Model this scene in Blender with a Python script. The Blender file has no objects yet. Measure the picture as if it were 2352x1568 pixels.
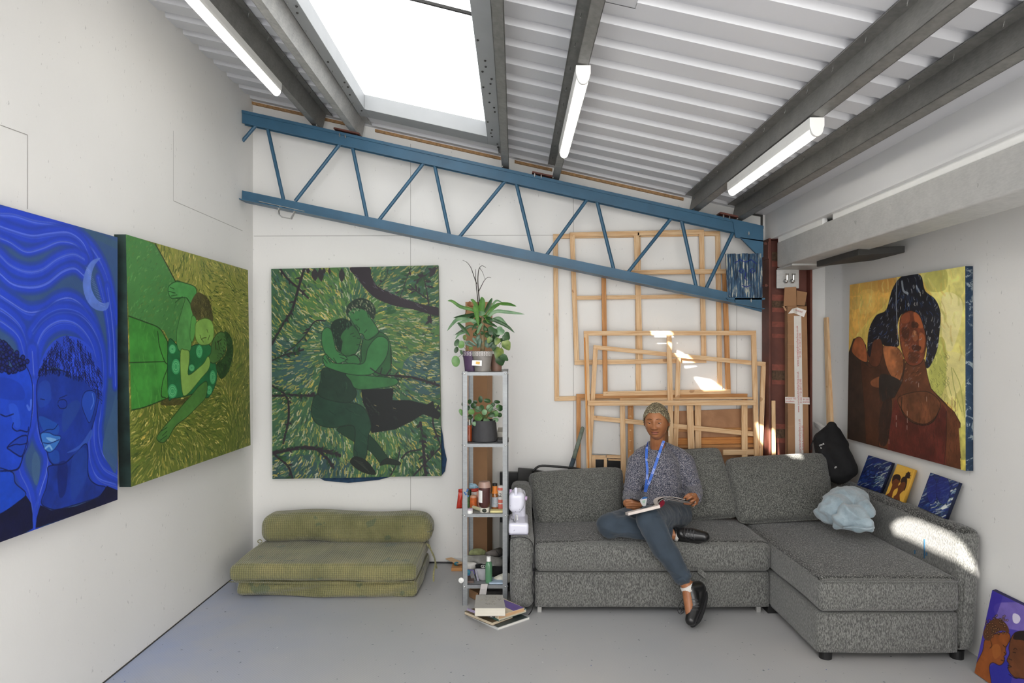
import bpy, bmesh, math, random
import numpy as np
from mathutils import Vector, Matrix, noise as mnoise, geometry as mgeo

scene = bpy.context.scene
C = scene.collection
F = 1600.0          # focal length in pixels of the 2352-wide frame
PX, PY = 1182.0, 805.0
CAMZ = 1.52
# ---------------------------------------------------------------- camera
cam_d = bpy.data.cameras.new('camera'); cam = bpy.data.objects.new('camera', cam_d); C.objects.link(cam)
cam_d.sensor_width = 36.0; cam_d.lens = F/2352*36.0
cam_d.shift_x = (1176-PX)/2352; cam_d.shift_y = (PY-784)/2352
cam_d.clip_start = 0.05
cam.location = (0, 0, CAMZ); cam.rotation_euler = (math.pi/2, 0, 0)
scene.camera = cam
# ---------------------------------------------------------------- view, world, sun, large lights
vs = scene.view_settings
vs.view_transform = 'Standard'; vs.look = 'None'; vs.gamma = 1.0; vs.use_curve_mapping = False
vs.exposure = 0.0
w = bpy.data.worlds.new('sky'); scene.world = w; w.use_nodes = True
wn = w.node_tree.nodes; wl = w.node_tree.links
bg = wn['Background']; bg.inputs['Color'].default_value = (0.93, 0.96, 1.0, 1); bg.inputs['Strength'].default_value = 1.5
SUND = Vector((0.54, 1.0, -0.47)).normalized()
sd = bpy.data.lights.new('sun', 'SUN'); sd.energy = 30.0; sd.angle = 0.006; sd.color = (1.0, 0.95, 0.88)
sun = bpy.data.objects.new('sun', sd); C.objects.link(sun)
sun.rotation_euler = SUND.to_track_quat('-Z', 'Y').to_euler(); sun.location = (-2, -6, 6)
def area(name, loc, target, sx, sy, power, col=(1, 1, 1)):
    d = bpy.data.lights.new(name, 'AREA'); d.shape = 'RECTANGLE'; d.size = sx; d.size_y = sy; d.energy = power; d.color = col
    o = bpy.data.objects.new(name, d); C.objects.link(o); o.location = loc
    o.rotation_euler = (Vector(target)-Vector(loc)).to_track_quat('-Z', 'Y').to_euler()
    return o
# daylight falling through the skylight in view, then two added fill lights out of view
area('skylight_daylight', (-0.58, 3.45, 3.30), (-0.5, 3.5, 0.0), 0.75, 2.1, 52, (0.97, 0.985, 1.0))
area('rear_fill_light', (0.1, -2.3, 1.6), (0.2, 5.0, 1.0), 3.6, 1.9, 78, (1.0, 0.985, 0.965))  # added fill from behind the camera, no window is modelled
area('overhead_fill_light', (-0.2, 0.15, 2.80), (0.0, 1.2, 0.0), 2.6, 1.6, 88, (1.0, 0.99, 0.975))  # added fill from above the camera, no rooflight is modelled for it

random.seed(7); np.random.seed(7)
R = math.radians
def P(px, py, Y):                      # a point of the photograph at depth Y
    return Vector(((px-PX)*Y/F, Y, CAMZ-(py-PY)*Y/F))
def V(*a): return Vector(a)
# ---------------------------------------------------------------- mesh helpers
class MB:
    def __init__(s): s.v = []; s.f = []; s.m = []; s.mi = 0
    def add(s, vs_, fs):
        b = len(s.v); s.v += [tuple(x) for x in vs_]
        for f in fs: s.f.append(tuple(b+i for i in f)); s.m.append(s.mi)
        return s
    def box(s, lo, hi):
        x0, y0, z0 = lo; x1, y1, z1 = hi
        return s.add([(x0,y0,z0),(x1,y0,z0),(x1,y1,z0),(x0,y1,z0),(x0,y0,z1),(x1,y0,z1),(x1,y1,z1),(x0,y1,z1)],
                     [(0,3,2,1),(4,5,6,7),(0,1,5,4),(1,2,6,5),(2,3,7,6),(3,0,4,7)])
    def obox(s, c, size, M=None):      # oriented box, M = 3x3
        M = M or Matrix.Identity(3); c = Vector(c); h = [x/2 for x in size]
        pts = [c + M @ Vector((a*h[0], b*h[1], d*h[2])) for d in (-1,1) for b in (-1,1) for a in (-1,1)]
        return s.add(pts, [(0,2,3,1),(4,5,7,6),(0,1,5,4),(1,3,7,5),(3,2,6,7),(2,0,4,6)])
    def bar(s, a, b, w, h, up=(0,0,1)):   # w across, h along up
        a = Vector(a); b = Vector(b); d = (b-a); L = d.length; d.normalize()
        up = Vector(up); x = d.cross(up); 
        if x.length < 1e-5: x = d.cross(Vector((0,1,0)))
        x.normalize(); u = x.cross(d).normalized()
        M = Matrix((x, d, u)).transposed()
        return s.obox((a+b)/2, (w, L, h), M)
    def prism(s, poly, off):            # extrude a planar polygon (3D pts) along off
        n = len(poly); off = Vector(off); p = [Vector(q) for q in poly]
        return s.add(p+[q+off for q in p], [tuple(range(n-1,-1,-1)), tuple(range(n,2*n))]+[(i,(i+1)%n,n+(i+1)%n,n+i) for i in range(n)])
    def tube(s, pts, r, n=8, caps=True, flat=1.0):
        pts = [Vector(p) for p in pts]; m = len(pts)
        rr = r if isinstance(r, (list, tuple)) else [r]*m
        vs_ = []; prev = None
        for i, p in enumerate(pts):
            t = (pts[min(i+1,m-1)]-pts[max(i-1,0)])
            if t.length < 1e-9: t = Vector((0,0,1))
            t.normalize()
            if prev is None:
                x = t.cross(Vector((0,0,1)))
                if x.length < 0.05: x = t.cross(Vector((0,1,0)))
            else: x = prev - t*prev.dot(t)
            x.normalize(); prev = x; y = t.cross(x)
            for k in range(n):
                a = 2*math.pi*k/n; vs_.append(p + x*math.cos(a)*rr[i] + y*math.sin(a)*rr[i]*flat)
        fs = [(i*n+k, i*n+(k+1)%n, (i+1)*n+(k+1)%n, (i+1)*n+k) for i in range(m-1) for k in range(n)]
        if caps: fs += [tuple(range(n-1,-1,-1)), tuple((m-1)*n+k for k in range(n))]
        return s.add(vs_, fs)
    def lathe(s, prof, c, n=24, M=None, caps=True):   # prof [(r,z)]
        c = Vector(c); M = M or Matrix.Identity(3); m = len(prof)
        vs_ = [c + M @ Vector((r*math.cos(2*math.pi*k/n), r*math.sin(2*math.pi*k/n), z)) for r, z in prof for k in range(n)]
        fs = [(i*n+k, i*n+(k+1)%n, (i+1)*n+(k+1)%n, (i+1)*n+k) for i in range(m-1) for k in range(n)]
        if caps: fs += [tuple(range(n-1,-1,-1)), tuple((m-1)*n+k for k in range(n))]
        return s.add(vs_, fs)
    def ell(s, c, r, n=12, m=8, M=None):
        c = Vector(c); M = M or Matrix.Identity(3)
        if not isinstance(r, (tuple, list)): r = (r,r,r)
        vs_ = []
        for i in range(m+1):
            t = math.pi*i/m
            for k in range(n):
                a = 2*math.pi*k/n
                vs_.append(c + M @ Vector((r[0]*math.sin(t)*math.cos(a), r[1]*math.sin(t)*math.sin(a), r[2]*math.cos(t))))
        return s.add(vs_, [(i*n+k, (i+1)*n+k, (i+1)*n+(k+1)%n, i*n+(k+1)%n) for i in range(m) for k in range(n)])
    def ribbon(s, pts, w, side, th=0.0008):   # flat strap through pts, side = width direction, with thickness
        pts = [Vector(p) for p in pts]; n = len(pts); vs_ = []
        for i, p in enumerate(pts):
            sd_ = Vector(side[i] if isinstance(side, list) else side).normalized()
            t = (pts[min(i+1,n-1)]-pts[max(i-1,0)]).normalized(); nn = sd_.cross(t).normalized()*th/2
            ww = (w[i] if isinstance(w, (list, tuple)) else w)/2
            vs_ += [p-sd_*ww-nn, p+sd_*ww-nn, p+sd_*ww+nn, p-sd_*ww+nn]
        fs = [(i*4+k, i*4+(k+1)%4, (i+1)*4+(k+1)%4, (i+1)*4+k) for i in range(n-1) for k in range(4)]
        return s.add(vs_, fs+[(3,2,1,0), tuple((n-1)*4+k for k in range(4))])
    def grid(s, fn, nu, nv, closeu=False):
        vs_ = [fn(i/(nu if closeu else nu-1), j/(nv-1)) for j in range(nv) for i in range(nu)]
        fs = [(j*nu+i, j*nu+(i+1)%nu, (j+1)*nu+(i+1)%nu, (j+1)*nu+i) for j in range(nv-1) for i in range(nu if closeu else nu-1)]
        return s.add(vs_, fs)
    def rbox(s, c, size, r, n=10, M=None, fn=None, r_z=None):   # rounded box, fn displaces a local point
        c = Vector(c); M = M or Matrix.Identity(3); h = Vector(size)/2
        for ax in range(3):
            for sg in (-1, 1):
                u, v_ = (ax+1)%3, (ax+2)%3
                nu = max(3, int(n*size[u]/max(size))+3); nv = max(3, int(n*size[v_]/max(size))+3)
                vs_ = []
                for j in range(nv):
                    for i in range(nu):
                        p = Vector((0,0,0)); p[ax] = sg*h[ax]
                        def sp(t, H):    # put extra samples in the corner radius
                            k = min(r/H, 1)*0.5
                            t = t*2-1; e = abs(t); 
                            q = e if e < 1 else 1
                            return math.copysign(q, t)*H
                        p[u] = sp(i/(nu-1), h[u]); p[v_] = sp(j/(nv-1), h[v_])
                        inner = Vector([max(-(h[k]-r), min(h[k]-r, p[k])) for k in range(3)])
                        d = p-inner
                        if d.length > 1e-9: p = inner + d.normalized()*r
                        if fn: p = fn(p)
                        vs_.append(c + M @ p)
                fs = []
                for j in range(nv-1):
                    for i in range(nu-1):
                        q = (j*nu+i, j*nu+i+1, (j+1)*nu+i+1, (j+1)*nu+i)
                        fs.append(q if sg > 0 else q[::-1])
                s.add(vs_, fs)
        return s
    def build(s, name, mats, parent=None, smooth=False, bevel=0.0, seg=2, sub=0, weld=False, auto=None, origin=None):
        me = bpy.data.meshes.new(name); me.from_pydata(s.v, [], s.f); 
        if not isinstance(mats, (list, tuple)): mats = [mats]
        for m in mats: me.materials.append(m)
        if len(mats) > 1: me.polygons.foreach_set('material_index', s.m)
        if weld:
            bm = bmesh.new(); bm.from_mesh(me); bmesh.ops.remove_doubles(bm, verts=bm.verts, dist=1e-5); bm.to_mesh(me); bm.free()
        return link(name, me, parent, smooth, bevel, seg, sub, auto, origin)
def link(name, me, parent=None, smooth=False, bevel=0.0, seg=2, sub=0, auto=None, origin=None):
    o = bpy.data.objects.new(name, me); C.objects.link(o)
    if smooth: me.polygons.foreach_set('use_smooth', [True]*len(me.polygons))
    if parent is None:
        n = len(me.vertices); co = np.empty(n*3, dtype=np.float32); me.vertices.foreach_get('co', co); co = co.reshape(-1, 3)
        if origin is None:
            lo = co.min(0); hi = co.max(0); origin = ((lo[0]+hi[0])/2, (lo[1]+hi[1])/2, lo[2])
        co -= np.array(origin, dtype=np.float32); me.vertices.foreach_set('co', co.ravel()); o.location = Vector([float(x) for x in origin])
    else:
        o.parent = parent; q = Vector((0,0,0)); p = parent
        while p is not None: q = q + p.location; p = p.parent
        # meshes are written in world coordinates; parts keep them through an offset of the part itself
        n = len(me.vertices); co = np.empty(n*3, dtype=np.float32); me.vertices.foreach_get('co', co); co = co.reshape(-1, 3)
        co -= np.array(q, dtype=np.float32); me.vertices.foreach_set('co', co.ravel())
    me.update()
    if bevel > 0:
        b = o.modifiers.new('bevel', 'BEVEL'); b.width = bevel; b.segments = seg; b.limit_method = 'ANGLE'; b.angle_limit = R(40)
    if sub: 
        b = o.modifiers.new('sub', 'SUBSURF'); b.levels = sub; b.render_levels = sub
    if auto is not None:
        me.polygons.foreach_set('use_smooth', [True]*len(me.polygons))
        try: me.set_sharp_from_angle(angle=R(auto))
        except Exception: pass
    return o
def thing(name, loc, label, cat, group=None):
    o = bpy.data.objects.new(name, None); C.objects.link(o); o.location = loc; o.empty_display_size = 0.05
    return tag(o, label, cat, group)
def tag(o, label, cat, group=None, kind=None):
    o['label'] = label; o['category'] = cat
    if group: o['group'] = group
    if kind: o['kind'] = kind
    return o
def struct(o, label=None):
    o['kind'] = 'structure'
    return o
def nz(x, y, z, s=1.0): return mnoise.noise(Vector((x*s, y*s, z*s)))
# union of tapered capsules grown into one surface
def blob(prims, name, mat_, parent, vox=0.008, smooth_it=4, fn=None, decim=0):
    """prims: ('c', a, b, ra, rb) capsule | ('e', c, (rx,ry,rz), M)"""
    mb = MB()
    for p in prims:
        if p[0] == 'c':
            a, b, ra, rb = Vector(p[1]), Vector(p[2]), p[3], p[4]
            d = b-a; L = d.length; d.normalize()
            pts = []; rr = []
            for k in range(6):
                t = math.pi/2*k/6; pts.append(a-d*ra*math.cos(t)); rr.append(max(ra*math.sin(t), 1e-4))
            for k in range(9): pts.append(a+d*L*k/8); rr.append(ra+(rb-ra)*k/8)
            for k in range(1, 7):
                t = math.pi/2*k/6; pts.append(b+d*rb*math.sin(t)); rr.append(max(rb*math.cos(t), 1e-4))
            mb.tube(pts, rr, 16)
        elif p[0] == 'm':
            mb.add(p[1], p[2])
        else:
            mb.ell(p[1], p[2], 20, 14, p[3] if len(p) > 3 else None)
    me = bpy.data.meshes.new('tmp'); me.from_pydata(mb.v, [], mb.f)
    o = bpy.data.objects.new('tmp', me); C.objects.link(o)
    m = o.modifiers.new('r', 'REMESH'); m.mode = 'VOXEL'; m.voxel_size = vox; m.use_smooth_shade = True
    if smooth_it:
        m = o.modifiers.new('s', 'SMOOTH'); m.factor = 0.5; m.iterations = smooth_it
    dg = bpy.context.evaluated_depsgraph_get(); ev = o.evaluated_get(dg)
    me2 = bpy.data.meshes.new_from_object(ev, depsgraph=dg)
    bpy.data.objects.remove(o); bpy.data.meshes.remove(me)
    me2.name = name; me2.materials.clear()
    for mm in (mat_ if isinstance(mat_, list) else [mat_]): me2.materials.append(mm)
    if fn:
        n = len(me2.vertices); co = np.empty(n*3, dtype=np.float32); me2.vertices.foreach_get('co', co); co = co.reshape(-1, 3)
        no = np.empty(n*3, dtype=np.float32); me2.vertices.foreach_get('normal', no); no = no.reshape(-1, 3)
        for i in range(n):
            co[i] += no[i]*fn(co[i], no[i])
        me2.vertices.foreach_set('co', co.ravel()); me2.update()
    return link(name, me2, parent, smooth=True)
def spline(pts, n=24):     # Catmull-Rom through pts
    pts = [Vector(p) for p in pts]; out = []
    q = [pts[0]*2-pts[1]]+pts+[pts[-1]*2-pts[-2]]; m = len(pts)-1
    for i in range(n+1):
        t = m*i/n; k = min(int(t), m-1); u = t-k
        a, b, c, d = q[k], q[k+1], q[k+2], q[k+3]
        out.append(0.5*((2*b)+(c-a)*u+(2*a-5*b+4*c-d)*u*u+(3*b-a-3*c+d)*u**3))
    return out
# ---------------------------------------------------------------- materials
def hexc(h):
    h = h.lstrip('#'); c = [int(h[i:i+2], 16)/255 for i in (0,2,4)]
    return tuple((x/12.92 if x <= 0.04045 else ((x+0.055)/1.055)**2.4) for x in c)
def newmat(name):
    m = bpy.data.materials.new(name); m.use_nodes = True
    nt = m.node_tree; b = nt.nodes['Principled BSDF']
    return m, nt, b
def N(nt, t, **k):
    n = nt.nodes.new(t)
    for a, v_ in k.items(): setattr(n, a, v_)
    return n
def L(nt, a, b): nt.links.new(a, b)
def ramp(nt, fac, stops):
    r = N(nt, 'ShaderNodeValToRGB'); e = r.color_ramp.elements
    while len(e) < len(stops): e.new(0.5)
    for i, (p, c) in enumerate(stops): e[i].position = p; e[i].color = (*c, 1)
    L(nt, fac, r.inputs['Fac']); return r.outputs['Color']
def mix(nt, fac, a, b, mode='MIX'):
    m = N(nt, 'ShaderNodeMix', data_type='RGBA', blend_type=mode)
    for s_, v_ in ((0, fac), (6, a), (7, b)):
        if hasattr(v_, 'links'): L(nt, v_, m.inputs[s_])
        elif s_ == 0: m.inputs[0].default_value = v_
        else: m.inputs[s_].default_value = (*v_, 1)
    return m.outputs[2]
def noise(nt, vec, scale, detail=3, rough=0.5, dist=0.0):
    n = N(nt, 'ShaderNodeTexNoise'); n.inputs['Scale'].default_value = scale; n.inputs['Detail'].default_value = detail
    n.inputs['Roughness'].default_value = rough; n.inputs['Distortion'].default_value = dist
    if vec is not None: L(nt, vec, n.inputs['Vector'])
    return n.outputs['Fac']
def coords(nt, kind='Object', scale=(1,1,1), rot=(0,0,0), loc=(0,0,0)):
    t = N(nt, 'ShaderNodeTexCoord'); m = N(nt, 'ShaderNodeMapping')
    m.inputs['Scale'].default_value = scale; m.inputs['Rotation'].default_value = rot; m.inputs['Location'].default_value = loc
    L(nt, t.outputs[kind], m.inputs['Vector']); return m.outputs['Vector']
def bump(nt, b, h, strength=0.3, dist=0.01):
    n = N(nt, 'ShaderNodeBump'); n.inputs['Strength'].default_value = strength; n.inputs['Distance'].default_value = dist
    L(nt, h, n.inputs['Height']); L(nt, n.outputs['Normal'], b.inputs['Normal']); return n
def plain(name, col, rough=0.5, metal=0.0, var=0.08, vscale=18, bmp=0.0, bscale=60, spec=0.5, alpha=1.0, emis=None, es=0, coat=0, trans=0, sheen=0):
    m, nt, b = newmat(name)
    if isinstance(col, str): col = hexc(col)
    v = coords(nt)
    f = noise(nt, v, vscale, 4)
    c = ramp(nt, f, [(0.3, tuple(x*(1-var) for x in col)), (0.7, tuple(min(1, x*(1+var)) for x in col))])
    L(nt, c, b.inputs['Base Color'])
    b.inputs['Roughness'].default_value = rough; b.inputs['Metallic'].default_value = metal
    b.inputs['Specular IOR Level'].default_value = spec; b.inputs['Coat Weight'].default_value = coat
    b.inputs['Transmission Weight'].default_value = trans; b.inputs['Sheen Weight'].default_value = sheen
    if bmp: bump(nt, b, noise(nt, v, bscale, 5), bmp, 0.005)
    if emis: b.inputs['Emission Color'].default_value = (*emis, 1); b.inputs['Emission Strength'].default_value = es
    if alpha < 1: b.inputs['Alpha'].default_value = alpha
    return m
def math_(nt, op, a, b_=None, c=None):
    n = N(nt, 'ShaderNodeMath', operation=op)
    for i, x in enumerate((a, b_, c)):
        if x is None: continue
        if hasattr(x, 'links'): L(nt, x, n.inputs[i])
        else: n.inputs[i].default_value = x
    return n.outputs[0]
# ================================================================ ROOM MATERIALS
def wall_mat(name='painted_chipboard', base=hexc('#e6e5e2'), smooth=False):
    m, nt, b = newmat(name); v = coords(nt, 'Object')
    big = noise(nt, v, 1.3, 3); c0 = ramp(nt, big, [(0.35, tuple(x*0.96 for x in base)), (0.65, base)])
    # chip marks: short dark flecks where two noises agree
    fl = noise(nt, coords(nt, 'Object', (60, 60, 26)), 1.0, 4, 0.6)
    pres = noise(nt, v, 6, 2)
    spk = math_(nt, 'MULTIPLY', math_(nt, 'GREATER_THAN', fl, 0.665), math_(nt, 'GREATER_THAN', pres, 0.50))
    c1 = mix(nt, math_(nt, 'MULTIPLY', spk, 0.55), c0, tuple(x*0.55 for x in base)) if not smooth else c0
    L(nt, c1, b.inputs['Base Color']); b.inputs['Roughness'].default_value = 0.62
    h = noise(nt, coords(nt, 'Object', (30, 30, 14)), 1.0, 5, 0.65)
    bump(nt, b, h, 0.22 if not smooth else 0.05, 0.004)
    return m
M_wall = wall_mat(); M_wall_s = wall_mat('smooth_white_sheet', hexc('#e4e4e4'), True)
def floor_mat():
    m, nt, b = newmat('grey_floor_paint'); v = coords(nt, 'Object')
    c0 = ramp(nt, noise(nt, v, 0.9, 4), [(0.3, hexc('#a9abae')), (0.7, hexc('#b6b4b2'))])
    # a wash of blue studio paint on the left side of the floor
    sx = N(nt, 'ShaderNodeSeparateXYZ'); L(nt, v, sx.inputs[0])
    mask = math_(nt, 'MULTIPLY_ADD', sx.outputs[0], -0.6, -0.45)
    mask2 = math_(nt, 'MULTIPLY', mask, noise(nt, v, 2.4, 5, 0.65)); 
    mk = N(nt, 'ShaderNodeClamp'); L(nt, math_(nt, 'MULTIPLY', mask2, 1.5), mk.inputs[0])
    c1 = mix(nt, mk.outputs[0], c0, hexc('#8b9cc4'))
    st = math_(nt, 'GREATER_THAN', noise(nt, coords(nt, 'Object', (1, 1, 1), (0, 0, 0.4)), 42, 2, 0.4), 0.735)
    c2 = mix(nt, math_(nt, 'MULTIPLY', st, 0.75), c1, hexc('#4a5358'))
    st2 = math_(nt, 'GREATER_THAN', noise(nt, coords(nt, 'Object', loc=(7, 3, 0)), 34, 3, 0.5), 0.75)
    c3 = mix(nt, math_(nt, 'MULTIPLY', st2, 0.7), c2, hexc('#d9dbd6'))
    st3 = math_(nt, 'GREATER_THAN', noise(nt, coords(nt, 'Object', loc=(17, 5, 0)), 26, 3, 0.5), 0.765)
    c4 = mix(nt, math_(nt, 'MULTIPLY', st3, 0.8), c3, hexc('#2d4f96'))
    L(nt, c4, b.inputs['Base Color']); b.inputs['Roughness'].default_value = 0.48
    wv = N(nt, 'ShaderNodeTexWave', wave_type='BANDS', bands_direction='DIAGONAL'); wv.inputs['Scale'].default_value = 42
    L(nt, v, wv.inputs['Vector']); bump(nt, b, wv.outputs['Fac'], 0.09, 0.002)
    return m
M_floor = floor_mat()
def galv(name, a, b_, rough=0.5, metal=0.35):
    m, nt, b = newmat(name); v = coords(nt)
    f = noise(nt, v, 9, 6, 0.7); f2 = noise(nt, coords(nt, 'Object', (40, 40, 160)), 1, 3)
    c = mix(nt, 0.35, ramp(nt, f, [(0.3, hexc(a)), (0.7, hexc(b_))]), ramp(nt, f2, [(0.35, hexc(a)), (0.65, hexc(b_))]))
    st = math_(nt, 'GREATER_THAN', noise(nt, v, 6, 4, 0.6), 0.70)
    c = mix(nt, math_(nt, 'MULTIPLY', st, 0.35), c, hexc('#6d6a66'))
    L(nt, c, b.inputs['Base Color']); b.inputs['Roughness'].default_value = rough; b.inputs['Metallic'].default_value = metal
    bump(nt, b, f2, 0.1, 0.002); return m
M_galv = galv('galvanised_steel', '#8f8f8d', '#b5b4b0'); M_galvd = galv('dark_purlin_steel', '#6f6f6d', '#8e8c88')
M_beam = galv('galvanised_beam', '#b0b0ae', '#c6c5c2', 0.55, 0.15)
M_deck = plain('white_roof_sheet', '#cfd0d4', 0.38, 0, 0.02, 3)
M_white = plain('white_plastic', '#efefec', 0.4, 0, 0.02)
M_blue = plain('blue_steel_paint', '#2f5a75', 0.42, 0, 0.12, 7, 0.08, 30)
M_rust = plain('red_oxide_paint', '#5e3227', 0.6, 0, 0.25, 9, 0.25, 30)
M_black = plain('black_plastic', '#141415', 0.45, 0, 0.1)
M_gap = plain('dark_gap', '#3b3a38', 0.8)
M_chrome = plain('bright_zinc', '#c9c9c6', 0.25, 0.9)
M_board_end = plain('bare_chipboard', '#a07c55', 0.8, 0, 0.3, 60)

XL, XR, XU, YB, YR = -1.881, 2.30, 1.80, 5.008, 5.16
def RH(x): return 3.315-0.223*(x+1.881)
YF = -5.5
# ---------------------------------------------------------------- floor and walls
struct(MB().box((XL-0.1, YF, -0.1), (XR+0.1, YR+0.1, 0)).build('floor', M_floor, origin=(0, 0, 0)))
struct(MB().prism([(XL, YB, 0), (1.80, YB, 0), (1.80, YB, RH(1.8)+.05), (XL, YB, RH(XL)+.05)], (0, 0.1, 0)).build('wall_back', M_wall))
struct(MB().box((1.80, YR, 0), (XR+.1, YR+0.1, 2.6)).build('wall_alcove', M_wall))
mb = MB().box((XL-0.1, YF, 0), (XL, YR, RH(XL)+0.05))
struct(mb.build('wall_left', M_wall))
struct(MB().box((XR, YF, 0), (XR+0.1, YR, 2.6)).build('wall_right', M_wall))
# upper right wall in smooth white sheet, with the return flange at its foot
mb = MB().box((XU, YF, 2.315), (XU+0.06, YB, RH(XU)+0.05)).box((XU-.012, YF, 2.300), (XR, YB, 2.315))
struct(mb.build('wall_upper_right', M_wall_s))
# board joints, thin flat strips in the tone of the saw gaps
def joint(a, b, w=0.003, nrm=(0, -1, 0)):
    a = Vector(a); b = Vector(b); d = (b-a).normalized(); n = Vector(nrm); s = d.cross(n)*w/2
    return [a-s+n*.0008, b-s+n*.0008, b+s+n*.0008, a+s+n*.0008]
mbj = MB()
def jt(pa, pb, Y=YB):
    q = joint(P(*pa, Y), P(*pb, Y)); mbj.add(q, [(0,1,2,3)])
jt((583, 542), (1272, 540)); jt((943, 330), (943, 520)); jt((943, 545), (943, 1285)); jt((1317, 430), (1317, 1060)); jt((1692, 700), (1692, 1060))
struct(mbj.build('trim_1', plain('saw_gap', '#9b9894', 0.9)))
mbj = MB()
def jl(p1, p2):
    q = []
    for px, py in (p1, p2):
        Y = F*XL/(px-PX); q.append(Vector((XL, Y, CAMZ-(py-PY)*Y/F)))
    mbj.add(joint(q[0], q[1], 0.003, (1, 0, 0)), [(0,1,2,3)])
jl((398, 461), (557, 530)); jl((398, 300), (398, 461)); jl((0, 287), (63, 310)); jl((63, 310), (63, 480))
struct(mbj.build('trim_2', bpy.data.materials['saw_gap']))
# dark line at the foot of the left wall
struct(MB().box((XL, YF, 0), (XL+.004, YB, .006)).build('baseboard_left', M_gap))
struct(MB().box((-.45, YB-.02, 0), (XU-.1, YB, .035)).build('baseboard_back', M_wall))
# brown edge of the boarding where back wall meets the roof
mb = MB()
for x0, x1 in ((XL, -1.12), (-1.0, -0.10), (0.0, .27), (.33, 1.21)):
    mb.prism([(x0, YB-.022, RH(x0)-.03), (x1, YB-.022, RH(x1)-.03), (x1, YB-.022, RH(x1)-.012), (x0, YB-.022, RH(x0)-.012)], (0, .02, 0))
struct(mb.build('trim_3', M_board_end))
# ---------------------------------------------------------------- roof deck: box profile, ribs run down the slope
def deck(mb, x0, x1, y0, y1, zo=0.0):
    ys = []; k = math.floor((y0-2.904)/.2)-1
    prof = [(0, 0), (.118, 0), (.128, .030), (.190, .030), (.2, 0)]
    pts = []
    while True:
        base = 2.904+.2*k-.15
        for a, h in prof[:-1]:
            pts.append((base+a, h))
        k += 1
        if base > y1+.3: break
    pr = []
    for i in range(len(pts)-1):
        (ya, ha), (yb, hb) = pts[i], pts[i+1]
        if yb <= y0 or ya >= y1: continue
        a = max(ya, y0); b = min(yb, y1); f = lambda y: ha+(hb-ha)*(y-ya)/(yb-ya)
        if not pr: pr.append((a, f(a)))
        pr.append((b, f(b)))
    vs_ = []
    for y, h in pr: vs_ += [(x0, y, RH(x0)+h+zo), (x1, y, RH(x1)+h+zo)]
    mb.add(vs_, [(2*i, 2*i+1, 2*i+3, 2*i+2) for i in range(len(pr)-1)])
SKX0, SKX1, SKY0, SKY1 = -0.985, -0.180, 2.60, 4.57
YD = 2.60; YE = 1.0; XE = 0.45
mb = MB()
deck(mb, XL, -1.03, YD, YB); deck(mb, -1.03, -0.10, 4.70, YB); deck(mb, -0.10, XE, YD, YB); deck(mb, XE, 1.585, YE, YB); mb.add([(1.585, YE, RH(1.585)), (XU, YE, RH(XU)), (XU, YB, RH(XU)), (1.585, YB, RH(1.585))], [(0,1,2,3)])
struct(mb.build('ceiling', M_deck))
mb = MB()
def slab(mb, x0, x1, y0, y1, z0=.035, z1=.07):
    mb.prism([(x0, y0, RH(x0)+z0), (x1, y0, RH(x1)+z0), (x1, y0, RH(x1)+z1), (x0, y0, RH(x0)+z1)], (0, y1-y0, 0))
slab(mb, XL-.1, -1.03, YD, YB+.1); slab(mb, -1.03, -0.10, 4.70, YB+.1); slab(mb, -0.10, XE, YD, YB+.2); slab(mb, XE, XR+.15, YE, YB+.2)
struct(mb.build('ceiling_light_block', M_deck))  # unseen skin added above the deck to block light
# nearer roof bay (out of view), with added holes cut to shape the sun patches
def roof_hit(p):     # where the sun ray reaching p crosses the roof plane
    p = Vector(p); d = -SUND
    # z = 3.315-.223(x+1.881)
    t = (RH(p.x)-p.z)/(d.z+.223*d.x); return p+d*t
def PX_plane(px, py, X): Y = F*X/(px-PX); return Vector((X, Y, CAMZ-(py-PY)*Y/F))
patches = [
    [P(x, y, YB-.10) for x, y in ((1493,752),(1533,757),(1548,770),(1500,772))],
    [P(x, y, YB-.08) for x, y in ((1536,790),(1560,800),(1592,828),(1566,832))],
    [P(x, y, YB) for x, y in ((1596,868),(1632,874),(1672,903),(1622,905))],
    [P(x, y, YB-.25) for x, y in ((1728,955),(1748,962),(1754,1016),(1736,990))],
    [P(x, y, 4.86) for x, y in ((1757,985),(1778,990),(1784,1040),(1768,1040))],
    [P(x, y, 4.62) for x, y in ((1800,1036),(1835,1036),(1846,1056),(1822,1054))],
    [PX_plane(x, y, 2.17) for x, y in ((2048,1206),(2062,1194),(2085,1190),(2110,1196),(2180,1225),(2220,1255),(2252,1292),(2254,1308),(2225,1300),(2160,1272),(2085,1236),(2056,1226))],
]
holes = [[roof_hit(p) for p in poly] for poly in patches]
def near_bay(name, x0, x1, y0, y1):
    vv = [Vector((x0, y0)), Vector((x1, y0)), Vector((x1, y1)), Vector((x0, y1))]; ee = [(0,1),(1,2),(2,3),(3,0)]
    hs = [h for h in holes if y0 < h[0].y < y1 and x0 < h[0].x < x1]
    for h in hs:
        b = len(vv); n = len(h); vv += [Vector((q.x, q.y)) for q in h]; ee += [(b+i, b+(i+1)%n) for i in range(n)]
    ov, oe, of, *_ = mgeo.delaunay_2d_cdt(vv, ee, [], 1, 1e-5)
    def inside(c, poly):
        r = False; n = len(poly)
        for i in range(n):
            a, b = poly[i], poly[(i+1)%n]
            if (a.y > c.y) != (b.y > c.y) and c.x < (b.x-a.x)*(c.y-a.y)/(b.y-a.y)+a.x: r = not r
        return r
    keep = []
    for f in of:
        c = sum((ov[i] for i in f), Vector((0,0)))/len(f)
        if not any(inside(c, h) for h in hs): keep.append(f)
    return struct(MB().add([(q.x, q.y, RH(q.x)+.002) for q in ov], keep).build(name, M_deck))
near_bay('ceiling_near', XL-.1, XE, YE, YD)
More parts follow.
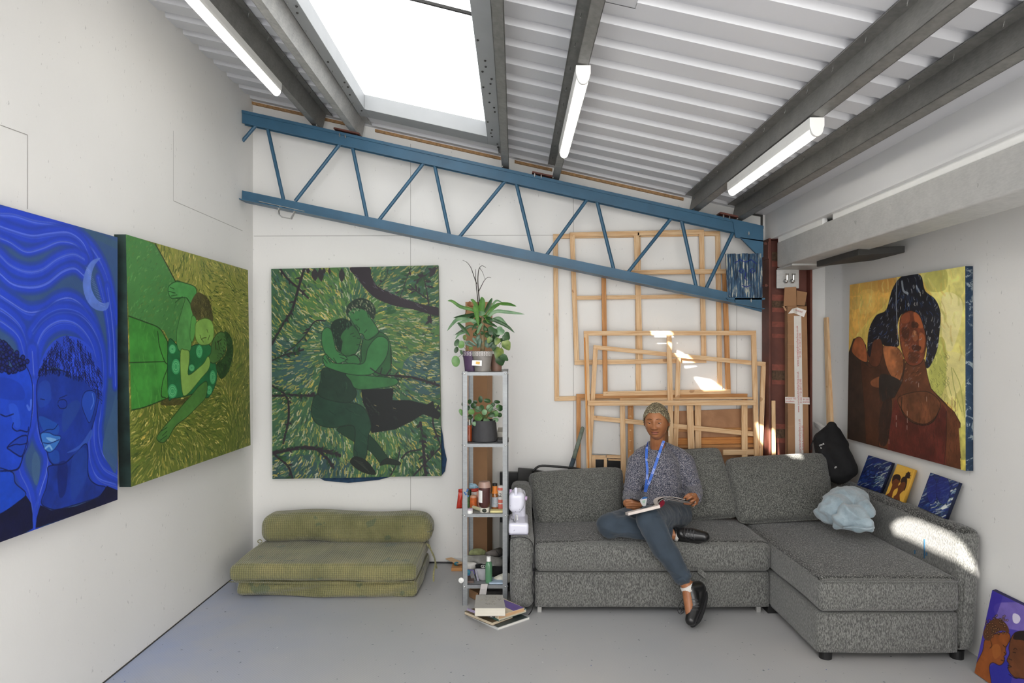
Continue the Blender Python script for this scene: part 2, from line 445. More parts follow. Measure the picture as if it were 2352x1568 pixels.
mb = MB(); slab(mb, XL-.1, XE, YD-.03, YD-.001, .003, .06); slab(mb, XE-.03, XE-.001, YE, YD, .003, .06); slab(mb, XE-.03, XR+.15, YE-.03, YE-.001, .003, .06)
struct(mb.build('ceiling_leak_stop', M_deck))  # unseen strips added to stop sun leaking in at the deck edges
near_bay('ceiling_rear', XL-.1, XR+.15, YF, YE)
# ---------------------------------------------------------------- skylight: steel trim frame, translucent pane
mb = MB()
t = .035
def rq(x0, x1, y0, y1, dz0, dz1): mb.prism([(x0, y0, RH(x0)+dz0), (x1, y0, RH(x1)+dz0), (x1, y0, RH(x1)+dz1), (x0, y0, RH(x0)+dz1)], (0, y1-y0, 0))
FR0, FR1 = -.012, .0
rq(-1.055, SKX0, 2.5, 4.74, FR0, .09); rq(SKX1, -.095, 2.5, 4.74, FR0, .09); rq(SKX0, SKX1, SKY1, 4.74, FR0, .09)
skf = mb.build('window_1', plain('skylight_frame_steel', '#a9abac', 0.5, 0.1, 0.05, 5), bevel=.002)
struct(skf)
mb = MB(); rng = random.Random(3)
for k in range(26):      # fixing screws and scuffs on the trim
    side = rng.random()
    x = rng.uniform(-1.03, -1.0) if side < .5 else rng.uniform(-.17, -.11); y = 3.0+k*.07
    mb.lathe([(.006, 0), (.006, -.004), (.002, -.007)], (x, y, RH(x)+FR0), 8)
mb.build('screw', M_gap, skf)
m, nt, b = newmat('skylight_sheet'); b.inputs['Base Color'].default_value = (.95, .97, 1, 1); b.inputs['Roughness'].default_value = .6
b.inputs['Emission Color'].default_value = (.97, .985, 1, 1); b.inputs['Emission Strength'].default_value = 1.6
mb = MB(); rq(SKX0-.02, SKX1+.02, 2.5, SKY1+.02, .085, .095)
mb.build('pane', m, skf)
mb = MB(); mb.bar((SKX0, 3.03, RH(SKX0)+.07), (SKX1, 3.08, RH(SKX1)+.07), .012, .012); mb.build('glazing_bar', M_gap, skf)

# ---------------------------------------------------------------- purlins
def purlin(xt, flip=1, d=.125, fl=.05, y1=4.93, mat_=None, lip=.008, name='roof_purlin'):
    # xt = X of web top; flip=+1: top flange to the left, bottom flange to the right (seen from the camera)
    th = .003; S = Vector((.976, 0, -.218)); D = Vector((-.218, 0, -.976))
    T = Vector((xt, 0, RH(xt)-.001)); mb = MB()
    y0 = 2.36 if abs(xt) < .4 else .2
    def pl(a, b, nrm):
        a = Vector(a); b = Vector(b); n = Vector(nrm)*th
        mb.prism([(a.x, y0, a.z), (b.x, y0, b.z), (b.x+n.x, y0, b.z+n.z), (a.x+n.x, y0, a.z+n.z)], (0, y1-y0, 0))
    pl(T, T+D*d, S*1.0); pl(T-S*fl*flip, T, D); B = T+D*d; pl(B, B+S*fl*flip, -D)
    pl(B+S*fl*flip, B+S*fl*flip-D*lip, -S*flip); pl(T-S*fl*flip, T-S*fl*flip+D*lip, S*flip)
    o = mb.build(name, mat_ or M_galvd)
    return o, T, B, S, D
PUR = {}
labs = {'F': (-1.337, -1, 'galvanised steel roof purlin above the leftmost tube light'),
        'E': (-1.06, -1, 'galvanised purlin, coloured as if skylit, along the left edge of the skylight'),
        'D': (-.064, 1, 'galvanised purlin along the right edge of the skylight'),
        'C': (.285, 1, 'dark steel purlin carrying the middle tube light'),
        'A': (1.2585, 1, 'steel purlin carrying the tube light at the right'),
        'B': (1.5595, 1, 'lowest steel purlin, nearest the upper right wall')}
for k, (x, fl, lab) in labs.items():
    o, T, B, S, D = purlin(x, fl, d=.115, mat_=M_galv if k in 'E' else M_galvd)  # skylit purlin gets the paler steel, its light put into the colour
    tag(o, lab, 'roof beam', 'roof purlins'); PUR[k] = (T, B, S, D, fl)
    mb = MB(); rr = random.Random(k)
    for j in range(11):
        y = 2.2+j*.25+rr.uniform(-.03, .03); q = T-S*.025*fl; q.y = y
        mb.tube([q, q+D*.02], .0025, 6)
    mb.build('fixing_screw', M_chrome, o)
    if k in 'FEDCAB':      # end cleat with bolts standing on the truss
        q = T+D*.06; mb = MB(); mb.obox((q.x+.006*fl, 4.86, q.z+.0), (.006, .10, .125), Matrix(((S.x,0,-D.x),(0,1,0),(S.z,0,-D.z))))
        for dy in (-.02, .02):
            for dz in (-.025, .025):
                c = Vector((q.x+.005*fl, 4.86+dy, q.z+dz)); mb.tube([c, c+S*.03*fl], .006, 6)
        mb.build('cleat', M_blue if k == 'A' else M_galv, o)
# ---------------------------------------------------------------- blue lattice truss
TY = 4.80
def tp(px, py, dy=0): return P(px, py, TY+dy)
tr = thing('lattice_truss', (XL+.3, TY, 2.2), 'blue painted steel lattice truss spanning the back wall under the sloping roof', 'roof truss')
def chord(name, pa, pb, h, tee_up):
    # pair of angles: vertical leaf of height h below/above the line, horizontal leaf
    a = tp(*pa); b = tp(*pb); mb = MB(); dn = Vector((0, 0, -1))
    d = (b-a).normalized()
    mb.prism([a, b, b+dn*h, a+dn*h], (0, .006, 0))
    if tee_up: # flat leaf on top
        mb.prism([a, b, b+dn*.006, a+dn*.006], (0, .095, 0)); mb.prism([a+V(0,-.008,0), b+V(0,-.008,0), b+V(0,-.008,-.02), a+V(0,-.008,-.02)], (0, .008, 0))
        mb.prism([a+V(0,.05,0), b+V(0,.05,0), b+V(0,.05,-h), a+V(0,.05,-h)], (0, .006, 0))
    else:
        c = a+dn*h; e = b+dn*h
        mb.prism([c, e, e+dn*.006, c+dn*.006], (0, .075, 0)); mb.prism([c+V(0,-.055,0), e+V(0,-.055,0), e+V(0,-.055,-.006), c+V(0,-.055,-.006)], (0, .055, 0))
        mb.prism([a+V(0,.03,0), b+V(0,.03,0), b+V(0,.03,-h), a+V(0,.03,-h)], (0, .006, 0))
    return mb.build(name, M_blue, tr)
chord('top_chord', (556, 253), (1753, 519), .088, True)
chord('bottom_chord', (556, 437), (1750, 687), .066, False)
webs = [((613,287),(651,458)), ((785,325),(678,462)), ((808,330),(843,500)), ((978,368),(870,506)), ((997,374),(1033,543)), ((1165,410),(1053,547)),
        ((1184,414),(1226,587)), ((1352,453),(1252,590)), ((1370,458),(1412,628)), ((1545,497),(1437,632)), ((1564,500),(1602,672)), ((1683,535),(1616,674)), ((592,283),(557,324))]
for a, b in webs:
    MB().tube([tp(*a, .022), tp(*b, .022)], .0125, 10).build('lattice_rod', M_blue, tr, smooth=False, auto=60)
mb = MB()     # gusset plates at the column end
g = lambda *p: [tp(x, y, -.01) for x, y in p]
mb.prism(g((1682,502),(1753,519),(1753,555),(1690,545)), (0, .02, 0)); mb.prism(g((1700,545),(1753,552),(1753,590),(1745,590)), (0, .02, 0))
mb.prism(g((1686,672),(1750,684),(1750,716),(1690,700)), (0, .02, 0)); mb.prism(g((1668,684),(1757,684),(1757,688),(1672,688)), (0, .05, 0))
mb.build('gusset', M_blue, tr)
mb = MB()
for px, py in ((1228,402),(1243,405),(1662,497),(1676,500),(780,310),(793,313),(1720,536),(1725,690)):
    c = tp(px, py, -.02); mb.tube([c, c+V(0,.03,0)], .006, 6); mb.tube([c+V(0,.0,-.012), c+V(0,0,.012)], .004, 6)
mb.build('bolt', M_chrome, tr)
hk = MB(); hp = [tp(x, y, .0) for x, y in ((648,476),(643,486),(644,494),(650,500),(672,504),(682,484))]
hk.ribbon([p+V(0,-.03,0) for p in hp], .03, (0,1,0), .005); tag(hk.build('steel_hook', M_galv), 'small bent metal strap hook under the left end of the blue truss', 'hook')
mb = MB().bar(tp(596,463,.0), tp(700,486,.0), .03, .004); mb.build('clamp_strip', M_galv, tr)
mb = MB().bar(tp(770,298,.03), tp(828,311,.03), .09, .010, (0,0,1)).bar(tp(1222,398,.03), tp(1268,408,.03), .09, .010).bar(tp(1650,491,.03), tp(1694,501,.03), .09, .012)
mb.build('packing_plate', M_rust, tr)
# ---------------------------------------------------------------- tube lights
m_tube, nt, b = newmat('lit_tube_diffuser'); b.inputs['Base Color'].default_value = (1,1,1,1)
b.inputs['Emission Color'].default_value = (1.0, .95, .86, 1); b.inputs['Emission Strength'].default_value = 6
for k, lab in (('F', 'lit white tube light leftmost of the three, beside the skylight'), ('C', 'lit white tube light in the middle, hanging nearly vertical in view'), ('A', 'lit white tube light at the right, near the blue truss end')):
    T, B, S, Dd, fl = PUR[k]
    c = B+S*.028*fl+Dd*.004; cz = c.z; y0, y1 = 2.90, 4.03
    if k == 'F': y0, y1 = 2.6, 4.07
    t = thing('tube_light', (c.x, (y0+y1)/2, cz-.09), lab, 'light', 'tube lights under the roof')
    mb = MB(); w2 = .031
    mb.prism([(c.x-w2, y0, cz), (c.x+w2, y0, cz), (c.x+w2, y0, cz-.035), (c.x+.027, y0, cz-.048), (c.x-.027, y0, cz-.048), (c.x-w2, y0, cz-.035)], (0, y1-y0, 0))
    mb.build('housing', M_white, t, bevel=.002)
    mb = MB(); pr = [(c.x+.024*math.cos(a), cz-.046+.030*math.sin(a)) for a in [math.pi+math.pi*i/10 for i in range(11)]]
    mb.prism([(x, y0+.015, z) for x, z in pr], (0, y1-y0-.015, 0)); mb.build('diffuser', m_tube, t, auto=50)
    for yy in (y0,):
        mb = MB(); pr = [(c.x+.026*math.cos(a), cz-.046+.033*math.sin(a)) for a in [math.pi+math.pi*i/10 for i in range(11)]]
        mb.prism([(x, yy, z) for x, z in pr], (0, .016, 0)); mb.build('end_cap', M_white, t)
# ---------------------------------------------------------------- galvanised beam, red column, trunking
bx0, bx1, bz0, bz1, by1 = 1.82, 2.03, 2.097, 2.272, 4.83
mb = MB().box((bx0, -1.5, bz0), (bx1, by1, bz1)); 
tag(mb.build('steel_beam', M_beam, bevel=.008, seg=3), 'heavy galvanised box beam running from the red column along the right wall', 'beam')
mb = MB().box((1.84, 4.62, 2.085), (2.09, 4.88, 2.097)).box((1.83, 4.862, 1.955), (1.985, 4.876, 2.085))
sb = mb.build('beam_bracket', M_beam, bevel=.001); tag(sb, 'grey steel angle bracket under the beam on the red column', 'bracket')
for px in (1808, 1823):
    c = P(px, 628, 4.80); MB().tube([c+V(0,0,.0), c+V(0,0,-.045)], .008, 8).lathe([(.013,0),(.013,-.012)], c, 6).build('bolt', M_chrome, sb)
    c = P(px-5, 646, 4.86); MB().tube([c, c+V(0,-.02,0)], .016, 6).ell(c+V(0,-.022,0), .012).build('bolt', M_chrome, sb, smooth=True)
mb = MB()
for x0 in (1.775, 2.065): mb.box((x0, 4.862, 0), (x0+.014, 5.0, 2.30))
mb.box((1.789, 4.925, 0), (2.065, 4.935, 2.30)); mb.box((1.775, 4.862, 2.296), (2.079, 5.0, 2.305))
mb.box((1.765, 4.85, 2.16), (1.775, 4.95, 2.28))
co = mb.build('steel_column', M_rust, bevel=.002); tag(co, 'red oxide painted steel H column at the right end of the back wall', 'column')
mb = MB(); mb.mi = 0
for y0, y1 in ((600,612),(676,690),(706,716),(738,750),(766,775),(836,850),(872,882),(973,984),(1005,1016)):
    mb.prism([P(x, y, 4.922) for x, y in ((1773, y0),(1852, y0+3),(1852, y1+3),(1773, y1))], (0, .002, 0))
mb.build('primer_band', plain('lighter_primer', '#7e4234', .6, 0, .2, 40), co)
mb = MB()
for y0, y1 in ((578,598),(690,706),(850,872),(984,1005)):
    mb.prism([P(x, y, 4.922) for x, y in ((1773, y0),(1852, y0+3),(1852, y1+3),(1773, y1))], (0, .002, 0))
mb.build('bare_band', plain('bare_rusty_steel', '#55402f', .8, 0, .5, 60), co)
for px, py in ((1755,560),(1757,656)):
    c = P(px, py, 4.85); MB().tube([c, c+V(-.0,-.025,0)], .010, 6).tube([c+V(-.02,-.0,0), c+V(.02,-.0,0)], .006, 6).build('bolt', M_rust, co)
mb = MB().prism([PX_plane(x, y, bx0-.004) for x, y in ((1912,505),(2500,262),(2500,235),(1912,486))], (.03, 0, 0))
tag(mb.build('cable_trunking', M_white, bevel=.004), 'long white batten lying along the top edge of the grey beam', 'trunking', 'white battens on the beam')
mb = MB().prism([PX_plane(x, y, bx0-.004) for x, y in ((1787,557),(1889,515),(1889,500),(1787,544))], (.03, 0, 0))
tag(mb.build('cable_trunking', M_white, bevel=.002), 'short white batten between the red column and the long batten', 'trunking', 'white battens on the beam')
# dark duct notch above the yellow painting
mb = MB().prism([(1.95, 3.95, 2.06), (2.27, 4.05, 2.09), (2.27, 4.4, 2.09), (1.95, 4.5, 2.06)], (0, 0, .04))
tag(mb.build('roof_vent', M_gap, bevel=.004), 'dark angled metal plate tucked behind the beam above the yellow painting', 'vent')
mb = MB().prism([P(x, y, YB-.01) for x, y in ((1720,488),(1752,493),(1752,522),(1748,522),(1748,497),(1720,492))], (0, .01, 0))
struct(mb.build('trim_4', M_gap))
# ================================================================ SOFA
def chenille(name, a, b_, c_, sx=1.0, st=(150, 150, 50)):
    m, nt, b = newmat(name); v = coords(nt, 'Object', st)
    f = noise(nt, v, 1.6*sx, 3, 0.65); g = noise(nt, coords(nt), 7, 4, 0.6)
    c = ramp(nt, f, [(0.40, hexc(a)), (0.50, hexc(b_)), (0.61, hexc(c_))])
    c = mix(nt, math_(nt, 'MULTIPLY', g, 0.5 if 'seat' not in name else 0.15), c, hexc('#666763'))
    fl = math_(nt, 'GREATER_THAN', noise(nt, coords(nt, 'Object', (60, 60, 60)), 1, 2), 0.70)
    c = mix(nt, math_(nt, 'MULTIPLY', fl, 0.5), c, hexc('#38393a'))
    L(nt, c, b.inputs['Base Color']); b.inputs['Roughness'].default_value = 0.85; b.inputs['Sheen Weight'].default_value = 0.25
    b.inputs['Specular IOR Level'].default_value = 0.25
    bump(nt, b, f, 0.5, 0.004); return m
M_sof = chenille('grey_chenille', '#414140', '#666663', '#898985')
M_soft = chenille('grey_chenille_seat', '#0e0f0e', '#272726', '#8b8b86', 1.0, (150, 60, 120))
SX0, SXA, SXC, SXR, SXE = -.025, .115, 1.479, 2.17, 2.275
SY0, SYC, SYB = 4.01, 3.39, 4.78
sofa = thing('corner_sofa', (1.1, 4.2, 0), 'large grey chenille corner sofa with a chaise section along the right wall', 'sofa')
def wob(amp, s, seed=0):
    return lambda p: p + Vector((nz(p.x+seed, p.y, p.z, s), nz(p.x, p.y+seed+9, p.z, s), nz(p.x, p.y, p.z+seed+5, s)))*amp
def rb(name, lo, hi, r, mat_, parent, amp=.004, s=3, n=26, bulge=0, seed=0, fn2=None):
    lo = Vector(lo); hi = Vector(hi); c = (lo+hi)/2; size = hi-lo; h = size/2; w_ = wob(amp, s, seed)
    def fn(p):
        q = w_(p)
        if bulge: 
            k = (1-min(1, abs(p.x/h.x))**3)*(1-min(1, abs(p.y/h.y))**3)
            q = q + Vector((0, 0, bulge*k*(1 if p.z > 0 else 0)))
        if fn2: q = fn2(q+c)-c
        return q
    mb = MB().rbox(c, size, r, n, None, fn)
    return mb.build(name, mat_, parent, smooth=True, weld=True)
# main seat
rb('base_panel', (SXA, SY0+.012, .035), (SXC-.004, SYB, .238), .012, M_sof, sofa, .003, 4, 40, seed=1)
rb('seat_cushion', (SXA+.002, SY0-.012, .246), (SXC-.002, 4.80, .408), .035, M_sof, sofa, .004, 3, 50, .018, 2)
# darker skin on the seat tops: shade of the pile from above, put into colour
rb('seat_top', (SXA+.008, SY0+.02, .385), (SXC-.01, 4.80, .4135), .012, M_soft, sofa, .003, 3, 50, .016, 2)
# chaise
rb('base_panel', (SXC, SYC+.012, .04), (SXR, 4.9, .238), .012, M_sof, sofa, .003, 4, 40, seed=3)
rb('chaise_cushion', (SXC+.002, SYC-.012, .246), (SXR-.002, 4.85, .405), .035, M_sof, sofa, .004, 3, 50, .016, 4)
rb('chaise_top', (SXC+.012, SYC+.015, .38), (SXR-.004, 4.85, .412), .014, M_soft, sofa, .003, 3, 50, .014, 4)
# back
rb('backrest', (SX0, 4.78, .04), (SXR+.05, 4.87, .60), .04, M_sof, sofa, .004, 3, 40, 0, 5)
# left arm: rounded front, rising to the back
def larm(q):
    if q.z > .3: q = q+Vector((0, 0, .18*max(0, min(1, (q.y-4.28)/.35))))
    return q
rb('armrest', (SX0, SY0-.01, .035), (SXA-.002, 4.80, .452), .045, M_sof, sofa, .005, 5, 50, 0, 6, larm)
def rarm(q):
    k = max(0, min(1, (q.z-.05)/.5)); 
    if q.x > 2.2: q = q+Vector((-.035*(1-k), 0, 0))
    return q
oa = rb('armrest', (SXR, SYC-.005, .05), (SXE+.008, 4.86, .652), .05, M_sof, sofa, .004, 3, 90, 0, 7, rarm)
oa.data.materials.append(M_soft)      # upward faces of the shoulder get the seats' shade in their colour
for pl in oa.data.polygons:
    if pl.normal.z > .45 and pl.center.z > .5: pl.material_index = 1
mb = MB(); K = 14
def shoulder(u, v_):
    a = R(-8)+R(100)*u; y = SYC+.03+v_*1.42
    return Vector((SXR+.052-.0565*math.cos(a), y, .600+.0555*math.sin(a)))
pass
# piping seams
mb = MB().tube([(SXC+.02, SYC-.012, .4), (SXR-.02, SYC-.012, .4)], .004, 6); mb.build('piping', M_sof, sofa, smooth=True)
mb = 0 and MB().tube([(SXE-.002, SYC-.004, .08), (SXE+.004, SYC-.006, .3), (SXE+.004, SYC-.006, .60), (SXE-.03, SYC-.006, .648)], .004, 6)
for x, y in ((SXC+.06, SYC+.06), (SXR+.02, SYC+.06), (SXR+.02, 4.6)):
    MB().lathe([(.030, 0), (.033, .045)], (x, y, 0), 20).build('foot', M_black, sofa)
for x in (SXA+.03, SXC-.06):
    MB().box((x-.012, SY0+.04, .0), (x+.012, SY0+.07, .04)).build('foot', M_galv, sofa)
MB().box((1.465, 4.03, .001), (1.60, 4.4, .05)).build('under_frame', M_black, sofa)
MB().ribbon([(1.05, 3.995, .262), (1.065, 3.975, .255), (1.09, 3.97, .235), (1.105, 3.985, .215)], .035, (0, .3, 1), .004).build('pull_strap', M_sof, sofa)
# blue paint drips on the chaise arm
mb = MB()
for px, y0, y1 in ((2122, 1238, 1282), (2127, 1268, 1276), (2100, 1263, 1272)):
    mb.prism([PX_plane(px-.5, y0, SXR-.006), PX_plane(px+.5, y0, SXR-.006), PX_plane(px+.5, y1, SXR-.006), PX_plane(px-.5, y1, SXR-.006)], (.005, 0, 0))
mb.build('paint_drip', plain('blue_drip', '#2a5470', .5), sofa)

# loose back cushions
def pillow(name, corners, thick, mat_, label, cat, group, seed=0, nrm=None, p=2.6, amp=.008, n=34):
    """corners TL,TR,BR,BL world points of the front outline"""
    TL, TR, BR, BL = [Vector(c) for c in corners]
    nrm = nrm or (TR-TL).cross(BL-TL).normalized()
    if nrm.y > 0: nrm = -nrm
    mb = MB()
    def side(sg):
        def fn(u, v_):
            a = 2*u-1; b = 2*v_-1
            e = (max(0, 1-abs(a)**p))**.5*(max(0, 1-abs(b)**p))**.5
            # outline drawn in slightly between the corners
            pin = .018
            uu = .5+a*(.5-pin*(1-b*b)*0+0)*1; vv = v_
            q = TL*(1-uu)*(1-vv)+TR*uu*(1-vv)+BR*uu*vv+BL*(1-uu)*vv
            rad = (abs(a)**8*abs(b)**8)
            c_ = (TL+TR+BR+BL)/4; q = q+(c_-q)*.06*rad
            t = thick*.5*(e**.75)
            t += amp*nz(q.x*1+seed, q.y, q.z, 7)*e+amp*.8*nz(q.x+seed, q.y+4, q.z, 16)*e
            return q+nrm*t*sg - nrm*thick*.45
        return fn
    mb.grid(side(1), n, n)
    k = len(mb.f); mb.grid(side(-1), n, n)
    mb.f[k:] = [f[::-1] for f in mb.f[k:]]
    o = mb.build(name, mat_, None, smooth=True, weld=True)
    tag(o, label, cat, group); 
    # piping along the seam
    pts = []
    for i in range(61):
        t = i/60*4; s_ = int(t) % 4; u = t-int(t)
        a, b = [(TL,TR),(TR,BR),(BR,BL),(BL,TL)][s_]
        q = a+(b-a)*u; c_ = (TL+TR+BR+BL)/4
        pts.append(q - nrm*thick*.45 + (c_-q)*(.06*(abs(2*u-1)**8)))
    MB().tube(pts, .0045, 6).build('piping', mat_, o, smooth=True)
    return o
def PP(px, py, Y): return P(px, py, Y)
M_cush = chenille('grey_chenille_cushion', '#2e2f2d', '#585955', '#898983', 1.0, (130, 130, 70))
pillow('back_cushion', [PP(1212,1074,4.66), PP(1432,1060,4.66), PP(1432,1198,4.42), PP(1232,1204,4.42)], .17, M_cush, 'wide grey chenille back cushion at the left end of the sofa', 'cushion', 'sofa back cushions', 1)
pillow('back_cushion', [PP(1560,1026,4.66), PP(1657,1020,4.66), PP(1706,1180,4.42), PP(1575,1190,4.44)], .15, M_cush, 'grey back cushion leaning behind the seated person', 'cushion', 'sofa back cushions', 5)
pillow('back_cushion', [PP(1670,1042,4.60), PP(1908,1028,4.62), PP(1928,1180,4.36), PP(1702,1194,4.36)], .17, M_cush, 'wide grey back cushion in the sofa corner, beside the blue blanket', 'cushion', 'sofa back cushions', 9)

# pale blue blanket bundled on the chaise
M_blanket, nt, b = newmat('pale_blue_fleece'); v = coords(nt)
L(nt, ramp(nt, noise(nt, v, 14, 5, .6), [(.35, hexc('#8799a3')), (.65, hexc('#a5b5bd'))]), b.inputs['Base Color']); b.inputs['Roughness'].default_value = .95; b.inputs['Sheen Weight'].default_value = .5
bump(nt, b, noise(nt, v, 120, 4, .7), .5, .006)
def bl(px, py, Y): return P(px, py, Y)
pr = [('e', bl(1945,1150,4.18), (.125,.12,.085)), ('e', bl(1920,1165,4.10), (.10,.09,.075)), ('e', bl(1900,1180,4.12), (.06,.07,.055)),
      ('e', bl(1958,1180,3.98), (.085,.06,.06)), ('c', bl(1930,1192,3.98), bl(1998,1205,3.92), .035, .028), ('c', bl(1925,1205,4.0), bl(2000,1212,3.90), .028, .02),
      ('c', bl(1897,1185,4.12), bl(1912,1190,4.06), .04, .035), ('c', bl(1975,1150,4.1), bl(1988,1170,4.0), .045, .05)]
def bfn(p, n_):
    q = Vector([float(x) for x in p]); d = .008*(1-2*abs(math.sin(q.z*26+q.x*9+5*nz(q.x, q.y, q.z, 4))))+.006*(1-2*abs(nz(q.x, q.y, q.z+3, 18)))
    return d+.012*nz(q.x, q.y, q.z, 9)
o = blob(pr, 'blanket', M_blanket, None, .005, 5, bfn); tag(o, 'pale blue fleece blanket bundled on the grey chaise seat', 'blanket')
# stitched edge band
MB().tube(spline([bl(1938,1212,3.93), bl(1965,1211,3.87), bl(1990,1215,3.86), bl(2008,1211,3.87)], 14), .006, 6).build('hem', M_blanket, o, smooth=True)

# ================================================================ FUTON (folding corduroy seat)
M_cord, nt, b = newmat('green_corduroy'); v = coords(nt)
c0 = ramp(nt, noise(nt, v, 4, 4, .6), [(.3, hexc('#76754a')), (.5, hexc('#8f8c5e')), (.7, hexc('#a39a66'))])
c0 = mix(nt, math_(nt, 'MULTIPLY', math_(nt, 'GREATER_THAN', noise(nt, coords(nt, loc=(3, 1, 2)), 6, 4, .6), .63), .45), c0, hexc('#3d6152'))
sx = N(nt, 'ShaderNodeSeparateXYZ'); L(nt, v, sx.inputs[0])
rx = math_(nt, 'SINE', math_(nt, 'MULTIPLY', sx.outputs[0], 2*math.pi/.0135)); rx = math_(nt, 'MULTIPLY_ADD', rx, .5, .5)
rz = math_(nt, 'SINE', math_(nt, 'MULTIPLY', math_(nt, 'ADD', sx.outputs[2], math_(nt, 'MULTIPLY', sx.outputs[1], .0)), 2*math.pi/.011)); rz = math_(nt, 'MULTIPLY_ADD', rz, .5, .5)
h = math_(nt, 'ADD', math_(nt, 'MULTIPLY', rx, .65), math_(nt, 'MULTIPLY', rz, .35))
c1 = mix(nt, math_(nt, 'MULTIPLY', math_(nt, 'SUBTRACT', 1.0, h), .55), c0, hexc('#3f4029'))
L(nt, c1, b.inputs['Base Color']); b.inputs['Roughness'].default_value = .9; b.inputs['Sheen Weight'].default_value = .3; bump(nt, b, h, .9, .006)
fu = thing('folding_futon', (-1.15, 4.6, 0), 'green corduroy folding futon seat on the floor under the dark green painting', 'futon')
def warp(seed, droop=.0):
    def f(q):
        r_ = q + Vector((nz(q.x+seed, q.y, q.z, 3)*.012, nz(q.x, q.y+seed, q.z, 4)*.014, nz(q.x, q.y, q.z+seed, 3.5)*.010))
        # diagonal folds in the lower front cover
        if q.y < 4.34 and q.z < .125 and droop:
            r_.y -= .012*math.sin((q.x*9)-(q.z*60)+2*nz(q.x, q.z, 0, 3)); r_.y += .006
        return r_
    return f
def frus(lo, hi, xl_back, xr_back, base):
    # widths differ: front is wider than the back
    def f(q):
        return base(q)
    return f
def shape_low(q):
    t = (q.y-4.25)/.6; q = Vector(q); return q
rb('lower_mattress', (-1.715, 4.275, .0), (-.60, 4.93, .108), .035, M_cord, fu, .0, 3, 70, 0, 0, warp(3, 1))
rb('seat_mattress', (-1.745, 4.245, .108), (-.60, 4.90, .212), .040, M_cord, fu, .0, 3, 70, .006, 0, warp(8))
def back(q):
    r_ = warp(12)(q)
    r_.y += .10*max(0, r_.z-.2)*1.2
    # right end slumps over and rolls outward
    k = max(0, (r_.x+.75)/.2); 
    r_.z -= .035*k*k*(1 if r_.z > .3 else .2)
    r_.z += .01*math.sin((r_.x+1.7)*6)
    return r_
rb('back_bolster', (-1.735, 4.70, .208), (-.565, 4.93, .402), .075, M_cord, fu, .0, 3, 70, 0, 0, back)
MB().tube([(-1.73, 4.705, .207), (-1.2, 4.70, .202), (-.62, 4.695, .205)], .006, 6).build('seam_piping', M_cord, fu, smooth=True)
MB().tube([(-1.74, 4.245, .112), (-1.2, 4.240, .105), (-.62, 4.25, .110)], .004, 6).build('seam_piping', M_cord, fu, smooth=True)
for q in ([(985,1250,4.66),(992,1268,4.6),(1000,1290,4.5),(996,1315,4.4),(996,1335,4.36)], [(980,1248,4.68),(996,1275,4.6),(1003,1305,4.5)]):
    MB().ribbon(spline([P(*a) for a in q], 12), .010, (1, .2, 0), .002).build('tie', M_cord, fu)
MB().tube([P(597+5*math.cos(a), 1243+4*math.sin(a), 4.68) for a in [i*.6 for i in range(11)]], .003, 6).build('tie_loop', M_cord, fu)
# ================================================================ PAINTINGS
def hexs(h): h = h.lstrip('#'); return np.array([int(h[i:i+2], 16)/255 for i in (0,2,4)])
def homog(src, dst):
    A = []; B = []
    for (x, y), (u, v_) in zip(src, dst):
        A.append([x, y, 1, 0, 0, 0, -u*x, -u*y]); B.append(u)
        A.append([0, 0, 0, x, y, 1, -v_*x, -v_*y]); B.append(v_)
    h = np.linalg.solve(np.array(A, float), np.array(B, float)); return np.append(h, 1).reshape(3, 3)
def snoise(rng, h, w_, s):
    gh, gw = max(2, int(h/s)+2), max(2, int(w_/s)+2); g = rng.random((gh, gw))
    y = np.linspace(0, gh-1.001, h); x = np.linspace(0, gw-1.001, w_); yi = y.astype(int); xi = x.astype(int)
    fy = (y-yi)[:, None]; fx = (x-xi)[None, :]; fy = fy*fy*(3-2*fy); fx = fx*fx*(3-2*fx)
    return (g[yi][:, xi]*(1-fy)*(1-fx)+g[yi+1][:, xi]*fy*(1-fx)+g[yi][:, xi+1]*(1-fy)*fx+g[yi+1][:, xi+1]*fy*fx)
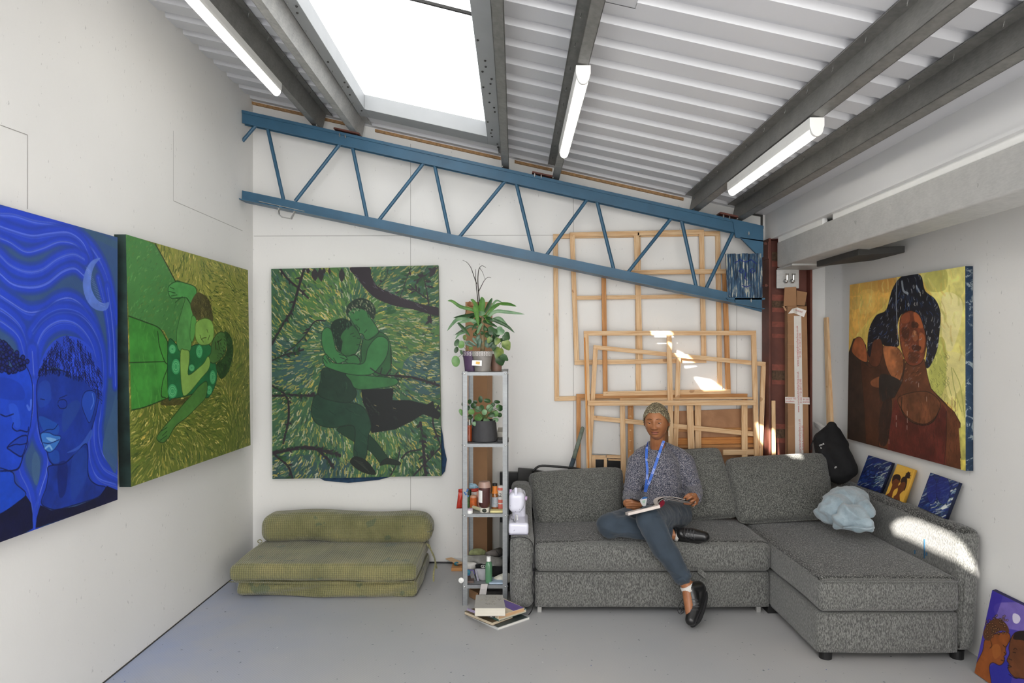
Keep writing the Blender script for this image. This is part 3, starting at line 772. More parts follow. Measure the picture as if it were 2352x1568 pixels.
class Art:
    def __init__(s, quad, W, H, base, seed=0):       # quad: TL,TR,BR,BL as traced off the canvas
        s.W, s.H = W, H; s.rng = np.random.default_rng(seed)
        s.Hm = homog(quad, [(0,0),(W,0),(W,H),(0,H)]); s.img = np.ones((H, W, 3))*hexs(base); s.clip = None
        s.cr = (0, 0, 1)
    def crop(s, ox, oy, k): s.cr = (ox, oy, k); return s
    def T(s, pts):
        p = np.array(pts, float); p = p/s.cr[2]+np.array(s.cr[:2]); q = np.c_[p, np.ones(len(p))] @ s.Hm.T
        return q[:, :2]/q[:, 2:]
    def unit(s):      # canvas px per traced px, near the middle
        a = s.T([(0,0),(10,0),(0,10)]); return 0
    def blend(s, y0, x0, m, col, a=1):
        h, w_ = m.shape
        if s.clip is not None: m = m*s.clip[y0:y0+h, x0:x0+w_]
        m = (m*a)[:, :, None]; r = s.img[y0:y0+h, x0:x0+w_]; s.img[y0:y0+h, x0:x0+w_] = r*(1-m)+col*m
    def pmask(s, q, pad=2):
        x0 = max(0, int(q[:,0].min())-pad); x1 = min(s.W, int(q[:,0].max())+pad+1); y0 = max(0, int(q[:,1].min())-pad); y1 = min(s.H, int(q[:,1].max())+pad+1)
        if x1 <= x0 or y1 <= y0: return None
        acc = np.zeros((y1-y0, x1-x0)); n = len(q)
        for dx, dy in ((.25,.25),(.75,.25),(.25,.75),(.75,.75)):
            X = (np.arange(x0, x1)+dx)[None, :]; Y = (np.arange(y0, y1)+dy)[:, None]; ins = np.zeros((y1-y0, x1-x0), bool)
            for i in range(n):
                ax, ay = q[i]; bx, by = q[(i+1) % n]
                if ay == by: continue
                c = ((ay > Y) != (by > Y)) & (X < (bx-ax)*(Y-ay)/(by-ay)+ax); ins ^= c
            acc += ins*.25
        return y0, x0, acc
    def soft(s, pts, n=6):     # closed smooth outline
        p = [np.array(a, float) for a in pts]; out = []; m = len(p)
        for i in range(m):
            a, b, c, d = p[i-1], p[i], p[(i+1) % m], p[(i+2) % m]
            for k in range(n):
                u = k/n; out.append(.5*(2*b+(c-a)*u+(2*a-5*b+4*c-d)*u*u+(3*b-a-3*c+d)*u**3))
        return out
    def poly(s, pts, col, a=1, smooth=True, var=.0, line=None, lw=2.2, la=.8):
        if smooth: pts = s.soft(pts)
        q = s.T(pts); r = s.pmask(q)
        if r is None: return
        y0, x0, m = r; col = hexs(col) if isinstance(col, str) else col
        if var:
            n = snoise(s.rng, m.shape[0], m.shape[1], 26)*.7+snoise(s.rng, m.shape[0], m.shape[1], 7)*.3
            c = col[None, None]*(1+var*(n[:, :, None]-.5)*2); s.blend(y0, x0, m, np.clip(c, 0, 1), a)
        else: s.blend(y0, x0, m, col, a)
        if line: s.line(list(pts)+[pts[0]], lw, line, la, smooth=False)
        return r
    def region(s, pts, smooth=True):
        r = s.pmask(s.T(s.soft(pts) if smooth else pts)); m = np.zeros((s.H, s.W)); 
        if r: y0, x0, k = r; m[y0:y0+k.shape[0], x0:x0+k.shape[1]] = k
        return m
    def line(s, pts, w_, col, a=1, smooth=True, taper=False, raw=False, edge=.7):
        if smooth and len(pts) > 2: pts = [tuple(v_[:2]) for v_ in spline([(p[0], p[1], 0) for p in pts], len(pts)*5)]
        q = np.array(pts, float) if raw else s.T(pts); col = hexs(col) if isinstance(col, str) else col
        pad = int(w_)+2
        x0 = max(0, int(q[:,0].min())-pad); x1 = min(s.W, int(q[:,0].max())+pad+1); y0 = max(0, int(q[:,1].min())-pad); y1 = min(s.H, int(q[:,1].max())+pad+1)
        if x1 <= x0 or y1 <= y0: return
        M = np.zeros((y1-y0, x1-x0)); n = len(q)
        for i in range(n-1):
            a_, b_ = q[i], q[i+1]; ww = w_
            if taper: t = (i+.5)/(n-1); ww = w_*math.sin(math.pi*min(max(t, .06), .94))**.6
            p = int(ww)+2
            sx0 = max(x0, int(min(a_[0], b_[0]))-p); sx1 = min(x1, int(max(a_[0], b_[0]))+p+1); sy0 = max(y0, int(min(a_[1], b_[1]))-p); sy1 = min(y1, int(max(a_[1], b_[1]))+p+1)
            if sx1 <= sx0 or sy1 <= sy0: continue
            X = np.arange(sx0, sx1)+.5; Y = np.arange(sy0, sy1)+.5; d = b_-a_; L2 = d@d+1e-9
            t = np.clip(((X[None]-a_[0])*d[0]+(Y[:, None]-a_[1])*d[1])/L2, 0, 1)
            D = np.hypot(X[None]-a_[0]-t*d[0], Y[:, None]-a_[1]-t*d[1])
            k = np.clip((ww/2-D)/edge+.5, 0, 1); v_ = M[sy0-y0:sy1-y0, sx0-x0:sx1-x0]; np.maximum(v_, k, out=v_)
        s.blend(y0, x0, M, col, a)
    def dabs(s, n, flow, L_, w_, cols, a=.85, box=None, curve=.3):
        cols = [hexs(c) for c in cols]
        x0, y0, x1, y1 = box or (0, 0, s.W, s.H)
        for i in range(n):
            x = s.rng.uniform(x0, x1); y = s.rng.uniform(y0, y1)
            if s.clip is not None:
                if s.clip[min(s.H-1, int(y)), min(s.W-1, int(x))] < .5: continue
            an = flow(x/s.W, y/s.H)+s.rng.normal()*.12; l = L_*s.rng.uniform(.6, 1.4); c = curve*s.rng.normal()
            pts = [(x+math.cos(an-c)*-l/2, y+math.sin(an-c)*-l/2), (x, y), (x+math.cos(an+c)*l/2, y+math.sin(an+c)*l/2)]
            s.line(pts, w_*s.rng.uniform(.7, 1.3), cols[s.rng.integers(len(cols))]*s.rng.uniform(.85, 1.12), a*s.rng.uniform(.7, 1), smooth=False, raw=True)
    def grain(s, amt=.05):
        n = snoise(s.rng, s.H, s.W, 40)*.5+snoise(s.rng, s.H, s.W, 9)*.3+s.rng.random((s.H, s.W))*.2
        s.img = np.clip(s.img*(1+amt*2*(n[:, :, None]-.5)), 0, 1)
def paint_mat(name, rough=.5):
    m, nt, b = newmat(name); a = N(nt, 'ShaderNodeVertexColor', layer_name='paint')
    L(nt, a.outputs['Color'], b.inputs['Base Color']); b.inputs['Roughness'].default_value = rough; b.inputs['Specular IOR Level'].default_value = .35
    bump(nt, b, noise(nt, coords(nt), 220, 3), .12, .002); return m
M_paint = paint_mat('artist_paint')
def canvas(name, corners, depth, art, side_mat, label, cat='painting', group=None, back_dir=None, side_art=None, crown=0.0):
    """corners TL,TR,BR,BL of the painted face in world space; depth goes away from the viewer"""
    TL, TR, BR, BL = [np.array(c, float) for c in corners]
    W, H = art.W, art.H; nx, ny = W, H
    u = (np.arange(nx)/(nx-1))[None, :, None]; v_ = (np.arange(ny)/(ny-1))[:, None, None]
    co = TL*(1-u)*(1-v_)+TR*u*(1-v_)+BR*u*v_+BL*(1-u)*v_
    back = np.array(back_dir, float)*depth
    n0 = nx*ny; co = co.reshape(-1, 3)
    base = np.arange(nx*(ny-1)).reshape(ny-1, nx)[:, :-1].ravel()
    q = np.stack([base, base+nx, base+nx+1, base+1], 1)
    # sides and back as a few large faces on their own vertices
    eps = 0
    ext = np.array([TL, TR, BR, BL, TL+back, TR+back, BR+back, BL+back]); b = n0
    sf = np.array([[b, b+1, b+5, b+4], [b+1, b+2, b+6, b+5], [b+2, b+3, b+7, b+6], [b+3, b, b+4, b+7], [b+4, b+5, b+6, b+7]])
    co = np.vstack([co, ext]); q = np.vstack([q, sf])
    me = bpy.data.meshes.new(name); me.vertices.add(len(co)); me.vertices.foreach_set('co', co.astype(np.float32).ravel())
    me.loops.add(len(q)*4); me.loops.foreach_set('vertex_index', q.astype(np.int32).ravel())
    me.polygons.add(len(q)); me.polygons.foreach_set('loop_start', np.arange(0, len(q)*4, 4, dtype=np.int32))
    try: me.polygons.foreach_set('loop_total', np.full(len(q), 4, dtype=np.int32))
    except Exception: pass
    mi = np.zeros(len(q), dtype=np.int32); mi[-5:] = 1
    me.materials.append(M_paint); me.materials.append(side_mat); me.polygons.foreach_set('material_index', mi)
    me.update(calc_edges=True); me.validate()
    ca = me.color_attributes.new('paint', 'FLOAT_COLOR', 'POINT'); im = art.img.reshape(-1, 3)
    lin = np.where(im <= .04045, im/12.92, ((im+.055)/1.055)**2.4); col = np.ones((len(co), 4), dtype=np.float32); col[:n0, :3] = lin; ca.data.foreach_set('color', col.ravel())
    o = link(name, me)
    tag(o, label, cat, group); return o
pi = math.pi

# ---------------------------------------------------------------- blue heads (left wall)
xf = XL+.045
def LW(px, py, x=xf): Y = F*x/(px-PX); return Vector((x, Y, CAMZ-(py-PY)*Y/F))
tr_, br_ = LW(270, 545), LW(268, 1148)
YN = 1.95; zt = .5*(tr_.z+LW(0, 473).z); zb = .5*(br_.z+LW(0, 1237).z)
q3 = [V(xf, YN, zt), V(xf, tr_.y, tr_.z), V(xf, tr_.y, br_.z), V(xf, YN, zb)]
def proj(p): return (PX+F*p.x/p.y, PY-F*(p.z-CAMZ)/p.y)
A_ = Art([proj(p) for p in q3], 620, 560, '#36598a', 11)
A_.crop(0, 440, 1.9117)
Bb = '#2448cf'
def band(pts, w_, c=Bb):
    pts = [(pts[0][0]-300, pts[0][1]-60)]+list(pts) if pts[0][0] < 0 else pts
    A_.line(pts, w_*1.05, '#2142b0', .7, edge=5); A_.line(pts, w_*.68, c, .95, edge=5)
    for k in range(8):
        o = A_.rng.uniform(-.3, .3)*w_*.8; A_.line([(x+o*.3, y+o) for x, y in pts], 1.6, ['#5b7bf0', '#3f63e6', '#8ba0f5', '#1b37a8'][k % 4], .55, edge=1.5)
A_.line([(-40,70),(100,95),(250,130),(400,185),(510,235)], 16, '#3c617f', .9, edge=4)
for pts, w_ in [([(-120,60),(-20,100),(60,108),(150,135),(250,150),(330,190),(400,250),(450,330),(480,420),(505,560)], 40),
    ([(-120,110),(-20,150),(60,178),(140,198),(220,188),(300,185),(360,225),(392,290)], 34), ([(-120,150),(-20,195),(40,220),(110,262),(180,248),(260,218),(330,232),(372,285)], 20),
    ([(-120,230),(-20,268),(40,322),(110,352),(180,345),(250,297),(320,276),(370,298)], 34), ([(-120,300),(-20,345),(50,402),(130,418),(200,402),(270,350),(325,335),(365,365)], 28),
    ([(-120,370),(-20,445),(50,492),(120,532),(190,522),(250,482),(310,472),(370,515),(415,600),(440,720),(445,850)], 40),
    ([(-120,500),(-30,505),(40,545),(90,600),(118,680),(135,780),(140,900)], 34), ([(-120,560),(-30,560),(30,590),(80,640),(105,720)], 26),
    ([(140,620),(190,560),(260,525),(340,535),(400,590),(440,680),(452,800),(440,950),(430,1050),(450,1150),(515,1215)], 38),
    ([(150,780),(160,690),(195,615),(260,575),(330,585),(385,640),(418,720),(428,830)], 44), ([(470,420),(490,560),(500,700),(505,850)], 26), ([(430,380),(460,500),(480,640),(485,800)], 22),
    ([(428,900),(405,1000),(392,1080),(395,1180),(430,1260),(510,1290)], 40), ([(410,1000),(415,1120),(450,1210),(515,1250)], 30),
    ([(138,700),(148,850),(152,980),(170,1080),(205,1150),(200,1230),(170,1330),(150,1460)], 36), ([(145,850),(140,980),(110,1080),(80,1150),(85,1230),(125,1320),(150,1460)], 34)]:
    band(pts, w_*1.0)
A_.poly([(152,1140),(172,1180),(172,1240),(158,1290),(140,1250),(138,1180)], '#44688f', .9)
A_.poly([(490,960),(512,900),(512,1215),(480,1200),(450,1140),(460,1060)], '#40648c', .9)
A_.crop(0, 760, 3.267)
A_.poly([(-120,250),(-20,200),(60,280),(160,255),(205,290),(238,400),(240,560),(225,700),(203,790),(203,860),(168,940),(152,990),(120,1035),(40,1050),(-120,1040)], '#1d49cc', 1, var=.10, line='#0f1a56', lw=2.2)
A_.poly([(-100,360),(40,350),(150,400),(180,500),(100,520),(-60,480)], '#1838a8', .5); A_.poly([(60,560),(120,560),(150,700),(110,720)], '#2f5fe0', .6)
A_.poly([(-120,1045),(80,1055),(110,1140),(190,1220),(120,1290),(0,1370),(-120,1400)], '#184ac8', 1, var=.12, line='#0e1850')
A_.poly([(-120,1420),(0,1370),(100,1305),(190,1232),(228,1290),(243,1400),(250,1475),(140,1540),(0,1600),(-120,1640)], '#10143a', 1, smooth=False, var=.2)
A_.poly([(298,330),(272,400),(272,560),(283,700),(308,830),(345,900),(368,975),(420,1012),(480,992),(560,920),(650,840),(690,720),(722,600),(742,480),(742,380),(640,360),(560,330),(480,300),(400,290),(330,300)], '#1a3aa0', 1, var=.12, line='#0c1648')
A_.poly([(290,400),(360,380),(380,500),(340,560),(285,560)], '#2450b8', .6); A_.poly([(470,600),(560,520),(600,560),(540,680),(470,760)], '#24499f', .8)
A_.poly([(290,640),(400,680),(440,720),(420,780),(330,760)], '#1f5ab8', .7); A_.poly([(500,910),(600,850),(680,740),(690,790),(640,850),(560,900)], '#3a62c8', .8); A_.poly([(360,900),(430,900),(440,980),(390,985)], '#1f5cc0', .6)
A_.poly([(360,1015),(480,992),(560,922),(650,850),(660,1080),(720,1150),(790,1170),(740,1240),(600,1290),(440,1335),(380,1335),(305,1290),(340,1180),(358,1080)], '#17379a', 1, var=.18, line='#0c1648')
A_.poly([(540,950),(640,880),(650,1080),(600,1200),(530,1260)], '#2149a6', .6); A_.poly([(430,1010),(500,990),(490,1200),(440,1240)], '#101f66', .6)
A_.poly([(262,1480),(270,1400),(298,1305),(380,1345),(560,1315),(740,1245),(800,1160),(900,1200),(900,1300),(500,1400)], '#101338', 1, smooth=False, var=.2)
A_.line([(250,1480),(250,1350),(300,1230)], 5, '#2d50d0', 1); A_.line([(256,1490),(255,1400)], 4, '#2d55d8', 1)
A_.poly([(288,330),(298,240),(350,130),(420,60),(500,35),(600,60),(680,130),(730,240),(757,380),(757,525),(740,525),(735,440),(690,430),(640,380),(600,345),(520,330),(480,300),(400,270),(340,300)], '#2c50d6', 1, var=.1)
for i in range(420):      # waved strands
    x = A_.rng.uniform(290, 755); top = 35+((x-500)/235)**2*230 if x > 500 else 35+((500-x)/215)**2*270
    bot = 300 if x < 480 else 300+(x-480)*.45 if x < 690 else 430+(x-690)*1.4
    if bot <= top: continue
    y = A_.rng.uniform(top, bot); an = (x-500)/900; l = 46
    pts = [(x+an*k*6+math.sin(k*1.7+i)*4, y+k*7) for k in range(7)]
    A_.line(pts, 1.25, '#0f1440', .85)
for i in range(190):
    x = A_.rng.uniform(-120, 200); y = A_.rng.uniform(70, 310)
    if y < 70+max(0, x)*.75 or y > 320-max(0, x-60)*.35: continue
    A_.poly([(x+15*math.cos(k), y+16*math.sin(k)) for k in np.arange(0, 6.2, .8)], '#1d2c80', .9, line='#0c1034', lw=2.2)
A_.poly([(615,500),(640,455),(690,448),(718,480),(712,560),(672,685),(640,640),(612,560)], '#2450c0', .95, line='#101a56', lw=1.8); A_.line([(690,470),(700,530),(680,585)], 3, '#5a86e8', .8)
A_.poly([(50,872),(100,822),(160,787),(200,790),(190,860),(158,938),(110,920),(72,893)], '#1c44b8', 1, line='#0d1550', lw=2.6); A_.line([(52,872),(110,850),(150,852),(195,842)], 2.2, '#0d1550', .9)
A_.poly([(303,770),(360,762),(400,780),(452,792),(430,850),(390,900),(350,905),(320,860)], '#3b7fd2', .95, line='#12246a', lw=2); A_.poly([(340,800),(380,800),(420,815),(380,830)], '#8fc4ea', .7); A_.line([(335,880),(365,860),(385,885)], 4, '#8ac0ec', .8); A_.line([(320,838),(370,842),(440,815)], 1.8, '#12246a', .9)
for pts, w_ in [([(0,625),(40,640),(95,622)], 2.4), ([(95,690),(88,725),(120,750),(150,745),(200,755),(210,720)], 2.4), ([(430,540),(440,520),(480,515),(498,540),(490,575),(450,580),(430,555)], 1.8), ([(300,510),(330,515)], 1.6), ([(300,770),(350,740),(400,735),(430,700)], 1.8), ([(440,505),(500,480)], 1.6), ([(0,1050),(120,1040),(155,985),(165,940)], 3)]:
    A_.line(pts, w_, '#0e1850', .85)
A_.line([(200,560),(215,590),(225,570),(228,520)], 5, '#5a80ee', .7)
A_.crop(0, 440, 1.9117)
A_.poly([(440,292),(405,302),(377,340),(362,400),(372,460),(400,505),(440,524),(470,515),(478,485),(455,490),(427,475),(405,440),(397,400),(404,350),(420,315)], '#5f83dd', .95, var=.12)
for k in range(14): A_.line([(375+k*5, 330+k*13), (395+k*5, 350+k*12)], 1.3, '#9db4ee', .4, smooth=False)
A_.grain(.05); A_.img = A_.img*np.array([.95, .92, .94])
M_cv_blue = plain('blue_canvas_edge', '#1c2c78', .7); M_cv_raw = plain('raw_canvas_edge', '#cfc8b8', .8)
canvas('blue_heads_painting', q3, .04, A_, M_cv_blue, 'large blue painting of two heads and a crescent moon on the left wall', back_dir=(-1, 0, 0))

# ---------------------------------------------------------------- green reclining couple (left wall)
def LZ(px, py, x): Y = F*x/(px-PX); return V(x, Y, CAMZ-(py-PY)*Y/F)
q3 = [LZ(289, 538, -1.826), LZ(569.5, 620, -1.826), LZ(575.5, 1022, -1.820), LZ(301, 1118, -1.812)]
G_ = Art([proj(p) for p in q3], 460, 470, '#6b7934', 5)
fl = lambda x, y: pi*.5+.9*math.sin(5*x+3*y)+.8*math.sin(9*y-4*x)+.4*math.sin(17*x)
G_.crop(0, 440, 1.9117)
G_.poly([(690,230),(1090,345),(1090,640),(940,560),(860,420),(770,400)], '#8c9548', .8)
G_.poly([(570,960),(1100,900),(1100,1100),(570,1300)], '#5c702c', .7)
G_.dabs(2600, fl, 17, 2.2, ['#4d662a', '#5f7a33', '#7c8a3c', '#8f9a4c'], .8)
G_.dabs(1500, fl, 14, 1.8, ['#2f4a1e', '#3b5523', '#a5a558', '#b9b56c'], .8)
G_.dabs(420, fl, 7, 2.2, ['#d2c873', '#c9b65a', '#dbd58c'], .85)
TX = [(545,180),(680,232),(768,392),(800,410),(850,430),(860,560),(790,655),(745,662),(720,612),(640,575),(566,548)]
G_.poly(TX, '#437f45', 1, smooth=False)
G_.clip = G_.region(TX, False); G_.dabs(2600, lambda x, y: 2.0+.5*math.sin(9*x), 7, 1.7, ['#2f6a3a', '#5fa262', '#3f8e50', '#67803c', '#79a867'], .6); G_.clip = None
G_.line([(682,232),(720,300),(768,392)], 3.2, '#26331a', .9)
CH = [(566,548),(640,575),(700,602),(738,665),(741,903),(690,925),(600,957),(578,960)]
G_.poly(CH, '#3c8a3a', 1, smooth=False, var=.14)
G_.clip = G_.region(CH, False); G_.dabs(500, lambda x, y: 1.45, 26, 1.6, ['#2f7a33', '#4f9c45', '#5fa84e'], .5); G_.clip = None
for l in ([(566,548),(640,575),(700,602),(735,660)], [(570,752),(722,747)], [(692,615),(700,680),(722,745),(738,760)], [(735,660),(741,903)], [(578,960),(640,945),(741,905)], [(738,770),(715,830),(708,895),(725,905)]):
    G_.line(l, 2.4, '#1d3a1c', .9)
G_.crop(370, 620, 3.733)
G_.poly([(40,1100),(160,1110),(230,1090),(200,1150),(0,1160)], '#3d3a20', .7)
G_.poly([(60,620),(130,640),(170,700),(300,640),(420,650),(470,830),(470,960),(400,1095),(300,1060),(180,1090),(100,1100),(60,1080)], '#1f6b3f', 1, var=.15, line='#14351f', lw=2)
for cx, cy, rx, ry in ((125,830,36,66),(325,700,28,56),(95,1040,40,60),(440,920,26,60),(95,680,30,40),(410,1030,25,40),(260,840,25,30)):
    G_.poly([(cx+rx*math.cos(k), cy+ry*math.sin(k)) for k in np.arange(0, 6.2, .6)], '#3fa56d', .9)
    for r_ in (.7, .4): G_.line([(cx+rx*r_*math.cos(k), cy+ry*r_*math.sin(k)) for k in np.arange(0, 6.3, .6)], 1.5, '#7fd49a', .7)
G_.poly([(120,100),(200,115),(290,150),(300,220),(270,290),(250,300),(270,400),(260,600),(240,700),(150,690),(130,560),(150,440),(180,330),(200,240),(120,240)], '#4f9150', 1, var=.12, line='#234c25', lw=1.8)
G_.poly([(65,140),(130,102),(220,118),(290,150),(302,220),(290,290),(250,285),(215,240),(140,240),(90,245),(62,200)], '#4a9852', 1, var=.1, line='#1f4424', lw=2)
for l in ([(75,150),(110,165)], [(65,185),(120,200)], [(85,225),(135,215)], [(120,280),(180,230)], [(215,240),(250,300),(290,420)]): G_.line(l, 1.8, '#234c25', .9)
G_.poly([(250,300),(300,200),(350,205),(410,260),(440,380),(440,440),(380,410),(320,430),(285,410)], '#4a4a2c', 1, var=.2)
for k in range(60): x = G_.rng.uniform(270, 430); y = G_.rng.uniform(215, 400); G_.line([(x, y), (x+8, y+14), (x+2, y+28)], 1.3, ['#1f2416', '#7a7444', '#2a2d1a'][k % 3], .7)
G_.poly([(262,400),(300,430),(285,560),(262,620),(245,560)], '#549c4f', 1, line='#234c25', lw=1.5)
G_.poly([(300,450),(370,415),(430,440),(450,520),(440,600),(400,640),(330,640),(295,590),(290,520)], '#79aa55', 1, var=.1, line='#3c5a26', lw=1.8)
for l in ([(360,620),(350,590),(385,580)], [(390,510),(400,540)], [(415,560),(400,600)], [(330,560),(345,600)]): G_.line(l, 2, '#3c4a1e', .9)
G_.poly([(430,640),(460,570),(510,530),(555,560),(560,640),(540,720),(490,780),(440,800),(400,760),(425,710)], '#47763c', 1, var=.12, line='#1c3018', lw=2)
for l in ([(462,620),(468,680)], [(485,610),(500,680)], [(480,620),(510,600)]): G_.line(l, 3, '#23280f', .9)
G_.poly([(540,530),(590,560),(615,650),(610,760),(570,880),(515,935),(480,880),(470,810),(540,740),(562,650)], '#23441f', 1, var=.3)
for k in range(110): x = G_.rng.uniform(480, 610); y = G_.rng.uniform(560, 910); G_.line([(x, y), (x+5, y+6)], 2.4, ['#142a16', '#3f6a2f', '#10200f'][k % 3], .6)
G_.poly([(165,700),(200,685),(238,700),(240,780),(232,900),(330,830),(370,790),(400,740),(418,790),(400,860),(340,930),(250,1040),(200,1080),(180,1050),(165,900)], '#7fae57', 1, var=.08, line='#33511f', lw=1.8)
G_.poly([(390,960),(380,1090),(300,1180),(220,1260),(120,1340),(60,1440),(10,1480),(-40,1440),(20,1350),(90,1270),(180,1160),(260,1070),(330,990)], '#467a3a', 1, var=.12, line='#223d1c', lw=2)
for l in ([(0,1380),(50,1350)], [(10,1420),(50,1380)], [(-10,1460),(45,1420)]): G_.line(l, 1.8, '#1d3a22', .8)
G_.grain(.06); G_.img = G_.img*np.array([1.06, 1.0, .95])
M_cv_g = plain('dark_green_canvas_edge', '#1e3430', .7, 0, .5, 14)
canvas('green_couple_painting', q3, .055, G_, M_cv_g, 'bright green and yellow painting of a reclining couple, nearest the left corner', back_dir=(-1, 0, 0))

# ---------------------------------------------------------------- embracing couple (back wall)
Y0 = 4.955
q2 = [(622.9,617.5),(1006,609),(1014,1092.5),(625.7,1100)]
K_ = Art(q2, 400, 500, '#3d6b47', 21); K_.crop(590, 580, 2.8)
for pts, c in (([(250,110),(600,110),(620,260),(560,420),(350,420),(250,260)], '#54873f'), ([(730,280),(1160,420),(1100,720),(880,720),(830,520),(760,440)], '#52823f'), ([(960,680),(1180,640),(1180,900),(960,860)], '#375d66'),
               ([(95,560),(330,640),(330,850),(100,850)], '#38605e'), ([(95,1050),(330,1100),(420,1260),(100,1250)], '#406b4c'), ([(100,1300),(560,1330),(560,1450),(100,1450)], '#2f5057'), ([(560,1180),(900,1180),(900,1430),(700,1430)], '#4c7c42'), ([(900,240),(1160,100),(1165,350)], '#30603f')):
    K_.poly(pts, c, .75)
def kf(x, y): return math.atan2(y-.40, (x-.52))+.35*math.sin(8*x+2)+.35*math.sin(7*y)
K_.dabs(1500, kf, 14, 3.4, ['#2c5540', '#355f4a', '#4b7f48', '#2f5560'], .6)
K_.dabs(1300, kf, 11, 2.0, ['#7d9a4c', '#9db05c', '#a8a948', '#6f9560'], .85)
K_.dabs(1300, kf, 11, 2.0, ['#c9c05a', '#b8b05a', '#cfd2a0', '#b9c9a8'], .9)
K_.dabs(260, kf, 10, 2.6, ['#1d3a30', '#203a28'], .7)
BK = '#28242b'
def leaf(x, y, an, l, w_, c):
    pts = []
    for k in range(9):
        t = k/8; pts.append((x+math.cos(an)*l*t-math.sin(an)*w_*math.sin(pi*t), y+math.sin(an)*l*t+math.cos(an)*w_*math.sin(pi*t)))
    for k in range(7, 0, -1):
        t = k/8; pts.append((x+math.cos(an)*l*t+math.sin(an)*w_*math.sin(pi*t), y+math.sin(an)*l*t-math.cos(an)*w_*math.sin(pi*t)))
    K_.poly(pts, c, .95, smooth=False)
def branch(pts, w_, n=0, l=34, cs=('#28242b', '#1f4526', '#2a5a30')):
    K_.line(pts, w_, BK, 1, edge=1); sp = spline([(a, b, 0) for a, b in pts], 40)
    for k in range(n):
        i = int(K_.rng.integers(1, 40)); d = sp[i]-sp[i-1]; an = math.atan2(d.y, d.x)+K_.rng.choice([-1, 1])*K_.rng.uniform(.5, 1.3)
        leaf(sp[i].x, sp[i].y, an, l*K_.rng.uniform(.6, 1.3), l*.17, cs[int(K_.rng.integers(len(cs)))])
branch([(150,105),(200,170),(270,230),(330,290)], 4.5, 8); branch([(305,105),(270,220),(225,370),(160,470),(98,585)], 6, 22); branch([(440,435),(370,442),(310,530),(240,600),(180,640)], 3, 14)
branch([(98,690),(160,660),(230,640),(300,620)], 4, 22); branch([(98,915),(250,912),(400,915),(510,900)], 6, 34); branch([(98,850),(190,920),(205,1060),(170,1220)], 5, 22)
branch([(108,1285),(250,1255),(390,1258),(530,1302)], 9, 26); branch([(390,1262),(450,1320),(490,1380)], 7, 6); branch([(120,1300),(200,1370),(230,1450)], 5, 10, 44)
branch([(1168,850),(1080,820),(980,795),(890,790)], 6, 8); branch([(1050,1090),(1065,1200),(1085,1440)], 7, 26, 46); branch([(1165,980),(1130,1080),(1180,1240)], 4, 10); branch([(930,1320),(970,1280),(1040,1265)], 4, 6)
branch([(840,110),(830,160),(780,210)], 1.5, 2); branch([(990,100),(950,200),(900,350)], 2, 14, 46, ('#285a2e', '#1f4526', '#28242b')); branch([(1165,95),(1060,160),(1010,180)], 3, 14, 50, ('#285a2e', '#1f4526', '#28242b')); branch([(1060,130),(1090,240),(1120,440)], 3, 18, 48)
branch([(1100,300),(1030,250),(980,210)], 3, 12, 44, ('#285a2e', '#28242b')); branch([(1000,1440),(1100,1330),(1180,1250)], 4, 14, 50); branch([(860,1430),(900,1350),(920,1260)], 3, 10, 46, ('#1f4526', '#2a5a30'))
K_.poly([(598,98),(720,96),(735,150),(770,210),(830,245),(950,295),(1080,335),(1170,355),(1170,405),(1000,362),(880,338),(770,295),(700,235),(640,160)], BK, 1)
for k in range(34): x = K_.rng.uniform(620, 1100); y = 130+(x-620)*.45+K_.rng.uniform(0, 30); K_.line([(x, y), (x+14, y+10)], 1.3, '#6a6a74', .6)
for x, y, an, l, w_ in ((370,100,1.5,85,22),(405,98,1.45,90,20),(545,100,1.55,90,20),(430,98,1.5,40,12),(465,98,1.5,45,9),(1150,90,2.1,80,18),(330,98,1.6,40,12)): leaf(x, y, an, l, w_, '#2b2b30')
leaf(900, 370, 2.9, 80, 14, '#265a30'); leaf(870, 340, 2.4, 50, 12, '#265a30'); leaf(1100, 400, 1.2, 60, 14, BK)
K_.crop(690, 660, 3.484)
SK = '#34753f'; LN = '#152a1c'
K_.poly([(560,400),(630,352),(695,392),(724,480),(724,650),(695,705),(600,700),(540,650),(480,600),(485,480),(505,400)], '#2c6236', 1, var=.1, line=LN, lw=1.4)
K_.poly([(485,812),(745,800),(735,895),(870,895),(1010,930),(1060,900),(1075,960),(1130,1010),(1100,1050),(980,1010),(880,1070),(760,1130),(570,1160),(548,1100),(540,1000),(500,920)], '#151c1a', 1, smooth=False)
K_.clip = K_.region([(485,812),(745,800),(735,895),(1060,900),(1130,1010),(980,1010),(760,1130),(570,1160),(540,1000)], False)
K_.dabs(300, lambda x, y: -.5+2*y, 16, 1.0, ['#2f4a38', '#4f6a58', '#3a5a40'], .7); K_.dabs(50, lambda x, y: .3, 5, 1.4, ['#c9c48a'], .8); K_.clip = None
LG = [(140,850),(95,920),(88,1000),(130,1082),(250,1118),(428,1108),(428,1345),(520,1362),(545,1180),(565,1100),(525,980),(440,920),(300,910)]
K_.poly([(290,1130),(430,1100),(540,1165),(640,1275),(705,1380),(640,1402),(560,1310),(430,1230)], '#1b3f2a', 1, line=LN, lw=1.6)
K_.poly(LG, '#1d4430', 1, var=.12, line=LN, lw=2)
K_.clip = K_.region(LG); K_.dabs(240, lambda x, y: 1.2 if y > .83 else .6, 24, .9, ['#10261a', '#356a44', '#122c1e'], .8); K_.clip = None
TO = [(190,640),(360,680),(425,770),(448,850),(400,910),(320,912),(200,885),(140,840),(160,740)]
K_.poly(TO, '#1d3c2b', 1, var=.12, line=LN, lw=1.8); K_.clip = K_.region(TO); K_.dabs(120, lambda x, y: 1.4, 18, .9, ['#10241a', '#3a6a48'], .7); K_.clip = None
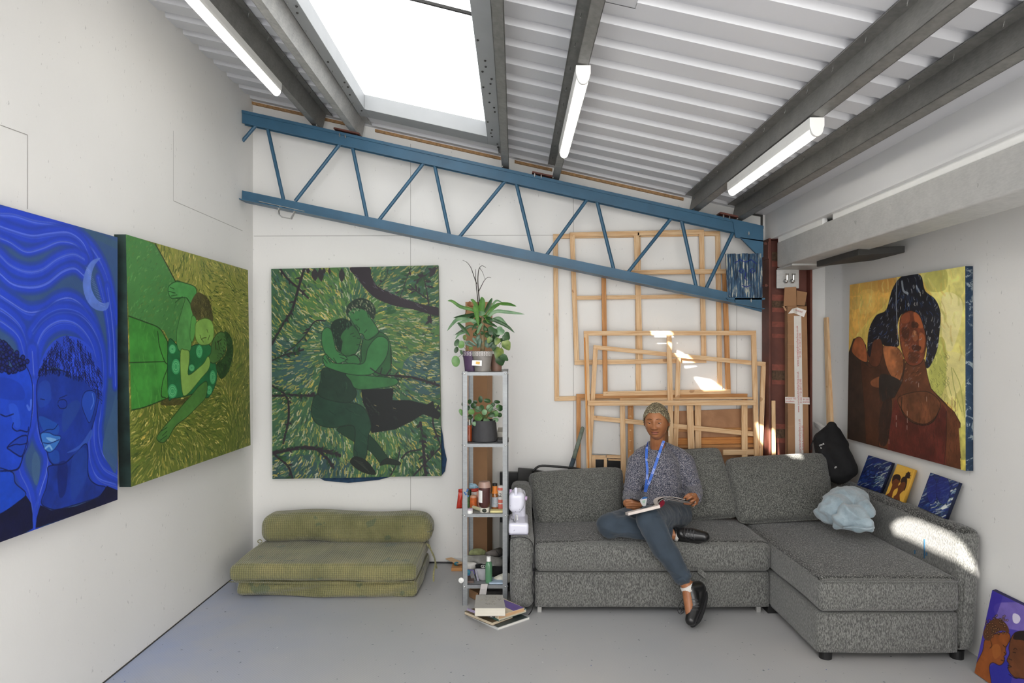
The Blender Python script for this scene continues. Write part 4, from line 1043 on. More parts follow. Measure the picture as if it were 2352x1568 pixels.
K_.poly([(370,682),(560,702),(760,722),(776,760),(700,790),(460,808),(400,740)], SK, 1, var=.08, line=LN, lw=1.6)
K_.poly([(345,560),(400,535),(450,545),(475,600),(400,612)], SK, 1, line=LN, lw=1.3)
K_.poly([(375,200),(400,165),(480,165),(545,200),(565,245),(625,350),(570,405),(520,412),(500,372),(470,362),(455,330),(420,280)], '#377a42', 1, var=.08, line=LN, lw=1.6)
K_.poly([(330,340),(400,295),(450,330),(484,400),(478,440),(458,495),(430,532),(360,542),(322,505),(335,430),(318,400)], '#2f6b39', 1, var=.08, line=LN, lw=1.6)
K_.poly([(370,230),(372,150),(425,98),(500,83),(570,118),(602,180),(585,250),(545,212),(520,178),(440,160),(392,190)], '#1f3527', 1)
for k in range(110):
    x = K_.rng.uniform(380, 595); y = 90+((x-490)/110)**2*60+K_.rng.uniform(0, 85)
    K_.line([(x, y), (x+6, y+2), (x+5, y+9)], 1.2, ['#a9b08a', '#11201a', '#5c7a55'][k % 3], .8)
K_.poly([(240,322),(268,262),(338,243),(398,268),(412,300),(352,340),(318,400),(332,440),(322,508),(290,480),(268,400)], '#14301f', 1)
for k in range(110): x = K_.rng.uniform(250, 390); y = K_.rng.uniform(255, 480); 
for k in range(90): x = K_.rng.uniform(250, 400); y = K_.rng.uniform(255, 330) if x > 310 else K_.rng.uniform(300, 470); K_.line([(x, y), (x+6, y+3), (x+3, y+9)], 1, ['#35684a', '#0b1c12'][k % 2], .8)
K_.poly([(205,318),(172,355),(172,450),(198,520),(240,562),(300,602),(372,568),(340,530),(292,500),(272,440),(252,350),(232,322)], '#388045', 1, var=.08, line=LN, lw=1.8)
K_.poly([(180,552),(210,532),(240,582),(290,602),(400,602),(505,598),(540,480),(600,402),(655,388),(702,430),(690,540),(630,630),(560,690),(400,690),(230,640),(190,610)], '#367d42', 1, var=.08, line=LN, lw=1.8)
for l in ([(185,560),(215,600)], [(205,545),(240,600)], [(265,560),(290,600)], [(310,530),(370,545)], [(320,555),(380,575)], [(380,545),(430,530),(470,560),(480,590)], [(440,255),(455,258),(466,248)], [(432,300),(448,296),(455,310),(470,320),(470,345)],
          [(400,370),(425,360)], [(420,388),(438,384)], [(455,400),(478,404)], [(450,455),(474,450),(478,430)], [(545,415),(590,385),(635,345)], [(500,420),(485,480),(490,590)], [(720,480),(724,650)], [(534,200),(548,235)], [(620,700),(700,695),(780,705),(870,735)], [(765,720),(790,760),(780,790)], [(512,355),(530,335)], [(320,400),(330,430)]):
    K_.line(l, 1.5, LN, .9)
K_.line([(560,640),(620,680),(700,700),(800,695)], 3, BK, .8); K_.line([(640,680),(650,640)], 3, BK, .8); K_.line([(690,690),(720,650)], 3, BK, .8); K_.line([(760,690),(780,670)], 3, BK, .8)
K_.poly([(400,1380),(440,1350),(520,1378),(575,1440),(600,1492),(540,1488),(470,1460),(408,1410)], '#16211a', 1, line='#0c120e', lw=1.5); K_.poly([(635,1420),(665,1375),(720,1365),(800,1398),(780,1418),(690,1410)], '#1a2a20', 1, line='#0c120e', lw=1.2)
for k in range(5): K_.line([(430+k*18, 1375+k*14), (500+k*12, 1400+k*18)], 1, '#4a5a4a', .6)
K_.grain(.07); K_.img = K_.img*np.array([.95, .88, .90])
kc = [P(*q2[0], Y0), P(*q2[1], Y0), P(*q2[2], Y0), P(*q2[3], Y0)]
M_cv_k = plain('green_canvas_edge', '#5f7446', .7, 0, .3, 30)
canvas('embracing_couple_painting', kc, .045, K_, M_cv_k, 'dark green painting of an embracing couple among branches on the back wall', back_dir=(0, 1, 0))
# loose dyed canvas hanging behind it, showing as a blue bulge below and at the right
M_denim = plain('indigo_cloth', '#1d3a57', .85, 0, .35, 22, .4, 50)
def hang(name, pts, lab):
    mb = MB(); mb.prism([P(x, y, 4.985+.004*math.sin(x*.11)) for x, y in pts], (0, .012, 0))
    tag(mb.build(name, M_denim, bevel=.004), lab, 'cloth')
hang('indigo_canvas', [(700,1080),(1010,1080),(1010,960),(1017,1000),(1020,1028),(1026,1055),(1022,1082),(1014,1092),(900,1094),(870,1102),(800,1109),(745,1104)], 'loose indigo cloth peeping out below and right of the dark green painting')

# ---------------------------------------------------------------- yellow portrait (right wall)
def RW(px, py, x): Y = F*x/(px-PX); return V(x, Y, CAMZ-(py-PY)*Y/F)
xr = XR-.042
q3 = [RW(1952, 654, xr), RW(2217, 611, xr), RW(2218, 1081, xr), RW(1946, 1007, xr)]
Yp = Art([proj(p) for p in q3], 400, 440, '#cdb052', 31); Yp.crop(1940, 590, 3.0156)
Yp.poly([(30,190),(330,120),(300,300),(180,420),(60,560),(30,600)], '#cfa14a', 1, var=.12)
Yp.poly([(540,100),(840,60),(840,1480),(780,1460),(760,1070),(650,950),(560,740),(650,520),(660,380),(600,250)], '#cdc46e', 1, var=.16)
Yp.poly([(680,260),(800,280),(810,420),(740,640),(680,560)], '#ded394', .8); Yp.poly([(560,120),(700,90),(700,220),(580,230)], '#a9a650', .7); Yp.poly([(710,660),(830,680),(830,830),(740,980),(700,860)], '#dcd187', .8)
Yp.poly([(650,560),(700,600),(700,860),(650,960),(580,830)], '#a8ad50', .8)
for pts, c in (([(40,200),(330,150),(320,200),(60,270)], '#b98f45'), ([(60,280),(120,280),(130,330),(60,360)], '#a98f4e'), ([(240,160),(360,140),(330,230),(250,240)], '#b87f3a'), ([(100,250),(200,230),(200,360),(110,380)], '#dcb95e')): Yp.poly(pts, c, .5)
Yp.dabs(260, lambda x, y: 1.3+.4*math.sin(7*x), 26, 4, ['#d9c066', '#bb9a44', '#d2cb7c', '#b3b04f'], .35, box=(0, 0, 400, 200))
for k in range(60): x = Yp.rng.uniform(590, 720); y = Yp.rng.uniform(640, 940); Yp.line([(x, y), (x+10, y+14), (x+3, y+26)], .9, '#5c6030', .6)
for l in ([(740,755),(760,900),(810,1060)], [(750,760),(800,880),(830,1100)], [(700,800),(740,950)]): Yp.line(l, 2, '#8f9440', .7)
Yp.poly([(20,700),(60,640),(160,720),(300,640),(420,700),(440,860),(560,860),(700,1000),(800,1140),(800,1480),(20,1260)], '#4a2c1e', 1, smooth=False, var=.3)
# far-left dark arm and brown shoulder, hands
Yp.poly([(20,680),(60,560),(100,545),(150,600),(165,700),(160,1300),(20,1255)], '#33261f', 1, smooth=False, var=.2)
Yp.poly([(110,700),(180,760),(250,740),(260,880),(250,1000),(245,1310),(150,1290),(135,1000)], '#4a2c1e', 1, smooth=False, var=.2, line='#1f1512', lw=1)
Yp.poly([(50,640),(75,560),(110,548),(140,590),(160,680),(150,720),(90,690)], '#8a4c2b', 1, var=.25, line='#241814', lw=1.6)
Yp.poly([(160,640),(200,560),(250,560),(270,640),(240,740),(190,745),(165,700)], '#59301f', 1, var=.25, line='#1d1412', lw=1.6)
Yp.poly([(270,610),(340,600),(400,660),(410,760),(380,850),(330,820),(290,740)], '#9a5c35', 1, var=.3, line='#241814', lw=1.4)
Yp.poly([(185,850),(250,820),(250,890),(195,885)], '#8f5432', .9, var=.2)
Yp.poly([(260,800),(380,840),(400,900),(350,970),(260,990),(240,880)], '#2a2624', 1, var=.2)
# hair masses
HB = '#10141e'
Yp.poly([(160,640),(170,500),(220,400),(290,360),(330,230),(380,150),(450,115),(530,130),(560,230),(630,290),(665,380),(660,500),(640,640),(590,750),(560,740),(570,620),(540,440),(480,380),(400,390),(370,470),(380,600),(330,610),(270,600),(250,560),(200,580),(180,680)], HB, 1, var=.35)
def inside(): pass
Yp.clip = Yp.region([(165,640),(170,500),(220,400),(290,360),(330,230),(380,150),(450,115),(530,130),(560,230),(630,290),(665,380),(660,500),(640,640),(590,750),(560,740),(570,620),(540,440),(480,380),(400,390),(370,470),(380,600),(330,610),(270,600),(250,560),(200,580)])
Yp.dabs(1100, lambda x, y: 1.9+.9*math.sin(6*x), 11, 1.8, ['#0c0f16', '#2f4a78', '#0e1526', '#24365c'], .85)
Yp.dabs(620, lambda x, y: 2.0+.7*math.sin(8*x), 8, 1.6, ['#a7aeb6', '#7f8894', '#c4c2b4'], .8); Yp.clip = None
for pts, w_ in (([(400,170),(410,230),(440,250)], 6), ([(365,150),(360,300),(365,420),(372,560)], 3), ([(500,200),(520,240)], 4), ([(330,280),(310,320)], 3)): Yp.line(pts, w_, '#8f98a0', .8)
# neck, shoulders, top
Yp.poly([(430,700),(555,700),(580,830),(600,900),(670,980),(760,1065),(800,1140),(805,1480),(300,1330),(240,1310),(240,1150),(270,1000),(350,960),(400,860)], '#5c331f', 1, smooth=False, var=.2, line='#1c1210', lw=1.8)
Yp.poly([(270,1000),(330,980),(320,1180),(290,1300),(245,1290),(242,1120)], '#2f211c', 1, var=.2)
Yp.poly([(360,975),(390,1060),(450,1130),(540,1155),(610,1135),(660,1060),(680,1010),(710,1060),(700,1440),(300,1335),(320,1150),(345,990)], '#55211c', 1, smooth=False, var=.22)
Yp.poly([(380,960),(560,920),(660,990),(650,1070),(600,1130),(540,1150),(460,1120),(400,1050)], '#6b3f26', .9, var=.25, line='#1b120f', lw=1.8)
Yp.line([(400,960),(400,1060),(460,1130),(545,1158),(615,1130),(662,1040)], 2.4, '#181414', .9); Yp.line([(705,1060),(705,1250),(690,1440)], 1.6, '#241512', .9)
Yp.dabs(300, lambda x, y: 1.6, 18, 1.2, ['#3c1512', '#7a3a2a', '#2b1813', '#6a3a28'], .45, box=(130, 280, 380, 440))
for x, y in ((437,1060),(437,1110),(435,1160),(360,1090),(360,1140),(515,860),(570,960),(310,1260)): Yp.line([(x, y), (x, y+30)], 1.3, '#c9bfb0', .7)
# face
Yp.poly([(385,440),(405,390),(460,365),(515,395),(545,460),(568,560),(560,650),(535,720),(480,745),(430,720),(400,640),(385,560)], '#6b3420', 1, var=.3, line='#20120d', lw=2)
for pts, c, a in (([(480,380),(520,400),(545,480),(500,470)], '#a9582c', .8), ([(400,400),(450,380),(450,440),(400,450)], '#8a4425', .7), ([(405,480),(450,490),(440,560),(400,540)], '#3d1f16', .7), ([(470,440),(510,450),(510,480),(470,480)], '#2e1812', .8),
                  ([(470,510),(500,520),(510,560),(480,570)], '#8f5230', .8), ([(400,580),(440,600),(450,680),(415,670)], '#8a4a28', .8), ([(520,520),(556,540),(550,640),(520,640)], '#a1552c', .8), ([(470,600),(530,610),(520,640),(475,635)], '#38180f', .8), ([(450,650),(520,660),(500,720),(450,710)], '#4c2819', .7), ([(480,500),(500,510),(490,540)], '#c08a60', .6)):
    Yp.poly(pts, c, a)
Yp.dabs(150, lambda x, y: 1.2+2*x, 7, 1.6, ['#b0683c', '#2a140e', '#7b4426', '#8e95a0'], .5, box=(190, 110, 275, 260))
Yp.poly([(800,1390),(840,1390),(840,1480),(805,1478)], '#b9a94a', 1, smooth=False, var=.3); Yp.poly([(790,1180),(835,1150),(838,1400),(805,1400)], '#a9a24e', .9, smooth=False, var=.3)
Yp.grain(.10); Yp.img = np.clip((Yp.img*1.04+Yp.img.mean(2, keepdims=True)*.10), 0, 1)
M_cv_y, nt, b = newmat('blue_white_canvas_edge'); v = coords(nt)
L(nt, ramp(nt, noise(nt, v, 16, 5, .7, 1.5), [(.42, hexc('#1b3550')), (.55, hexc('#24405c')), (.6, hexc('#9aa7ac'))]), b.inputs['Base Color']); b.inputs['Roughness'].default_value = .7
canvas('yellow_portrait_painting', q3, .038, Yp, M_cv_y, 'large yellow and brown portrait painting with navy hair on the right wall', back_dir=(1, 0, 0))

# ---------------------------------------------------------------- three small canvases leaning on the chaise arm
def small(name, px4, art, mat_, lab, th=.018, grp='small canvases on the sofa arm'):
    # bottom edge rests on the arm top (x=2.205), top edge leans near the wall
    xb, xt = 2.212, 2.262
    z0 = .657
    TL, TR, BR, BL = [RW(px4[0][0], px4[0][1], xt), RW(px4[1][0], px4[1][1], xt), RW(px4[2][0], px4[2][1], xb), RW(px4[3][0], px4[3][1], xb)]
    n = (TR-TL).cross(BL-TL).normalized()
    if n.x < 0: n = -n
    return canvas(name, [TL, TR, BR, BL], th, art, mat_, lab, 'painting', grp, back_dir=n)
def streak_art(q, seed, W=90, H=120):
    a = Art(q, W, H, '#16265c', seed)
    a.dabs(120, lambda x, y: -.75, 22, 4, ['#1b2f78', '#101a42', '#24408a', '#1c3a66'], .8)
    a.dabs(26, lambda x, y: -.75, 20, 2.4, ['#8fa9ac', '#c3cfc4', '#567a86'], .8); return a
q = [(1994.5,1045),(2049,1062),(2021,1131),(1968,1113)]
a = streak_art(q, 1); a.crop(1860, 1030, 5.88)
a.dabs(16, lambda x, y: -.8, 14, 2.5, ['#cfd6ca', '#7fa0a4'], .9, box=(60, 50, 90, 120))
for l in ([(740,330),(760,250),(800,235),(840,270),(840,330)], [(870,420),(900,300),(940,250),(960,330)], [(780,300),(800,310)], [(830,320),(840,330)], [(880,330),(900,350)], [(770,400),(800,420)], [(850,410),(870,400)], [(700,340),(700,440),(760,480)], [(850,470),(900,480)]): a.line(l, 1.1, '#0a1028', .9)
for x, y in ((788,305),(830,320),(905,350),(790,350)): a.poly([(x+14*math.cos(k), y+14*math.sin(k)) for k in np.arange(0, 6.2, 1)], '#2a4596', .6, line='#4f74c0', lw=.8)
a.grain(.1); small('small_blue_canvas', q, a, plain('navy_canvas_edge', '#101a3a', .7, 0, .4, 40), 'small dark blue canvas of two faces, leftmost on the sofa arm')
q = [(2061,1065),(2098,1077),(2078,1154),(2034,1136)]
q = [(2061,1065),(2100,1078),(2074,1153),(2033.5,1136)]
a = Art(q, 90, 130, '#dfae45', 2); a.crop(1860, 1030, 5.88)
a.poly([(1180,230),(1280,250),(1270,300),(1180,300)], '#e6bd5c', .5)
BR_ = '#6b3a1e'; DK = '#2b1c1a'
a.poly([(1118,480),(1110,440),(1125,390),(1165,385),(1215,410),(1225,440),(1200,470),(1190,520),(1150,545),(1125,590),(1110,650),(1080,660),(1035,625),(1075,590),(1105,520)], BR_, 1)
a.poly([(1120,430),(1125,370),(1165,340),(1215,350),(1232,390),(1215,425),(1170,400)], DK, 1)
a.poly([(1225,470),(1235,430),(1280,430),(1300,470),(1280,540),(1235,590),(1215,620),(1210,720),(1130,660),(1170,610),(1190,560),(1195,500)], BR_, 1)
a.poly([(1230,450),(1245,390),(1290,370),(1315,400),(1312,470),(1290,540),(1270,560),(1295,480),(1280,440)], DK, 1)
a.poly([(1290,375),(1300,340),(1330,310),(1355,330),(1350,390),(1320,395)], DK, 1)
for l in ([(1320,350),(1330,305)], [(1330,350),(1362,320)], [(1330,365),(1365,355)], [(1325,380),(1358,395)], [(1310,350),(1300,325)]): a.line(l, 2, DK, 1)
for l in ([(1150,460),(1165,463)], [(1150,510),(1160,512)], [(1215,500),(1228,505)], [(1215,540),(1228,545)], [(1250,470),(1262,475)]): a.line(l, 1, '#3a1c10', .8)
a.grain(.04); small('small_yellow_canvas', q, a, plain('yellow_canvas_edge', '#d9a742', .6), 'small yellow canvas of two brown heads, middle one on the sofa arm')
q = [(2137,1085),(2203,1108),(2171,1191),(2108,1163)]
a = streak_art(q, 9, 110, 140); a.crop(1860, 1030, 5.88)
a.dabs(60, lambda x, y: -.8, 20, 4, ['#c9d3cc', '#8aa3ab', '#1c3348'], .85, box=(70, 0, 110, 140)); a.dabs(30, lambda x, y: -.8, 22, 4, ['#5b7a94', '#2c4a86', '#cfd6d0'], .8)
for cx, cy, rx, ry in ((1650,560,70,190),(1800,560,95,190)): a.poly([(cx+rx*math.cos(k), cy+ry*math.sin(k)) for k in np.arange(0, 6.2, .5)], '#17297a', .75, line='#0c1440', lw=1.5)
a.dabs(50, lambda x, y: -.8, 16, 2, ['#2f49a0', '#3d5a9a', '#101c50'], .7); a.poly([(1770,800),(1830,755),(1850,790),(1800,820)], '#e8ebe6', .9)
a.grain(.1); small('small_blue_canvas', q, a, bpy.data.materials['navy_canvas_edge'], 'small streaked blue and white canvas, rightmost on the sofa arm')

# ---------------------------------------------------------------- purple painting on the floor at the right
p_bl, p_tl = V(2.165, 3.28, .004), RW(2279, 1355, 2.275)
ax = V(0, -1, 0)
p_tr = V(2.275, p_tl.y-.46, p_tl.z+.003); p_br = V(2.165, p_bl.y-.46, .004)
q3 = [p_tl, p_tr, p_br, p_bl]
U = Art([proj(p) for p in q3], 220, 210, '#4a3f9e', 41); U.crop(1750, 1100, 3.35)
U.poly([(1850,950),(2400,1000),(2400,1200),(1900,1150),(1800,1050)], '#8673b8', .7, var=.1); U.poly([(1760,850),(1850,890),(1780,1100),(1700,1200),(1720,1000)], '#352a94', .7); U.poly([(1740,1450),(1900,1400),(1900,1600),(1700,1600)], '#2f2f96', .9)
U.poly([(1930,1040),(1958,1036),(1985,1060),(1985,1090),(1960,1112),(1932,1095)], '#d9d2e6', .95)
SKN = '#8a4c24'
U.poly([(1720,1230),(1700,1320),(1660,1400),(1620,1490),(1650,1560),(1760,1600),(1750,1450),(1775,1410),(1830,1430),(1865,1400),(1862,1365),(1880,1340),(1875,1300),(1910,1230),(1890,1180),(1800,1190)], SKN, 1, var=.15, line='#22140e', lw=1.6)
U.poly([(1715,1230),(1705,1180),(1740,1110),(1800,1072),(1860,1095),(1895,1140),(1898,1180),(1850,1165),(1790,1190),(1755,1240)], '#5c3a26', 1)
for k in range(60): x = U.rng.uniform(1715, 1890); y = U.rng.uniform(1085, 1230)-(.0 if x < 1780 else 40); U.poly([(x+8*math.cos(j), y+8*math.sin(j)) for j in np.arange(0, 6.2, 1.2)], '#b98a5c', .35, line='#1c120e', lw=1)
U.poly([(1930,1200),(1900,1290),(1905,1340),(1885,1390),(1900,1420),(1895,1460),(1930,1510),(1990,1530),(2300,1560),(2300,1250),(2000,1180)], '#6b3f26', 1, var=.15, line='#22140e', lw=1.6)
U.poly([(1935,1230),(1950,1180),(2000,1165),(2100,1170),(2300,1190),(2300,1300),(2060,1290),(2010,1240)], '#261c1a', 1)
for l in ([(1855,1275),(1870,1290),(1885,1280)], [(1862,1330),(1880,1345)], [(1840,1390),(1862,1395),(1868,1370)], [(1935,1310),(1950,1300),(1962,1310)], [(1930,1330),(1952,1335)], [(1900,1380),(1922,1390)], [(1890,1430),(1920,1440),(1890,1450)], [(1760,1240),(1770,1280),(1755,1300)], [(1900,1500),(1950,1530),(1980,1525)]): U.line(l, 1.6, '#1c100c', .9)
U.poly([(1770,1290),(1820,1270),(1840,1340),(1790,1380)], '#a8642f', .6)
U.grain(.05)
canvas('purple_painting', q3, .018, U, plain('purple_canvas_edge', '#2b2470', .7), 'purple painting of two brown heads leaning low against the right wall', back_dir=(.96, 0, .27))

# ---------------------------------------------------------------- blue driftwood plank picture by the column
m, nt, b = newmat('washed_blue_planks'); v = coords(nt, 'Object', (1, 1, .10))
L(nt, ramp(nt, noise(nt, v, 85, 4, .6), [(.38, hexc('#18293a')), (.48, hexc('#2d4b66')), (.56, hexc('#45627a')), (.60, hexc('#b9b8a8'))]), b.inputs['Base Color']); b.inputs['Roughness'].default_value = .75
bump(nt, b, noise(nt, v, 60, 4, .6), .8, .008)
dw = MB(); rng = random.Random(4)
x0 = 1668.0; k = 0
while x0 < 1751:
    x1 = min(1752, x0+rng.uniform(4, 9)); f = (x0-1668)/84; t_ = 581+rng.uniform(-1, 1); bt = 682+2*f+rng.uniform(-2, 1)
    sl = 4*(1-f); yy = 4.79-rng.uniform(0, .008)
    dw.prism([P(x0+(0), t_+2-2*f, yy), P(x1-.5, t_+2-2*f, yy), P(x1-.5+sl, bt, yy), P(x0+sl, bt, yy)], (0, .022, 0)); x0 = x1
dwo = dw.build('driftwood_panel', m, bevel=.0015); tag(dwo, 'blue and white washed wooden slat panel with a faint drawn face, by the red column', 'artwork')
fc = MB()
for l in ([(1688,604),(1700,596),(1712,602)], [(1712,602),(1725,596),(1738,606)], [(1697,622),(1703,617),(1709,622),(1703,627),(1697,622)], [(1722,622),(1728,616),(1735,622),(1728,627),(1722,622)], [(1713,625),(1711,640),(1717,643)], [(1704,655),(1714,659),(1724,655)]):
    fc.tube([P(x, y, 4.780) for x, y in l], .0028, 5)
fc.build('drawn_face', plain('ink_blue', '#1d2f86', .6), dwo)
# ================================================================ STRETCHER BARS AND OTHER TIMBER
def pine(name, a, b_, sc, rough=.6):
    m, nt, b = newmat(name); v = coords(nt, 'Object', sc)
    f = noise(nt, v, 1.0, 4, .55, .6); g = noise(nt, coords(nt), 3.5, 2)
    kn = math_(nt, 'GREATER_THAN', noise(nt, coords(nt), 9, 1), .74)
    c = ramp(nt, f, [(.35, hexc(a)), (.65, hexc(b_))]); c = mix(nt, math_(nt, 'MULTIPLY', g, .35), c, hexc('#cb9a6a')); c = mix(nt, math_(nt, 'MULTIPLY', kn, .5), c, hexc('#8f5a30'))
    L(nt, c, b.inputs['Base Color']); b.inputs['Roughness'].default_value = rough; b.inputs['Specular IOR Level'].default_value = .3; return m
PV = pine('pine_upright', '#cfa67a', '#e6caa2', (60, 60, 5)); PH = pine('pine_rail', '#cfa67a', '#e6caa2', (5, 60, 60))
PVd = pine('aged_pine_upright', '#a8713f', '#c8925c', (60, 60, 5)); PHd = pine('aged_pine_rail', '#a8713f', '#c8925c', (5, 60, 60))
PHo = pine('orange_pine_rail', '#b06a2e', '#cf8a44', (5, 60, 60)); PVo = pine('orange_pine_upright', '#c9823c', '#dd9b50', (60, 60, 5))
def cf(x, y): return (1240+x/2.613, 480+y/2.613)
def rail(pa, pb, w_, Y, th, mat_, parent, name='bar', Y2=None):
    a = P(*cf(*pa), Y); b = P(*cf(*pb), Y if Y2 is None else Y2); d = (b-a).normalized(); n = d.cross(Vector((0,1,0))).normalized()
    h = w_/2.613*((a.y+b.y)/2)/F/2
    mb = MB().prism([a-n*h, b-n*h, b+n*h, a+n*h], (0, th, 0)); 
    # bevelled raised lip along one edge, as on real stretcher bars
    mb.prism([a+n*h*.35-V(0,.003,0), b+n*h*.35-V(0,.003,0), b+n*h-V(0,.003,0), a+n*h-V(0,.003,0)], (0, .004, 0))
    return mb.build(name, mat_, parent, bevel=.0012, seg=1)
def frame(label, TL, TR, BR, BL, w_, Y, cross=(), th=.018, mats=(None, None), grp='canvas stretcher frames', bottom=True, Yb=None):
    mv, mh = mats[0] or PV, mats[1] or PH
    c = P(*cf((BL[0]+BR[0])/2, (BL[1]+BR[1])/2), Y); t = thing('stretcher_frame', c, label, 'stretcher frame', grp)
    h = w_/2; Yb = Yb or Y
    rail((TL[0], TL[1]+h), (TR[0], TR[1]+h), w_, Y, th, mh, t, 'top_bar')
    if bottom: rail((BL[0], BL[1]-h), (BR[0], BR[1]-h), w_, Yb, th, mh, t, 'bottom_bar')
    rail((TL[0]+h, TL[1]+w_*.6), (BL[0]+h, BL[1]-w_*.6), w_, Y+.0009, th, mv, t, 'side_bar', Yb+.0009); rail((TR[0]-h, TR[1]+w_*.6), (BR[0]-h, BR[1]-w_*.6), w_, Y+.0009, th, mv, t, 'side_bar', Yb+.0009)
    for ci, (pa, pb, ww, vert) in enumerate(cross):
        rail(pa, pb, ww, Y+.003+.0013*ci, th-.008, mv if vert else mh, t, 'cross_bar')
    return t
frame('largest pine stretcher frame hung on the back wall, its left side clear of the others', (80,150), (1082,132), (1096,1128), (88,1152), 27, 4.987, [((588,150),(592,1110),32,True)], mats=(None, None))
frame('pine stretcher frame with a centre post and cross bar, second from the wall', (180,140), (985,122), (1000,922), (208,935), 28, 4.966, [((580,140),(602,910),32,True), ((215,533),(975,522),24,False)])
frame('squarish pine stretcher frame passing behind the lower truss chord', (370,368), (1124,360), (1146,1108), (380,1122), 27, 4.945, [], mats=(PVd, PH))
frame('low aged stretcher frame whose left leg shows beside the broom handle', (220,1110), (1246,1108), (1240,2100), (220,2100), 25, 4.955, [], mats=(PVd, PHd), bottom=False)
t5 = frame('slanting pine stretcher frame tilted down to the right', (322,815), (1357,918), (1320,2000), (262,1900), 26, 4.925, [((315,1252),(1290,1350),28,False), ((833,895),(812,1500),27,True)], bottom=False)
t4 = frame('foremost pine stretcher frame with a thick middle rail behind the seated person', (264,731), (1298,729), (1332,2050), (290,2050), 28, 4.898, [((776,752),(796,1900),30,True)], bottom=False)
rail((288,1164), (1296,1162), 31, 4.878, .018, PH, t4, 'middle_rail')
rail((268,770), (292,1560), 8, 4.893, .003, PVo, t4, 'stained_edge')
# a narrower frame standing lower down, light top rail with two uprights
t = thing('stretcher_frame', P(*cf(880,1300), 4.91), 'low pine frame with a pale top rail, standing right of the seated person', 'stretcher frame', 'canvas stretcher frames')
rail((480,1141), (1276,1134), 12, 4.916, .016, PH, t, 'top_bar'); rail((496,1175), (507,1900), 30, 4.9185, .016, PV, t, 'side_bar'); rail((1229,1175), (1231,1900), 34, 4.9185, .016, PV, t, 'side_bar'); rail((1100,1460), (1292,1458), 32, 4.9175, .016, PH, t, 'cross_bar')
t = thing('timber_batten', P(*cf(905,1440), 4.9), 'pale pine batten standing just right of the seated person', 'wood batten', 'loose battens behind the sofa'); rail((900,1170), (928,1900), 38, 4.905, .014, PV, t, 'batten')
t = thing('timber_batten', P(*cf(950,1440), 4.93), 'narrow pine batten right of the pale one, behind the sofa', 'wood batten', 'loose battens behind the sofa'); rail((949,1170), (954,1900), 36, 4.94, .014, PV, t, 'batten')
t = thing('drilled_batten', P(*cf(546,1400), 4.94), 'brown wooden batten with drilled holes, left of the seated person', 'wood batten'); rail((545,1175), (549,1900), 33, 4.945, .014, PVd, t, 'batten')
mb = MB()
for y in (1195, 1243, 1327, 1390, 1450): mb.ell(P(*cf(543, y), 4.944), (.008,.004,.005), 8, 5)
mb.build('hole', PV, t)
# brown hardboard and orange rails leaning behind the right cushions
mb = MB().prism([P(*cf(x, y), 4.985) for x, y in ((752,1215),(1290,1195),(1290,1700),(752,1700))], (0, .006, 0))
tag(mb.build('hardboard_sheet', pine('hardboard', '#8c6448', '#a67c5c', (8, 60, 8))), 'brown hardboard sheet behind the frames at the right', 'board')
t = thing('timber_rail', P(*cf(1040,1385), 4.965), 'orange stained timber rail behind the frames, above the sofa corner', 'wood rail', 'dark rails behind the frames'); rail((800,1395), (1292,1385), 40, 4.968, .016, PHo, t, 'rail')
t = thing('timber_rail', P(*cf(1000,1320), 4.965), 'upper dark timber rail behind the frames, right of the person', 'wood rail', 'dark rails behind the frames'); rail((752,1330), (1270,1318), 16, 4.968, .016, PHd, t, 'rail')
t = thing('timber_rail', P(*cf(1000,1425), 4.965), 'lowest dark timber rail just above the grey cushions', 'wood rail', 'dark rails behind the frames'); rail((800,1424), (1292,1420), 18, 4.968, .016, PHd, t, 'rail')
# greyer loose board and small frames at the left
mb = MB().prism([P(*cf(x, y), 4.965) for x, y in ((313,1262),(490,1278),(492,1476),(305,1464))], (0, .006, 0))
tag(mb.build('primed_board', wall_mat('grey_primed_board', hexc('#cfcecb'))), 'small grey white primed board behind the frames, left of the person', 'board')
t = thing('small_stretcher_frame', P(*cf(350,1500), 4.935), 'small pine stretcher frame just above the left grey cushion', 'stretcher frame', 'small stretcher frames low behind the sofa')
rail((310,1488), (395,1491), 24, 4.94, .016, PH, t, 'top_bar'); rail((321,1478), (321,1700), 26, 4.938, .016, PV, t, 'side_bar'); rail((394,1490), (394,1700), 18, 4.938, .016, PV, t, 'side_bar')
t = thing('small_stretcher_frame', P(*cf(450,1500), 4.935), 'second small pine stretcher frame beside the first, behind the left cushion', 'stretcher frame', 'small stretcher frames low behind the sofa')
rail((400,1484), (492,1488), 18, 4.95, .016, PH, t, 'top_bar'); rail((410,1503), (492,1506), 10, 4.944, .016, PH, t, 'inner_bar')
mb = MB().prism([P(*cf(x, y), 4.99) for x, y in ((322,1505),(492,1505),(492,1700),(322,1700))], (0, .004, 0)); tag(mb.build('black_board', M_black), 'black board seen through the small frames behind the left cushion', 'board')
# broom handle
t = thing('broom_handle', P(1318, 1070, 4.93), 'grey green taped handle leaning against the frames behind the sofa', 'handle')
MB().tube([P(1338,984,4.89), P(1318,1052,4.875)], [.014, .015], 12).ell(P(1338,984,4.89), .0145).build('grip', plain('grey_green_tape', '#6f786c', .7, 0, .2, 40, .3), t, smooth=True)
MB().tube([P(1318,1052,4.875), P(1300,1110,4.87), P(1255,1290,4.91)], .0165, 12).build('pole', plain('slate_blue_tape', '#36434d', .6, 0, .2, 40), t, smooth=True)
